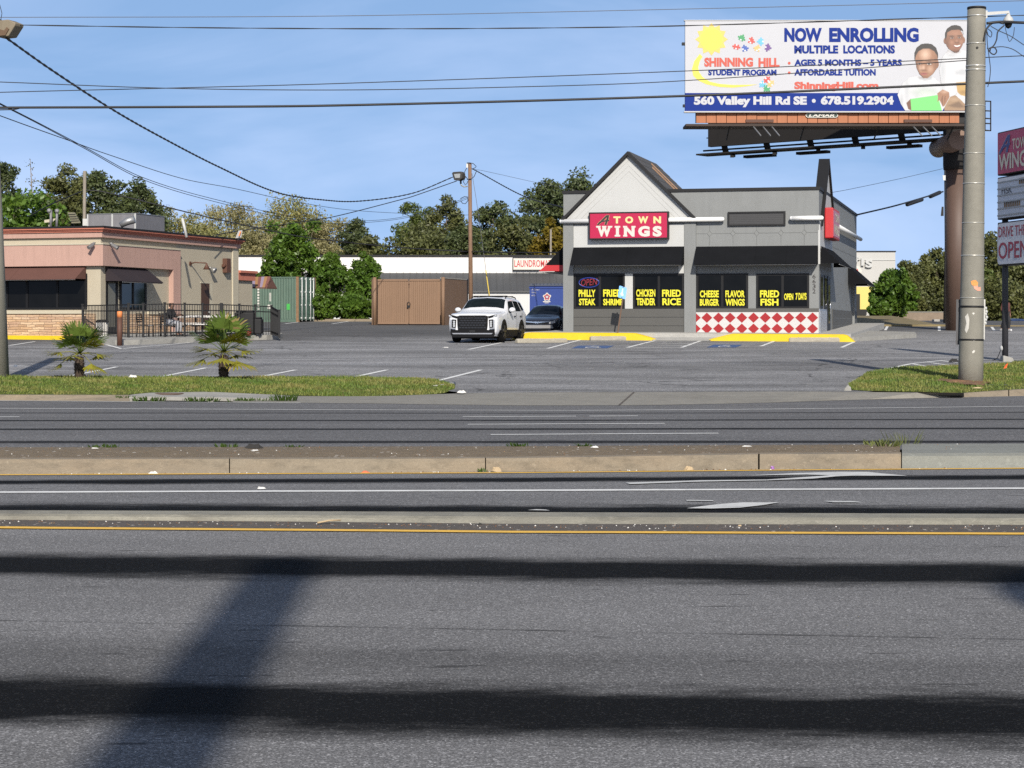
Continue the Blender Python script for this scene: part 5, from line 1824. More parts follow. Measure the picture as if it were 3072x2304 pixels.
palm(671, 1140, 45.6, 11, "larger fan palm with yellowing lower fronds in front of the patio fence", .62, 1.2)
# ------------------------------------------------------------------ trees
def rand_dirs(rng, n):
 v = rng.normal(size=(n, 3))
 return v / np.linalg.norm(v, axis=1)[:, None]
def leaves(name, centers, radii, per, size, m, parent, rng, flat=1.0, up=0.3, aspect=0.62):
 """Leaf-sized quads scattered through clumps."""
 centers = np.repeat(np.asarray(centers), per, axis=0)
 rad = np.repeat(np.asarray(radii), per)
 n = len(centers)
 d = rand_dirs(rng, n) * (rng.random(n) ** .45 * rad)[:, None]
 d[:, 2] *= flat
 p = centers + d
 nrm = rand_dirs(rng, n) + np.array([0, 0, up]) + d / np.maximum(rad, .01)[:, None] * .5
 nrm /= np.linalg.norm(nrm, axis=1)[:, None]
 a = np.cross(nrm, rand_dirs(rng, n))
 a /= np.maximum(np.linalg.norm(a, axis=1), 1e-4)[:, None]
 b = np.cross(nrm, a)
 s = (size * (.6 + .8 * rng.random(n)))[:, None]
 a, b = a * s * .5, b * s * .5 * aspect
 co = np.stack([p - a, p - b * .9 + a * .1, p + a, p + b * .9 + a * .1], 1).reshape(-1, 3)
 q = np.arange(n * 4).reshape(-1, 4)
 return fast_mesh(name, co + np.array(parent.location), q, m, parent)
def limb(mb, a, b, r0, r1, rng, n=5, wob=.06):
 a, b = Vector(a), Vector(b)
 L = (b - a).length
 pts = []
 for i in range(n + 1):
  f = i / n
  q = a.lerp(b, f) + Vector(rng.normal(size=3)) * (wob * L * math.sin(math.pi * f) * .5) + Vector((0, 0, -.08 * L * math.sin(math.pi * f)))
  pts.append(q)
 mb.tube(pts, [r0 + (r1 - r0) * i / n for i in range(n + 1)], 6)
M["bark"] = mat("grey_brown_bark", (0.10, 0.08, 0.062), .95, var=.4, vs_=4, bump=.8, bs=12)
M["bark_pale"] = mat("pale_bark", (0.20, 0.175, 0.145), .95, var=.35, vs_=4, bump=.6, bs=12)
M["pine_needles"] = leafmat("pine_needles", (0.064, 0.085, 0.035), .45, warm=(1.5, 1.3, .7), trans=.2)
M["pine_warm"] = leafmat("pine_needles_olive", (0.088, 0.099, 0.037), .45, warm=(1.4, 1.2, .7), trans=.2)
M["spring_leaf"] = leafmat("young_yellow_green_leaves", (0.25, 0.255, 0.10), .28, warm=(1.3, .95, .8), trans=.35)
M["spring_tan"] = leafmat("tan_spring_catkins", (0.26, 0.245, 0.12), .25, warm=(1.1, .95, .9), trans=.3)
M["bright_leaf"] = leafmat("bright_green_leaves", (0.085, 0.155, 0.024), .5, warm=(1.4, 1.15, .7), trans=.4, rough=.4)
M["mid_leaf"] = leafmat("mid_green_leaves", (0.095, 0.13, 0.037), .45, trans=.35)
M["olive_leaf"] = leafmat("olive_leaves", (0.105, 0.118, 0.045), .45, trans=.3)
M["golden_leaf"] = leafmat("golden_green_leaves", (0.17, 0.135, 0.016), .4, warm=(1.2, .9, .7), trans=.35)
def tree(x, ytop, wpx, d, kind, label, leaf=None, zb=None, seed=0, density=1.0, group=None, low=None, cat="tree", name=None, bark="bark"):
 """x and ytop: where the top shows in the photograph; wpx: crown width there; d: distance."""
 rng = np.random.default_rng(seed * 7919 + int(x))
 zb = 1.35 if zb is None else zb
 top = P(x, ytop, d)
 h = top.z - zb
 w = wpx * d / F * (1.4 if kind == 'pine' else 1.22 if kind in ('broad', 'airy') else 1.0)
 loc = Vector((top.x, d, zb))
 t = thing(name or {"pine": "pine_tree", "bush": "shrub", "bare": "bare_tree"}.get(kind, "broadleaf_tree"), label, cat, loc, 0, group)
 mb = MB()
 tr = max(.06, h * .014)
 if kind == "pine":
  lean = rng.normal(size=2) * .02 * h
  tip = Vector((lean[0], lean[1], h * .96))
  mb.tube([(0, 0, -.3), tip * .3 + Vector((0, 0, 0)), tip * .6, tip], [tr, tr * .85, tr * .6, tr * .2], 8)
  cs, rs = [], []
  lo = low if low is not None else .38
  nl = 30
  for i in range(nl):
   f = lo + (1 - lo) * ((i + rng.random() * .6) / nl)
   prof = math.sin(math.pi * min(1, ((f - lo) / (1 - lo)) * .78 + .2)) ** .8
   a = i * 2.4 + rng.random()
   L = w * .5 * prof * (.65 + .5 * rng.random())
   st = tip * f
   en = st + Vector((math.cos(a) * L, math.sin(a) * L, h * (.02 + .07 * rng.random())))
   limb(mb, st - Vector((0, 0, L * .15)), en, tr * .32, tr * .08, rng)
   k = 2 + int(L / (w * .16))
   for j in range(k):
    g = .45 + .6 * (j + rng.random()) / k
    c = st.lerp(en, min(g, 1.06)) + Vector(rng.normal(size=3)) * w * .035
    cs.append(tuple(c))
    rs.append(w * (.10 + .07 * rng.random()))
  cs.append(tuple(tip)); rs.append(w * .12)
  mb.build("trunk", M[bark], t, local=True)
  leaves("crown", cs, rs, int(120 * density), max(.3, .022 * w + .2), M[leaf or "pine_needles"], t, rng, flat=.7, up=.5, aspect=.5)
 elif kind in ("broad", "airy"):
  lo = low if low is not None else (.22 if kind == "broad" else .25)
  fork = Vector((0, 0, h * lo * .9))
  mb.tube([(0, 0, -.3), fork * .5, fork], [tr * 1.1, tr * .95, tr * .8], 8)
  cs, rs = [], []
  nb = 11
  ctr = Vector((0, 0, h * (lo + 1) / 2))
  for i in range(nb):
   a = i * 2.4 + rng.random()
   el = math.radians(25 + 65 * (i / nb) + rng.normal() * 6)
   dirv = Vector((math.cos(a) * math.cos(el), math.sin(a) * math.cos(el), math.sin(el)))
   ext_ = Vector((w * .5, w * .5, h * (1 - lo) * .95))
   en = fork + Vector((dirv.x * ext_.x, dirv.y * ext_.y, dirv.z * ext_.z)) * (.72 + .3 * rng.random())
   en.z = min(en.z, h * .99)
   limb(mb, fork * (.6 + .4 * rng.random()), en, tr * .5, tr * .08, rng)
   for j in range(6):
    g = .35 + .65 * rng.random()
    base = fork.lerp(en, g)
    tw = base + Vector(rng.normal(size=3)) * w * .12
    tw.z = min(max(tw.z, h * lo * .75), h)
    limb(mb, base, tw, tr * .14, tr * .04, rng, 3)
    cs.append(tuple(tw))
    rs.append(w * (.11 + .07 * rng.random()))
  for i in range(64):
   v = rand_dirs(rng, 1)[0] * rng.random() ** .3
   cs.append((v[0] * w * .46, v[1] * w * .46, ctr.z + v[2] * h * (1 - lo) * .46))
   rs.append(w * (.10 + .08 * rng.random()))
  mb.build("trunk", M[bark if kind == "broad" else "bark_pale"], t, local=True)
  leaves("crown", cs, rs, int((110 if kind == "broad" else 140) * density), max(.3, .018 * w + .2) if kind == "broad" else max(.24, .011 * w + .16), M[leaf or "mid_leaf"], t, rng, flat=.85)
 elif kind == "bush":
  cs, rs = [], []
  for i in range(9):
   a = i * 2.4
   en = Vector((math.cos(a) * w * .34 * rng.random() ** .5, math.sin(a) * w * .34 * rng.random() ** .5, h * (.55 + .42 * rng.random())))
   limb(mb, (en.x * .15, en.y * .15, 0), en, .05, .012, rng)
   cs.append(tuple(en)); rs.append(w * .13)
  for i in range(110):
   v = rand_dirs(rng, 1)[0] * rng.random() ** .32
   zf = .50 + v[2] * .47
   taper = 1.0 - .6 * max(0, zf - .5) / .5
   cs.append((v[0] * w * .5 * taper, v[1] * w * .5 * taper, h * max(.05, zf)))
   rs.append(w * (.08 + .06 * rng.random()))
  cs.append((0, 0, h * .94)); rs.append(w * .09)
  mb.build("stem", M["bark"], t, local=True)
  leaves("crown", cs, rs, int(85 * density), .18 + .014 * w, M[leaf or "bright_leaf"], t, rng, flat=.9, up=.35)
 elif kind == "bare":
  mb.tube([(0, 0, 0), (.1, 0, h * .5), (0, 0, h * .8), (-.15, 0, h)], [.16, .11, .06, .02], 6)
  for i in range(16):
   f = .42 + .55 * i / 16
   a = i * 2.4
   L = w * .55 * (1.15 - f)
   st = Vector((.05, 0, h * f))
   en = st + Vector((math.cos(a) * L, math.sin(a) * L, L * .9))
   limb(mb, st, en, .045, .012, rng, 4, .1)
   for k in range(3):
    b = st.lerp(en, .4 + .2 * k)
    limb(mb, b, b + Vector(rng.normal(size=3)) * L * .25 + Vector((0, 0, L * .25)), .018, .006, rng, 2)
  mb.build("trunk", M["bark_pale"], t, local=True)
  leaves("crown", [(-w * .14, 0, h * .97), (-w * .1, 0, h * .88), (w * .12, 0, h * .86), (-w * .1, 0, h * .60), (w * .15, 0, h * .58)], [.5, .5, .4, .4, .4], 16, .2, M["olive_leaf"], t, rng)
 return t
k139 = 1.3888
TR = "trees along the skyline behind the shops"
# left group
tree(10, 490, 130, 165, "pine", "tall dark pine cut by the left edge of the view", seed=1, group=TR)
tree(52, 566, 250, 118, "broad", "bright green broadleaf tree above the left end of the diner roof", "bright_leaf", seed=2, density=1.2, group=TR, low=.1)
tree(96, 478, 62, 170, "bare", "thin nearly bare sapling standing against the sky above the diner", seed=3, group=TR)
tree(196, 528, 170, 175, "pine", "dark pine left of the bare wooden pole above the diner roof", "pine_warm", seed=4, group=TR, low=.3)
tree(298, 523, 190, 180, "pine", "broad dark pine right of the bare wooden pole above the diner", seed=5, group=TR, low=.3, density=1.2)
tree(150, 590, 110, 172, "pine", "short dark pine behind the twin vent pipes", "pine_warm", seed=6, group=TR, low=.15)
tree(410, 548, 140, 185, "pine", "open topped pine behind the grey rooftop box", seed=7, group=TR, low=.35)
tree(545, 610, 170, 190, "airy", "pale yellow green tree right of the rooftop box", "spring_leaf", seed=8, group=TR, low=.1)
tree(470, 640, 140, 188, "airy", "low tan spring tree half behind the rooftop box", "spring_tan", seed=9, group=TR, low=.05, density=1.2)
tree(690, 590, 230, 200, "airy", "tall pale spring tree left of the bright green trees", "spring_tan", seed=10, group=TR, low=.1, density=1.35)
tree(870, 585, 260, 205, "airy", "wide tan and yellow spring tree rising behind the green trees", "spring_leaf", seed=11, group=TR, low=.08, density=1.4)
tree(985, 640, 170, 202, "airy", "rounded pale spring tree at the right end of the tan group", "spring_tan", seed=12, group=TR, low=.05, density=1.3)
tree(780, 640, 200, 196, "airy", "hazy tan spring tree low between the two taller ones", "spring_tan", seed=31, group=TR, low=.05, density=1.3)
tree(610, 660, 180, 194, "airy", "low yellow green tree above the end of the white shop wall", "spring_leaf", seed=32, group=TR, low=.05, density=1.3)
tree(1058, 668, 110, 190, "pine", "small dark pine just right of the tan spring trees", seed=13, group=TR, low=.1, density=1.2)
tree(1110, 712, 110, 188, "pine", "low dark pine filling the gap above the white shop wall", "pine_warm", seed=33, group=TR, low=.05, density=1.2)
tree(1250, 590, 130, 196, "airy", "tall light green feathery tree left of the wooden lamp pole", "mid_leaf", seed=14, group=TR, low=.2, density=1.1)
tree(1230, 700, 230, 185, "broad", "low spreading olive green tree above the white shop wall", "olive_leaf", seed=15, group=TR, low=.02, density=1.5)
tree(1335, 606, 150, 192, "pine", "brownish open pine immediately left of the wooden lamp pole", "pine_warm", seed=16, group=TR, low=.2)
tree(1385, 680, 130, 190, "pine", "shorter pine right behind the wooden lamp pole", seed=34, group=TR, low=.1)
tree(1470, 618, 150, 195, "pine", "dark pine just right of the wooden lamp pole", seed=17, group=TR, low=.25)
tree(1560, 680, 170, 188, "pine", "low spreading pine between the lamp pole and the grey restaurant", "pine_warm", seed=18, group=TR, low=.05, density=1.2)
tree(1640, 562, 200, 200, "pine", "large dense pine rising left of the grey restaurant", seed=19, group=TR, low=.1, density=1.3)
tree(1735, 535, 190, 205, "pine", "tallest pine behind the left corner of the grey restaurant", seed=20, group=TR, low=.1, density=1.3)
tree(1672, 640, 110, 175, "broad", "golden green tree beside the left wall of the grey restaurant", "golden_leaf", seed=21, group=TR, low=.02, density=1.5)
tree(1640, 690, 110, 176, "airy", "thin yellowish tree around the short pole behind the laundromat roof", "golden_leaf", seed=35, group=TR, low=.05, density=1.2)
# right group
tree(2735, 772, 110, 178, "airy", "grey green tree right of the white store", "olive_leaf", seed=22, group=TR, low=.05, density=1.6)
tree(2820, 745, 130, 182, "broad", "olive tree behind the brown billboard column", "olive_leaf", seed=23, group=TR, low=.02, density=1.5)
tree(2700, 850, 130, 172, "broad", "low olive tree between the white store and billboard column", "olive_leaf", seed=24, group=TR, low=.0, density=1.4)
tree(2985, 690, 150, 180, "broad", "tall olive tree behind the roadside sign post", "olive_leaf", seed=25, group=TR, low=.02, density=1.5)
tree(3070, 720, 190, 178, "broad", "wide olive tree at the right edge of the view", "olive_leaf", seed=26, group=TR, low=.0, density=1.6)
tree(2930, 800, 120, 174, "broad", "lower dark green tree between steel pole and sign post", "mid_leaf", seed=27, group=TR, low=.0, density=1.4)
tree(3010, 850, 170, 165, "broad", "low green tree behind the walking person", "olive_leaf", seed=28, group=TR, low=.0, density=1.5)
tree(2860, 860, 110, 168, "broad", "low tree seen between the brown column and the steel pole", "olive_leaf", seed=36, group=TR, low=.0, density=1.4)
# shrubs
SG = "bright green self-seeded trees beside the container"
tree(655 * .3617 + 640, 662, 195, 123, "bush", "tallest bright green tree rising above the green container", seed=41, density=1.5, group=SG, zb=1.55, cat="tree", name="broadleaf_tree")
tree(990, 752, 130, 120.5, "bush", "middle bright green tree between container and brown enclosure", seed=42, density=1.3, group=SG, zb=1.5, cat="tree", name="broadleaf_tree")
tree(1090, 750, 125, 121, "bush", "bright green tree closest to the brown dumpster enclosure", seed=43, density=1.3, group=SG, zb=1.5, cat="tree", name="broadleaf_tree")
tree(950, 862, 90, 117.5, "bush", "low green bush by the container doors", seed=44, density=1.0, group=SG, zb=1.5, cat="shrub")
tree(1060, 880, 110, 118, "bush", "low green bush in front of the two right bright trees", seed=45, density=1.0, group=SG, zb=1.5, cat="shrub")
tree(2679, 812, 140, 121, "bush", "cone shaped bright green shrub before the white store", seed=46, density=1.5, zb=1.75, cat="shrub")
tree(2640, 900, 70, 119.5, "bush", "low side growth at the left of the cone shaped shrub", seed=47, density=.9, zb=1.7, cat="shrub")
# ------------------------------------------------------------------ container, enclosure, strip of shops, donation bin, white store
M["container_green"] = mat("faded_green_container_paint", (0.082, 0.130, 0.098), .6, var=.15, streak=.35, grime=.25)
M["rust"] = mat("rusty_steel", (0.20, 0.115, 0.06), .85, var=.4, vs_=5, grime=.3)
M["galv_rod"] = mat("pale_lock_rod", (0.55, 0.56, 0.55), .5, .2, var=.1)
M["enclosure_brown"] = mat("brown_painted_metal_gate", (0.195, 0.117, 0.070), .7, var=.1, streak=.25)
M["enclosure_block"] = mat("brown_painted_block", (0.155, 0.095, 0.060), .8, var=.15, bump=.4, bs=20)
M["awning_metal"] = mat("charcoal_standing_seam_roof", (0.055, 0.057, 0.060), .5, var=.15)
KX = P(896, 964, 115)
CF = Frame((KX.x, KX.y, 0), 18)
CS = Frame((KX.x, KX.y, 0), 18, side=True)
zb_ = 1.47
ct = thing("shipping_container", "green rusty shipping container with closed white-rodded doors", "container", (KX.x, KX.y, zb_))
zt_ = zb_ + 2.6
mb = MB()
mb.fbox(CF, -6.0, 0, zb_ + .12, zt_, -2.42, -.03)
n = 34
for i in range(n):
 s = -5.85 + i * (5.7 / n)
 q = [(s, -.03), (s + .04, 0), (s + .09, 0), (s + .13, -.03)]
 for (s0, t0), (s1, t1) in zip(q[:-1], q[1:]):
  mb.face([CF.pt(s0, zb_ + .18, t0), CF.pt(s1, zb_ + .18, t1), CF.pt(s1, zt_ - .08, t1), CF.pt(s0, zt_ - .08, t0)])
part(mb, "corrugated_side", "container_green", ct)
mb = MB()
for s in (-.16, -6.0):
 mb.fbox(CF, s, s + .16, zb_, zt_ + .01, -.16, .012)
mb.fbox(CS, 2.28, 2.44, zb_, zt_ + .01, -.16, .012)
part(mb, "corner_post", "rust", ct)
mb = MB()
mb.fbox(CF, -5.84, -.16, zb_ + .0, zb_ + .16, -.1, .008)
mb.fbox(CF, -5.84, -.16, zt_ - .07, zt_ + .005, -.1, .008)
part(mb, "rail", "container_green", ct)
for a, b in ((.02, 1.2), (1.23, 2.27)):
 mb = MB()
 mb.fbox(CS, a, b, zb_ + .12, zt_ - .06, -.05, .02)
 for zz in (.5, 1.0, 1.5, 2.0):
  mb.fbox(CS, a + .06, b - .06, zb_ + zz - .02, zb_ + zz + .14, .02, .035)
 dd = part(mb, "door", mat("dark_green_door", (.05, .10, .075), .6, grime=.35), ct)
 mb = MB()
 for s in (a + .3, b - .3):
  mb.tube([CS.pt(s, zb_ + .05, .07), CS.pt(s, zt_ - .02, .07)], .03, 6)
  for zz in (.2, .95, 1.7, 2.45):
   mb.fbox(CS, s - .06, s + .06, zb_ + zz, zb_ + zz + .08, .02, .09)
 part(mb, "lock_rod", "galv_rod", dd)
mb = MB()
for s, z0, z1_ in ((-2.6, .7, 2.15), (-1.85, 1.2, 1.7)):
 k = 9
 for i in range(k):
  z = zb_ + z0 + (z1_ - z0) * i / k
  mb.fbox(CF, s, s + .12, z, z + (z1_ - z0) / k * .65, 0, .008)
mb.fbox(CF, -1.95, -1.7, zb_ + .75, zb_ + 1.0, 0, .008)
mb.fbox(CF, -6.0 + .6, -5.0, zb_ + 1.95, zb_ + 2.1, 0, .008)
part(mb, "stencil_marking", "letter_white", ct)
mb = MB()
mb.fbox(CF, -.75, -.55, zb_ + .7, zb_ + 1.05, 0, .008)
part(mb, "green_patch", mat("bright_green_patch", (.05, .35, .06), .6), ct)
# dumpster enclosure: two ribbed gates, block side wall, chain
e0 = P(1119, 974, 107.5)
e1 = P(1335, 974.5, 107)
ex = (e1 - e0)
ang = math.degrees(-math.atan2(ex.y, ex.x))
EF = Frame((e0.x, e0.y, 0), ang)
EL = math.hypot(ex.x, ex.y)
zb_ = lotz(107)
zt_ = P(1200, 837, 107).z
en = thing("dumpster_enclosure", "brown walled dumpster enclosure with ribbed double gates chained shut", "enclosure", (e0.x, e0.y, zb_))
for s in (0, EL - .2):
 mb = MB()
 mb.tube([EF.pt(s + .1, zb_ - .05, .05), EF.pt(s + .1, zt_ + .1, .05)], .10, 10)
 part(mb, "gate_post", "enclosure_brown", en)
mid = EF.px(1227, 900)[0]
for a, b in ((.27, mid - .03), (mid + .03, EL - .27)):
 mb = MB()
 mb.fbox(EF, a, b, zb_ + .06, zt_, -.03, 0)
 nr = 13
 for i in range(nr):
  s = a + .1 + (b - a - .2) * (i + .5) / nr
  mb.prism(EF, [(s - .045, zb_ + .12), (s + .045, zb_ + .12), (s + .045, zt_ - .12), (s - .045, zt_ - .12)], 0, .035)
 for z in (zb_ + .06, zt_ - .10):
  mb.fbox(EF, a, b, z, z + .10, 0, .045)
 part(mb, "gate", "enclosure_brown", en)
mb = MB()
pts = [EF.pt(mid + .08 * math.cos(a), zb_ + 1.13 + .11 * math.sin(a), .09 + .02 * math.sin(3 * a)) for a in np.linspace(0, 6.283, 17)]
mb.tube(pts, .018, 6, cap=False)
mb.fbox(EF, mid - .09, mid + .07, zb_ + .93, zb_ + 1.06, .06, .12)
part(mb, "chain", "black_trim", en)
ES = Frame(EF.pt(EL - .05, 0, -.1), 16, side=True)
mb = MB()
mb.fbox(ES, 0, 4.3, zb_ - .05, zt_ + .03, -.2, 0)
mb.fbox(EF, 0, EL, zb_, zt_ + .0, -4.4, -4.2)
mb.fbox(Frame(EF.pt(.1, 0, -.1), 16, side=True), 0, 4.3, zb_ - .05, zt_, -.2, 0)
part(mb, "block_wall", "enclosure_block", en)
mb = MB()
mb.fbox(ES, -.02, 4.32, zt_ + .03, zt_ + .09, -.22, .02)
part(mb, "wall_cap", "concrete", en)
# strip of shops
SF = Frame((P(713, 900, 150).x, 150, 0), -1.2)
st = thing("strip_mall", "long low white shopping strip with charcoal metal awning roof", "shop building", SF.pt(14, 1.5, 0))
sx = lambda x: SF.px(x, 800)[0]
z_ = lambda x, y: SF.px(x, y)[1]
L0_, L1_ = sx(380), sx(2330)
zf1, zf0, za0 = z_(1300, 771), z_(1300, 819), z_(1300, 874)
mb = MB()
mb.fbox(SF, L0_, L1_, zf0, zf1, -14, 0)
part(mb, "fascia", mat("white_metal_fascia", (.62, .60, .57), .6, var=.03), st)
mb = MB()
mb.fbox(SF, L0_, L1_, zf1, zf1 + .16, -14, .06)
part(mb, "roof_edge", "black_trim", st)
mb = MB()
s0, s1 = sx(850), L1_
mb.face([SF.pt(s0, za0, 1.9), SF.pt(s1, za0, 1.9), SF.pt(s1, zf0, .02), SF.pt(s0, zf0, .02)])
mb.face([SF.pt(s0, za0 - .12, 1.9), SF.pt(s1, za0 - .12, 1.9), SF.pt(s1, za0, 1.9), SF.pt(s0, za0, 1.9)])
mb.face([SF.pt(s0, za0 - .12, 0), SF.pt(s1, za0 - .12, 0), SF.pt(s1, za0 - .12, 1.9), SF.pt(s0, za0 - .12, 1.9)])
nn = int((s1 - s0) / .5)
for i in range(nn):
 s = s0 + i * .5
 mb.bar(SF.pt(s, za0 + .02, 1.9), SF.pt(s, zf0 + .02, .04), .04, .05)
part(mb, "awning_roof", "awning_metal", st)
mb = MB()
mb.fbox(SF, L0_, L1_, 1.0, za0 - .13, -14, 1.72)
for i in range(int((L1_ - L0_) / 1.2)):
 s = L0_ + i * 1.2
 mb.fbox(SF, s, s + .04, 1.4, za0 - .2, 1.72, 1.735)
part(mb, "wall", mat("pale_shop_wall", (.50, .50, .49), .7, var=.05), st)
lg = thing("laundromat_sign", "white framed LAUNDROMAT sign in red letters on the white strip", "sign", SF.pt(sx(1600), z_(1600, 810), 0))
mb = MB()
mb.pbox(SF, 1540, 774.5, 1662, 809, .01, .22)
part(mb, "cabinet", "letter_white", lg)
mb = MB()
a, b = SF.px(1540, 774.5, .22), SF.px(1662, 809, .22)
for q in ((a[0], b[0], a[1], a[1] + .05), (a[0], b[0], b[1] - .07, b[1]), (a[0] - .05, a[0], b[1] - .07, a[1] + .05), (b[0], b[0] + .05, b[1] - .07, a[1] + .05)):
 mb.fbox(SF, *q, 0, .24)
part(mb, "frame", "black_trim", lg)
mb = MB()
mb.text(SF, "LAUNDROMAT", 1543, 780, 1655, 801, .228, bold=.01)
part(mb, "lettering", "red", lg)
mb = MB()
mb.box6([P(1000, 775, 152), P(1006, 775, 152), P(1006, 775, 152.5), P(1000, 775, 152.5), P(1000, 770, 152), P(1006, 770, 152), P(1006, 770, 152.5), P(1000, 770, 152.5)])
# blue donation bin
BF = Frame(P(1589, 975, 101.5) * 1.0, 8)
zb_ = lotz(101.5)
bn = thing("donation_bin", "blue textile donation bin with white star emblem behind the dark sedan", "donation bin", BF.pt(1.4, zb_, 0))
s1 = BF.px(1720, 900)[0]
zt_ = BF.px(1600, 858)[1]
mb = MB()
mb.fbox(BF, 0, s1, zb_ + .05, zt_, -1.6, 0)
mb.fbox(BF, -.03, s1 + .03, zt_ - .12, zt_ - .04, -1.63, .03)
part(mb, "bin_body", mat("royal_blue_metal", (.010, .037, .20), .5, var=.1, streak=.15), bn)
mb = MB()
mb.fbox(BF, -.05, s1 + .05, zt_, zt_ + .03, -1.65, .06)
for i in range(12):
 s = s1 * (i + .5) / 12
 mb.prism(BF, [(s - .11, zt_ + .03), (s + .08, zt_ + .03), (s + .02, zt_ + .13), (s - .04, zt_ + .13)], -1.6, .05)
part(mb, "corrugated_roof", mat("dark_blue_grey_roof", (.05, .06, .09), .6), bn)
cx, cz = BF.px(1641, 891, .01)
def ring5(r0, r1, rot=0):
 mbx = MB()
 pts_ = []
 for i in range(60):
  a = math.pi / 2 + rot + 2 * math.pi * i / 60
  k = .5 + .5 * math.cos(5 * (a - math.pi / 2))
  pts_.append((math.cos(a), math.sin(a), .72 + .28 * k))
 return pts_
st5 = ring5(0, 0)
mb = MB()
for rr, hw, m_, tt in ((.185, .035, 0, .006), (.13, .03, 1, .009)):
 for i in range(60):
  a, b = st5[i], st5[(i + 1) % 60]
  o_, n_ = rr + hw, rr - hw
  mb.sheet(BF, [(cx + a[0] * o_ * a[2], cz + a[1] * o_ * a[2]), (cx + b[0] * o_ * b[2], cz + b[1] * o_ * b[2]), (cx + b[0] * n_ * b[2], cz + b[1] * n_ * b[2]), (cx + a[0] * n_ * a[2], cz + a[1] * n_ * a[2])], tt, m_)
mb.sheet(BF, [(cx + math.cos(math.pi / 2 + i * math.pi / 5) * (.09 if i % 2 == 0 else .04), cz + math.sin(math.pi / 2 + i * math.pi / 5) * (.09 if i % 2 == 0 else .04)) for i in range(10)], .012, 0)
mb.build("star_emblem", [M["letter_white"], M["red"]], bn)
mb = MB()
mb.pbox(BF, 1629, 903.5, 1651, 906.5, 0, .006)
mb.pbox(BF, 1634, 908, 1646, 909.5, 0, .006)
mb.pbox(BF, 1629, 915, 1651, 916.5, 0, .006)
mb.text(BF, "A-Town", 1594, 866, 1618, 871.5, .01, bold=-.012, shear=.3)
mb.text(BF, "Wing", 1595, 875, 1609, 881, .01, bold=-.012, shear=.3)
mb.text(BF, "6632", 1594, 884, 1606, 888, .01, bold=-.012, shear=.3)
part(mb, "white_writing", "letter_white", bn)
# white store on the right
WF = Frame((P(2580, 900, 150).x, 150, 0), 0)
ws = thing("white_store", "white painted store with crooked raised letters and a yellow band", "store", WF.pt(0, 1.9, 0))
wx = lambda x: WF.px(x, 800)[0]
wz = lambda y: WF.px(2600, y)[1]
mb = MB()
s0, s1 = wx(2380), wx(2686)
mb.fbox(WF, s0, s1, 1.2, wz(756), -16, 0)
part(mb, "wall", mat("white_store_wall", (.40, .395, .38), .7, var=.03, streak=.05), ws)
mb = MB()
mb.fbox(WF, s0, s1 + .05, wz(756), wz(752.5), -16, .05)
part(mb, "roof_edge", "black_trim", ws)
mb = MB()
mb.fbox(WF, s0, s1 + .03, wz(781), wz(780), 0, .05)
part(mb, "ledge", "white_wall", ws)
for ch, q in (("P", (2568, 769, 2580, 787)), ("I", (2584, 775, 2592, 797)), ("S", (2596, 779, 2618, 803)), ("T", (2546, 766, 2560, 784))):
 mb = MB()
 mb.text(WF, ch, *q, .22, bold=.05, thick=.2)
 part(mb, "raised_letter", "white_wall", ws)
mb = MB()
c = WF.px(2571, 813)
mb.lathe(WF.pt(c[0] - .05, c[1], 0), [(.38, 0), (.38, .05)], 20, ax=WF.n)
part(mb, "round_badge", "letter_white", ws)
mb = MB()
mb.text(WF, "A", 2567, 806, 2577, 819, .06, bold=.05)
part(mb, "badge_letter", "red", ws)
mb = MB()
mb.pbox(WF, 2400, 860, 2628, 928, .01, .35)
part(mb, "yellow_band", mat("pale_yellow_panel", (.55, .45, .12), .6, var=.05), ws)
mb = MB()
mb.pbox(WF, 2560, 928, 2600, 945, .01, .3)
mb.pbox(WF, 2565, 882, 2580, 960, .36, .42)
part(mb, "doorway", "black_trim", ws)
mb = MB()
mb.tube([WF.pt(wx(2577), wz(843), .3), WF.pt(wx(2600), wz(846), .3), WF.pt(wx(2622), wz(858), .3)], .06, 6)
part(mb, "cable_conduit", "white_wall", ws)
# retaining wall, stone block, short pole behind the shops, parked car
WR = Frame((P(2720, 960, 128).x, 128, 0), -2)
rw = thing("retaining_wall", "low tan block retaining wall between green shrub and dark pole", "wall", WR.pt(2, 1.5, 0))
mb = MB()
mb.fbox(WR, WR.px(2690, 950)[0], WR.px(2850, 950)[0], 1.2, WR.px(2760, 937)[1], -.3, 0)
part(mb, "block_courses", mat("tan_wall_block", (.20, .155, .115), .9, var=.35, vs_=2.5, bump=.6, bs=8), rw)
mb = MB()
mb.fbox(WR, WR.px(2690, 950)[0], WR.px(2850, 950)[0], WR.px(2760, 937)[1], WR.px(2760, 935)[1], -.33, .03)
part(mb, "coping", "concrete", rw)
a, b = P(2798, 965, 113), P(2826, 958, 113)
mb = MB()
mb.box(a.x, b.x, 112.6, 113.2, a.z, b.z)
tag(mb.build("concrete_block", M["concrete_light"], bevel=.02, loc=Vector((a.x, 113, a.z))), "pale concrete block lying at the foot of the dark pole", "block")
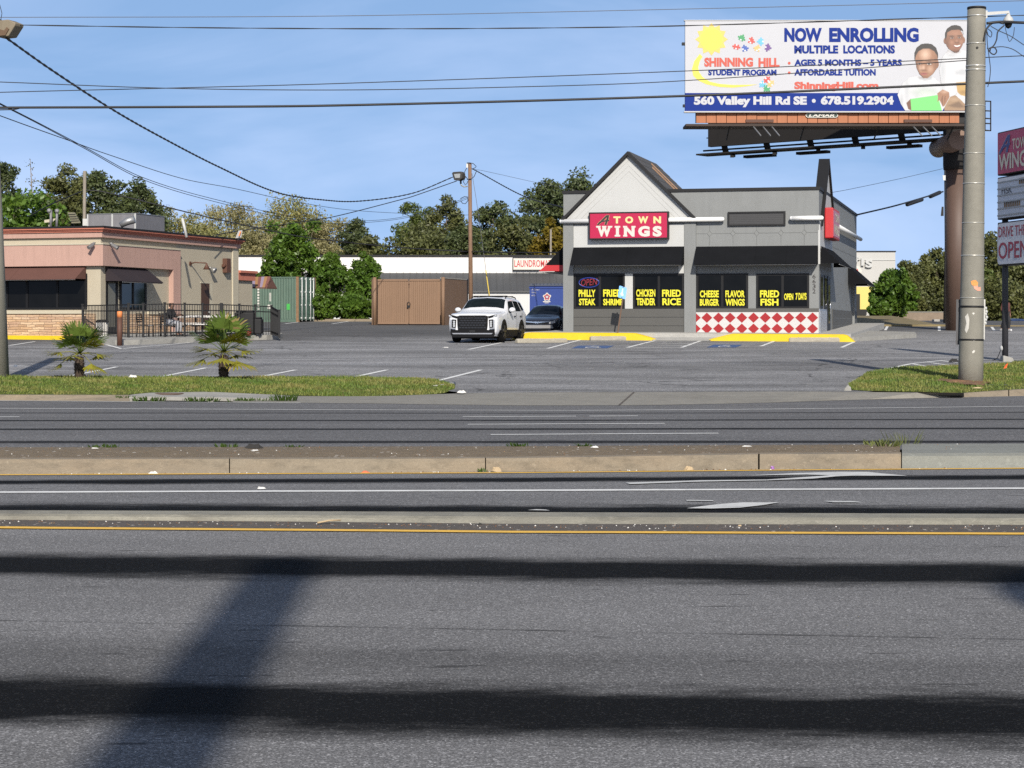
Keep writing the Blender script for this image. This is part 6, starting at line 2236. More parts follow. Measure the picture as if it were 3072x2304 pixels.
# kerb along the back of the car park left
mb = MB()
a, b = P(975, 960.5, 117), P(1122, 960.5, 117)
mb.box6([(a.x, 117, 1.40), (b.x, 117, 1.40), (b.x, 117.2, 1.40), (a.x, 117.2, 1.40), (a.x, 117, 1.65), (b.x, 117, 1.65), (b.x, 117.2, 1.65), (a.x, 117.2, 1.65)])
mb.box6([(-70, 117.1, 1.3), (a.x, 117.1, 1.3), (a.x, 117.3, 1.3), (-70, 117.3, 1.3), (-70, 117.1, 1.6), (a.x, 117.1, 1.6), (a.x, 117.3, 1.6), (-70, 117.3, 1.6)])
tag(mb.build("kerb", M["concrete_kerb_tan"]), kind="structure")
mb = MB()
mb.add([(-70, 117.3, 1.58), (-9, 117.3, 1.60), (-9, 127, 1.62), (-70, 127, 1.62)], [(0, 1, 2, 3)])
tag(mb.build("leaf_strip", M["leaf_litter"]), kind="structure")
# ------------------------------------------------------------------ poles
M["pole_steel"] = mat("speckled_grey_concrete_pole", (0.195, 0.185, 0.155), .8, var=.2, vs_=6, bump=.35, bs=55, streak=.15)
M["pole_wood"] = mat("brown_wood_pole", (0.19, 0.115, 0.072), .9, var=.3, vs_=3, streak=.55, bump=.4, bs=12)
M["pole_wood_grey"] = mat("grey_weathered_wood_pole", (0.21, 0.185, 0.15), .9, var=.25, vs_=3, streak=.5, bump=.4, bs=12)
M["pole_dark"] = mat("dark_creosote_pole", (0.022, 0.020, 0.019), .85, var=.3, streak=.2)
M["band_metal"] = mat("bright_band_metal", (0.50, 0.49, 0.45), .35, .5, var=.1)
M["lamp_grey"] = mat("weathered_lamp_housing", (0.20, 0.165, 0.115), .7, var=.25, streak=.3)
M["lens"] = mat("cloudy_lamp_lens", (.30, .31, .31), .15, var=.3, vs_=8)
d = 46.0
b0, t0 = P(2912, 1143, d), P(2930, 21, d)
sp_ = thing("utility_pole", "thick grey roadside utility pole with metal bands and torn orange sticker", "utility pole", b0)
ax = (t0 - b0).normalized()
Lp = (t0 - b0).length
r0, r1 = .284, .207
mb = MB()
mb.lathe(b0, [(r0 + (r1 - r0) * f, Lp * f) for f in np.linspace(-.02, 1, 14)], 32, ax=ax)
part(mb, "pole", "pole_steel", sp_)
def on_pole(y, k=1.0):
 f = (1143 - y) / (1143 - 21)
 return b0 + ax * (Lp * f), (r0 + (r1 - r0) * f) * k
for y, h, m_ in ((25, .05, "black_trim"), (49, .03, "band_metal"), (132, .02, "band_metal"), (199, .035, "band_metal"), (211, .03, "band_metal"), (318, .018, "band_metal"), (461, .015, "band_metal"), (551, .022, "band_metal"), (669, .016, "band_metal"), (767, .024, "band_metal"), (894, .015, "band_metal"), (920, .045, "black_trim"), (1019, .04, "black_trim")):
 mb = MB()
 c, r = on_pole(y)
 mb.lathe(c, [(r * .99, -h / 2), (r + .008, -h / 2), (r + .008, h / 2), (r * .99, h / 2)], 32, ax=ax)
 part(mb, "band", m_, sp_)
def pole_patch(pts, name, m, lift=.006):
 """Small sheet wrapped on the pole's camera side from photo pixels."""
 mb = MB()
 out = []
 for x, y in pts:
  c, r = on_pole(y)
  q = P(x, y, d)
  dx = max(-.98, min(.98, (q.x - c.x) / r))
  out.append(Vector((c.x + dx * (r + lift), c.y - math.sqrt(1 - dx * dx) * (r + lift), q.z)))
 n = len(out)
 ctr = sum(out, Vector()) / n + Vector((0, -.004, 0))
 mb.add(out + [ctr], [(i, (i + 1) % n, n) for i in range(n)])
 return part(mb, name, m, sp_)
pole_patch([(2905, 845), (2910, 842), (2919, 841), (2926, 848), (2925, 858), (2915, 858), (2908, 856)], "sticker", mat("faded_orange_paper", (.62, .25, .07), .8))
pole_patch([(2912, 858), (2924, 857), (2927, 862), (2934, 861), (2935, 873), (2924, 873), (2915, 867)], "sticker", mat("faded_pink_paper", (.60, .28, .20), .8))
pole_patch([(2890, 950), (2897, 940), (2901, 960), (2899, 985), (2893, 1000), (2889, 990), (2893, 970)], "paint_scuff", "letter_white")
pole_patch([(2909, 1017), (2916, 1016), (2928, 1018), (2928, 1021), (2912, 1023)], "paint_scuff", "letter_white")
pole_patch([(2908, 1055), (2913, 1050), (2917, 1052), (2914, 1058), (2909, 1060)], "paint_scuff", "letter_white")
pole_patch([(2908, 939), (2914, 938), (2916, 942), (2911, 945)], "paint_scuff", "letter_white")
mb = MB()
c, r = on_pole(132)
mb.lathe(P(2925, 147, d) + Vector((0, -r - .0, 0)), [(.028, -.02), (.028, .012)], 10, ax=(0, -1, 0))
part(mb, "bolt_hole", "black_trim", sp_)
mb = MB()
mb.box6([P(2867, 1034, d + .1), P(2879, 1034, d + .1), P(2882, 1034, d + .25), P(2870, 1034, d + .25), P(2869, 898, d + .1), P(2881, 898, d + .1), P(2883, 898, d + .25), P(2871, 898, d + .25)])
part(mb, "equipment_box", mat("dark_grey_box", (.06, .06, .065), .6), sp_)
mb = MB()
mb.bar(P(2951, 1019, d), P(2953, 898, d), .04, .04)
part(mb, "conduit", "band_metal", sp_)
mb = MB()
for x, y in ((2957, 925), (2959, 935), (2957, 943), (2960, 952), (2957, 960), (2956, 970)):
 mb.ball(P(x, y, d), .035, 8, sz=1.2)
part(mb, "insulator_cluster", "white_wall", sp_)
# white camera on an arm, at the pole top
cm = thing("security_camera", "white dome camera hanging from an arm at the top of the thick grey pole", "security camera", P(2955, 40, d))
mb = MB()
mb.box6([P(2952, 56, d - .07), P(2962, 54, d - .07), P(2962, 54, d + .07), P(2952, 56, d + .07), P(2953, 32, d - .07), P(2963, 31, d - .07), P(2963, 31, d + .07), P(2953, 32, d + .07)])
mb.box6([P(2960, 46, d - .05), P(3028, 40, d - .05), P(3028, 40, d + .05), P(2960, 46, d + .05), P(2960, 36, d - .05), P(3028, 32, d - .05), P(3028, 32, d + .05), P(2960, 36, d + .05)])
part(mb, "arm", "white_wall", cm)
mb = MB()
mb.lathe(P(3025, 66, d), [(.115, 0), (.12, .03), (.10, .09), (.05, .14), (.03, .22)], 16)
part(mb, "dome_housing", "white_wall", cm)
mb = MB()
mb.lathe(P(3025, 82, d), [(.01, -.03), (.06, 0), (.085, .06), (.09, .12)], 14)
part(mb, "lens_dome", "black_trim", cm)
# left roadside pole with its lamp
d = 46.0
lp = thing("utility_pole", "grey roadside pole cut by the left edge of the view", "utility pole", P(-4, 1146, d))
mb = MB()
mb.tube([P(-4, 1150, d), P(-22, 640, d), P(-48, 60, d), P(-56, -60, d)], [.245, .22, .19, .18], 24)
part(mb, "pole", "pole_steel", lp)
ll = thing("flood_lamp", "weathered tan floodlight head cut by the left edge of the view", "street lamp", P(-20, 90, d))
mb = MB()
q0 = [(-20, 66), (30, 60), (54, 70), (52, 78), (32, 110), (0, 113), (-30, 100)]
lfm = Frame((P(20, 90, d).x, d, 0), 20)
mb.prism(lfm, [lfm.px(x, y, 0) for x, y in q0], -.25, .1)
part(mb, "housing", "lamp_grey", ll, bevel=.02)
mb = MB()
mb.prism(lfm, [lfm.px(x, y, .1) for x, y in ((-18, 82), (14, 92), (22, 82), (28, 88), (18, 106), (-4, 108), (-22, 98))], .1, .13)
part(mb, "lens_rim", mat("brown_rusty_rim", (.12, .075, .045), .8), ll)
mb = MB()
mb.tube([P(-2, 10, d), P(6, 40, d), P(2, 62, d)], .008, 5)
mb.tube([P(0, 60, d), P(8, 66, d)], .03, 6)
part(mb, "lead_wire", "wire", ll)
# wooden lamp pole in the middle
d = 110.0
zb_ = lotz(d)
wp = thing("utility_pole", "brown wooden pole with floodlight behind the white car", "utility pole", Vector((P(1412, 900, d).x, d, zb_)))
b0 = Vector((P(1413, 900, d).x, d, zb_ - .1))
t0 = P(1409.5, 490, d)
mb = MB()
mb.tube([b0, b0.lerp(t0, .5), t0], [.128, .112, .098], 12)
part(mb, "pole", "pole_wood", wp)
mb = MB()
mb.box6([P(1399, 503, d - .1), P(1404, 503, d - .1), P(1404, 503, d + .1), P(1399, 503, d + .1), P(1399, 490, d - .1), P(1404, 490, d - .1), P(1404, 490, d + .1), P(1399, 490, d + .1)])
part(mb, "photocell_bracket", "band_metal", wp)
mb = MB()
c12 = lambda x, y: (1240 + x * .217, 480 + y * .217)
for pts in ([(740, 110), (715, 150), (700, 200), (740, 250), (755, 270)], [(690, 200), (720, 240), (700, 280), (690, 300), (720, 345), (745, 320), (755, 290)], [(810, 125), (850, 110), (870, 90), (830, 50), (780, 38), (740, 40)], [(870, 160), (840, 230), (800, 260), (740, 270)], [(655, 560), (680, 600), (720, 605), (755, 560), (750, 510), (710, 505), (650, 535)]):
 mb.tube([P(*c12(*q), d - .15) for q in pts], .02, 5)
part(mb, "cable", "wire", wp)
mb = MB()
mb.tube([P(*c12(748, 365), d), P(*c12(700, 372), d - .1), P(*c12(665, 352), d - .15), P(*c12(655, 320), d - .2)], .035, 6)
part(mb, "lamp_arm", "band_metal", wp)
fl_ = thing("flood_lamp", "dark square floodlight on the wooden pole behind the white car", "floodlight", P(1376, 545, d))
lfm = Frame((P(1374, 530, d).x, d - .3, 0), 24)
mb = MB()
mb.prism(lfm, [lfm.px(*c12(x, y), 0) for x, y in ((545, 185), (560, 168), (665, 160), (690, 185), (685, 255), (640, 290), (575, 280))], -.28, .12)
part(mb, "housing", mat("dark_lamp_housing", (.04, .037, .034), .6), fl_, bevel=.02)
mb = MB()
mb.prism(lfm, [lfm.px(*c12(x, y), .12) for x, y in ((562, 195), (650, 188), (645, 245), (580, 250))], .12, .135)
part(mb, "lens", "lens", fl_)
mb = MB()
mb.tube([P(*c12(655, 280), d - .3), P(*c12(656, 325), d - .2)], .05, 6)
part(mb, "knuckle", "black_trim", fl_)
gw = thing("guy_wire", "thin guy wire with yellow sleeve running down beside the wooden lamp pole", "guy wire", P(1473, 975, d))
mb = MB()
mb.tube([P(1416, 520, d), P(1429, 600, d), P(1453, 773, d), P(1458, 813, d), P(1473, 975, d)], .013, 5)
part(mb, "cable", "wire_grey", gw)
mb = MB()
mb.tube([P(1457.5, 811, d - .02), P(1470, 900, d - .02), P(1475, 970, d - .02)], .032, 6)
part(mb, "sleeve", mat("yellow_plastic_sleeve", (.50, .37, .05), .6), gw)
for (x0, y0, x1, y1, dd, r, m_, lab) in ((253, 690, 254, 513, 98, .078, "pole_wood_grey", "bare grey wooden pole rising behind the diner roof"), (1652, 800, 1652.5, 688, 172, .085, "pole_wood_grey", "short wooden pole standing behind the laundromat roof")):
 a, b = P(x0, y0, dd), P(x1, y1, dd)
 o = thing("utility_pole", lab, "utility pole", Vector((a.x, dd, 1.3)))
 mb = MB()
 mb.tube([Vector((a.x, dd, 1.2)), a, b], [r * 1.15, r * 1.05, r], 10)
 part(mb, "pole", m_, o)
 if x0 < 300:
  mb = MB()
  mb.box6([P(248, 677, dd - .3), P(262, 677, dd - .3), P(262, 677, dd - .1), P(248, 677, dd - .1), P(248, 656, dd - .3), P(262, 656, dd - .3), P(262, 656, dd - .1), P(248, 656, dd - .1)])
  part(mb, "junction_box", "band_metal", o)
d = 112
dp = thing("utility_pole", "slim black pole left of the brown billboard column", "utility pole", Vector((P(2836, 980, d).x, d, 1.25)))
mb = MB()
mb.tube([P(2836, 985, d), P(2840, 730, d), P(2837.5, 487, d)], [.125, .115, .10], 12)
part(mb, "pole", "pole_dark", dp)
mb = MB()
mb.box6([P(2830, 541, d - .25), P(2847, 541, d - .25), P(2847, 541, d - .1), P(2830, 541, d - .1), P(2828, 526, d - .25), P(2850, 526, d - .25), P(2850, 526, d - .1), P(2828, 526, d - .1)])
part(mb, "lamp_box", "band_metal", dp)
mb = MB()
mb.box6([P(2822, 648, d - .2), P(2831, 648, d - .2), P(2831, 648, d - .0), P(2822, 648, d - .0), P(2825, 620, d - .2), P(2831, 620, d - .2), P(2831, 620, d - .0), P(2825, 620, d - .0)])
part(mb, "terminal_box", "black_trim", dp)
# ------------------------------------------------------------------ overhead wires
def cable(pts, r, label, m="wire", name="overhead_wire", group=None, twist=0.0, n=6, cat="cable"):
 """pts: (x, y, d) in photo pixels with distance; smoothed through the points."""
 q = [P(*p) for p in pts]
 out = []
 for i in range(len(q) - 1):
  p0, p1, p2, p3 = q[max(i - 1, 0)], q[i], q[i + 1], q[min(i + 2, len(q) - 1)]
  # non-uniform smoothing by chord length
  c1 = max((p2 - p1).length, 1e-3)
  m1 = (p2 - p0) * (c1 / max((p2 - p1).length + (p1 - p0).length, 1e-3))
  m2 = (p3 - p1) * (c1 / max((p3 - p2).length + (p2 - p1).length, 1e-3))
  for k in range(8):
   t = k / 8
   h = (2 * t ** 3 - 3 * t * t + 1, t ** 3 - 2 * t * t + t, -2 * t ** 3 + 3 * t * t, t ** 3 - t * t)
   out.append(p1 * h[0] + m1 * h[1] + p2 * h[2] + m2 * h[3])
 out.append(q[-1])
 mb = MB()
 if twist:
  dense = []
  for a, b in zip(out[:-1], out[1:]):
   k = max(2, int((b - a).length / .18))
   dense += [a.lerp(b, i / k) for i in range(k)]
  dense.append(out[-1])
  for ph in (0, math.pi):
   tp, L = [], 0
   for i, p in enumerate(dense):
    if i:
     L += (p - dense[i - 1]).length
    a = ph + L / twist * 6.283
    tp.append(p + Vector((0, math.cos(a), math.sin(a))) * r * .7)
   mb.tube(tp, r * .75, 5)
 else:
  mb.tube(out, r, n)
 o = mb.build(name, M[m], loc=q[0])
 tag(o, label, cat, group)
 return o
WG = "wires strung along the road"
cable([(-400, 53, 46), (0, 52, 46), (1000, 48, 46), (2055, 27, 46), (3072, 2, 46), (3500, -12, 46)], .008, "topmost thin wire across the very top of the sky", "wire_grey", group=WG)
cable([(54, 75, 46), (500, 82, 46), (1000, 86, 46), (1500, 85, 46), (2020, 78, 46), (2900, 51, 46), (3072, 46, 46), (3400, 38, 46)], .011, "thin wavy wire from the left floodlight across the billboard top", group=WG, twist=3.5)
cable([(-300, 236, 46), (0, 246, 46), (497, 264.5, 46), (1000, 270, 46), (1500, 262, 46), (2020, 244, 46), (2900, 181, 46)], .011, "thin wire crossing the billboard at the lower text lines", group=WG)
cable([(-300, 288, 46), (0, 277, 46), (497, 264.5, 46.1), (1000, 251, 46), (2020, 214.5, 46), (2900, 175, 46), (3072, 167, 46), (3400, 150, 46)], .011, "thin wire crossing the billboard just above its neighbour", group=WG)
cable([(-300, 326, 46), (0, 323, 46), (497, 321, 46), (1000, 316.5, 46), (2020, 289, 46), (2900, 251.5, 46), (3072, 244, 46), (3400, 230, 46)], .030, "thick black cable across the lower sky and the billboard", group=WG)
cable([(-60, 331, 46), (20, 329, 46), (45, 328, 46), (68, 322, 46)], .014, "short spliced tail under the thick black cable at left", group=WG)
cable([(18, 113, 46), (149, 206, 50), (325, 321, 56), (466, 402, 62), (655, 500, 72), (833, 578, 84), (972, 600, 93), (1083, 603, 100), (1240, 579, 106), (1359, 531, 109.6)], .026, "twisted service cable sagging from the left floodlight to the wooden pole", twist=1.1)
cable([(1370, 543, 109.6), (1240, 588.5, 108), (1206, 598, 107), (1040, 641, 103), (953, 659, 100), (808, 679, 97), (720, 692, 92), (640, 706, 88)], .024, "black cable from the wooden pole down to the diner roof corner")
cable([(-200, 215, 46), (0, 310, 48), (244, 436, 56), (422, 530, 64), (633, 595, 75), (900, 654, 90), (1025, 663, 97), (1177, 656, 103), (1300, 628, 107), (1402, 592, 110)], .011, "upper of three thin lines drooping from top left to the wooden pole")
cable([(-200, 222, 46), (0, 313, 48), (244, 440, 56), (422, 536, 64), (633, 602, 75), (900, 662, 90), (1025, 670, 97), (1177, 660, 103), (1300, 634, 107), (1402, 596, 110)], .011, "lower of the paired thin lines drooping to the wooden pole")
cable([(-200, 270, 46), (0, 347, 49), (217, 425, 57), (314, 460, 62), (548, 536, 74), (700, 565, 82), (900, 608, 95), (1098, 634, 108), (1402, 645, 122), (1533, 636, 128), (1700, 612, 135)], .012, "thin line drooping highest over the tan trees and on past the pole")
cable([(84, 650, 104), (160, 610, 101), (253, 571, 98)], .030, "black cable falling left from the bare pole behind the diner")
cable([(253, 571, 98), (304, 574, 98), (591, 643.5, 100), (802, 690, 102), (931, 714, 104), (1206, 743, 108), (1403, 755, 110)], .032, "black cable from the bare diner pole to the wooden lamp pole")
cable([(1413, 755, 110), (1500, 757, 107), (1600, 758, 104), (1712, 757, 99)], .032, "black cable from the wooden lamp pole to the grey restaurant wall")
cable([(1416, 506, 110), (1429, 512.5, 109), (1576, 590.6, 100), (1687, 621, 93), (1712, 626, 91)], .026, "thick cable sloping from the wooden pole top to the grey restaurant", twist=.9)
cable([(1420, 508, 110), (1446, 511.5, 111), (1622, 550.5, 120), (1717, 569, 126), (1800, 585, 132)], .010, "thin line running right from the wooden pole over the pines", "wire_grey")
cable([(2573, 644, 98.6), (2690, 616, 104), (2829, 575, 112)], .042, "thick black cable from the restaurant rear corner to the slim black pole")
for (x0, y0, x1, y1, d0, d1, lab) in ((2720, 617, 2767, 601, 106, 108, "large black splice case hanging on the cable behind the restaurant"), (2790, 593, 2820, 580, 110, 111.5, "smaller black splice case nearest the slim black pole")):
 mb = MB()
 a, b = P(x0, y0 - 3, d0), P(x1, y1 - 3, d1)
 mb.tube([a, a.lerp(b, .03), a.lerp(b, .97), b], [.04, .11, .11, .04], 10)
 tag(mb.build("splice_case", M["wire"], loc=a), lab, "splice case")
cable([(2420, 592, 91), (2492, 578, 95), (2540, 569.5, 98), (2700, 536, 105), (2828, 506, 112)], .011, "thin line rising from the restaurant roof to the slim black pole")
cable([(2960, 70, 45.8), (3000, 66, 45.8), (3072, 68, 46), (3500, 72, 46)], .034, "thick black cable leaving the top of the grey pole to the right", group=WG)
c8b = lambda x, y: (2480 + x * .2676, 20 + y * .2676)
for k, (pts, r, lab) in enumerate((
  ([(1990, 190), (1880, 175), (1800, 240), (1775, 320), (1760, 380)], .022, "black cable curving tightly down the right of the grey pole top"),
  ([(1990, 210), (1920, 280), (1905, 370), (1870, 440), (1820, 470)], .016, "hanging black cable loop under the white dome camera"),
  ([(1840, 220), (1930, 270), (2060, 330), (2212, 430), (2400, 540)], .010, "thin drop line slanting right from the grey pole top"),
  ([(1800, 460), (1840, 520), (1880, 535), (1905, 500), (1880, 460), (1840, 465), (1830, 500)], .015, "coiled cable loop at the right of the grey pole"),
  ([(1880, 455), (1980, 450), (2090, 480), (2212, 560), (2400, 660)], .010, "thin line sagging right from the coiled loop"),
  ([(1795, 250), (1800, 400), (1820, 560), (1835, 700), (1825, 820), (1805, 900)], .010, "long cable tail dangling beside the grey pole"),
  ([(1810, 250), (1850, 290), (1840, 340), (1810, 320), (1800, 280)], .010, "small wire ring just below the camera bracket"),
  ([(2000, 230), (2020, 310), (2050, 390), (2090, 330), (2105, 230)], .008, "thin wire loop hanging beneath the dome camera"))):
 cable([(*c8b(*p), 45.8) for p in pts], r, lab, group="cables tangled at the grey pole top", n=5)
# ------------------------------------------------------------------ billboard
c7 = lambda x, y: (2020 + x * .4756, 30 + y * .4756)
c7b = lambda x, y: (2040 + x * .1989, 50 + y * .1989)
BD = 92.0
BB = Frame((P(2476, 200, BD).x, BD, 0), 0)
bb = thing("billboard", "large roadside billboard for a student program on a brown column", "billboard", Vector((P(2880, 980, BD + 3).x, BD + 3, 1.15)))
M["poster_white"] = mat("white_vinyl_poster", (.44, .445, .47), .7, var=.03, spec=.1)
M["poster_blue"] = mat("blue_vinyl_print", (.013, .032, .19), .7, var=.05, spec=.1)
M["poster_coral"] = mat("coral_vinyl_print", (.47, .11, .085), .7, var=.03, spec=.1)
x0, x1 = 2055.5, 2906
mb = MB()
a, b = BB.px(x0, 63), BB.px(x1, 333)
mb.fbox(BB, a[0], b[0], b[1], a[1], -.25, 0)
part(mb, "poster_panel", "poster_white", bb)
mb = MB()
mb.pbox(BB, x0, 279, x1, 333, -.2, .006)
part(mb, "blue_band", "poster_blue", bb)
for s, x, y, u, v in (("NOW", 700, 112, 937, 202), ("ENROLLING", 983, 111, 1548, 203), ("MULTIPLE", 763, 223, 1040, 275), ("LOCATIONS", 1072, 222, 1398, 275), ("AGES 5 MONTHS – 5 YEARS", 763, 311, 1442, 353), ("AFFORDABLE TUITION", 763, 372, 1277, 414), ("STUDENT PROGRAM", 220, 375, 651, 413)):
 mb = MB()
 p, q = c7(x, y), c7(u, v)
 mb.text(BB, s, p[0], p[1], q[0], q[1], .012, bold=.052)
 part(mb, "lettering", "poster_blue", bb)
for s, x, y, u, v in (("SHINNING", 195, 300, 503, 358), ("HILL", 537, 302, 670, 360), ("ShinningHill.com", 763, 452, 1294, 512)):
 mb = MB()
 p, q = c7(x, y), c7(u, v)
 mb.text(BB, s, p[0], p[1], q[0], q[1], .012, bold=.052)
 part(mb, "lettering", "poster_coral", bb)
for x, y in ((731, 335), (731, 396)):
 mb = MB()
 c = BB.px(*c7(x, y), .012)
 mb.sheet(BB, [(c[0] + .065 * math.cos(t), c[1] + .065 * math.sin(t)) for t in np.linspace(0, 6.283, 16, endpoint=False)], .012)
 part(mb, "bullet", "poster_coral", bb)
for s, x, y, u, v in (("560 Valley Hill Rd SE", 130, 542, 842, 613), ("678.519.2904", 930, 541, 1390, 599)):
 mb = MB()
 p, q = c7(x, y), c7(u, v)
 mb.text(BB, s, p[0], p[1], q[0], q[1], .016, bold=.056)
 part(mb, "lettering", "poster_white", bb)
mb = MB()
c = BB.px(*c7(886, 573), .016)
mb.sheet(BB, [(c[0] + .09 * math.cos(t), c[1] + .09 * math.sin(t)) for t in np.linspace(0, 6.283, 18, endpoint=False)], .016)
part(mb, "bullet", "poster_white", bb)
# sun and swoosh
pc = lambda f, pts, t: [BB.px(*f(*q), t) for q in pts]
mb = MB()
ray = []
for i in range(24):
 t = 2 * math.pi * i / 24 + math.pi / 2
 r = 246 if i % 2 == 0 else 188
 ray.append((475 + r * math.cos(t), 342 - r * math.sin(t)))
mb.sheet(BB, pc(c7b, ray, .008), .008, 0)
mb.sheet(BB, pc(c7b, [(472 + 168 * math.cos(t), 342 - 168 * math.sin(t)) for t in np.linspace(0, 6.283, 30, endpoint=False)], .012), .012, 1)
sw = [(300, 560), (215, 670), (180, 790), (200, 890), (270, 960), (400, 1020), (600, 1060), (800, 1070), (1000, 1050), (1170, 1022), (1000, 1028), (800, 1030), (600, 1015), (450, 980), (340, 910), (285, 830), (275, 760), (300, 670), (340, 605)]
for i in range(9):
 A_, B_ = sw[i], sw[i + 1]
 C_, D_ = sw[max(18 - i - 1, 10)], sw[18 - i]
 mb.sheet(BB, pc(c7b, [A_, B_, C_, D_] if i < 8 else [A_, B_, D_], .008), .008 + i * .0003, 1)
mb.build("sun_emblem", [mat("amber_print", (.58, .42, .09), .5), mat("yellow_print", (.60, .52, .06), .5)], bb)
# puzzle pieces
PZ = [mat(n_ + "_print", c_, .5) for n_, c_ in (("green", (.03, .25, .09)), ("red", (.45, .05, .04)), ("sky_blue", (.10, .36, .62)), ("royal", (.03, .08, .32)), ("tan", (.55, .36, .13)), ("violet", (.10, .04, .20)), ("paper", (.50, .505, .54)))]
for (x, y, rot, m_, tabs) in ((930, 325, .5, 0, "1101"), (1070, 365, .3, 1, "1100"), (1222, 375, 0, 2, "1011"), (850, 455, .2, 1, "0101"), (975, 485, -.2, 3, "1100"), (1168, 485, .3, 4, "1001"), (1320, 465, .2, 5, "1110"), (1312, 950, .78, 1, "1010"), (1245, 1015, .78, 2, "0110"), (1370, 1010, .78, 4, "1010"), (1310, 1080, .78, 0, "0111")):
 mb = MB()
 R = lambda u, v: (x + u * math.cos(rot) - v * math.sin(rot), y + u * math.sin(rot) + v * math.cos(rot))
 h = 38
 mb.sheet(BB, pc(c7b, [R(-h, -h), R(h, -h), R(h, h), R(-h, h)], .010), .010, 0)
 for i, (u, v) in enumerate(((0, -1), (1, 0), (0, 1), (-1, 0))):
  cc = (u * h * (1.32 if tabs[i] == "1" else .72), v * h * (1.32 if tabs[i] == "1" else .72))
  mb.sheet(BB, pc(c7b, [R(cc[0] + 14 * math.cos(t), cc[1] + 14 * math.sin(t)) for t in np.linspace(0, 6.283, 10, endpoint=False)], .012), .012 + i * .0004, 0 if tabs[i] == "1" else 1)
 mb.build("puzzle_piece", [PZ[m_], PZ[6]], bb)
# the two children printed on the poster
def in_poly(X, Y, pts):
 """Signed distance to a polygon, negative inside."""
 d2, ins = np.full(X.shape, 1e12), np.zeros(X.shape, bool)
 for (x0_, y0_), (x1_, y1_) in zip(pts, pts[1:] + pts[:1]):
  ex, ey = x1_ - x0_, y1_ - y0_
  t = np.clip(((X - x0_) * ex + (Y - y0_) * ey) / max(ex * ex + ey * ey, 1e-9), 0, 1)
  d2 = np.minimum(d2, (X - x0_ - t * ex) ** 2 + (Y - y0_ - t * ey) ** 2)
  ins ^= ((y0_ > Y) != (y1_ > Y)) & (X < ex * (Y - y0_) / (ey if ey else 1e-9) + x0_)
 return np.sqrt(d2) * np.where(ins, -1, 1)
def in_ell(X, Y, cx, cy, rx, ry):
 k = np.sqrt(((X - cx) / rx) ** 2 + ((Y - cy) / ry) ** 2)
 return (k - 1) * min(rx, ry)
def printed(name, x0_, x1_, y0_, y1_, nx, ny, layers, t):
 """A photographic print as a fine sheet of coloured cells; a cell outside every opaque layer is left out."""
 X, Y = np.meshgrid((np.arange(nx) + .5) / nx * (x1_ - x0_) + x0_, (np.arange(ny) + .5) / ny * (y1_ - y0_) + y0_)
 col, cov = np.zeros(X.shape + (3,)), np.zeros(X.shape)
 for c_, kind, arg, soft, op in layers:
  sd = in_poly(X, Y, arg) if kind == "p" else in_ell(X, Y, *arg)
  a = np.clip(.5 - sd / soft, 0, 1) * op
  a = a * a * (3 - 2 * a) if op == 1 else a
  col = col * (1 - a[..., None]) + np.array(c_) * a[..., None]
  if op == 1:
   cov = np.maximum(cov, a)
 mb = MB()
 cs = []
 for j in range(ny):
  for i in range(nx):
   if cov[j, i] > .5:
    xa, xb = x0_ + (x1_ - x0_) * i / nx, x0_ + (x1_ - x0_) * (i + 1) / nx
    ya, yb = y0_ + (y1_ - y0_) * j / ny, y0_ + (y1_ - y0_) * (j + 1) / ny
    mb.sheet(BB, pc(c8b, [(xa, ya), (xb, ya), (xb, yb), (xa, yb)], t), t)
    cs.append(col[j, i])
 o = mb.build(name, PRINT, bb)
 at_ = o.data.color_attributes.new("print", 'FLOAT_COLOR', 'CORNER')
 at_.data.foreach_set("color", np.repeat(np.concatenate([np.array(cs), np.ones((len(cs), 1))], 1), 4, axis=0).ravel())
pm = NT("printed_photograph")
pa = pm.n("ShaderNodeVertexColor", layer_name="print")
pm.link(pa.outputs["Color"], pm.b.inputs["Base Color"])
pm.b.inputs["Roughness"].default_value = .5
PRINT = pm.mat
WHT, SHD, HR = (.46, .465, .48), (.33, .345, .36), (.018, .014, .013)
S1, S1d, S1l = (.20, .092, .055), (.085, .036, .023), (.34, .18, .12)
S2, S2d, S2l = (.25, .125, .072), (.12, .052, .03), (.50, .34, .25)
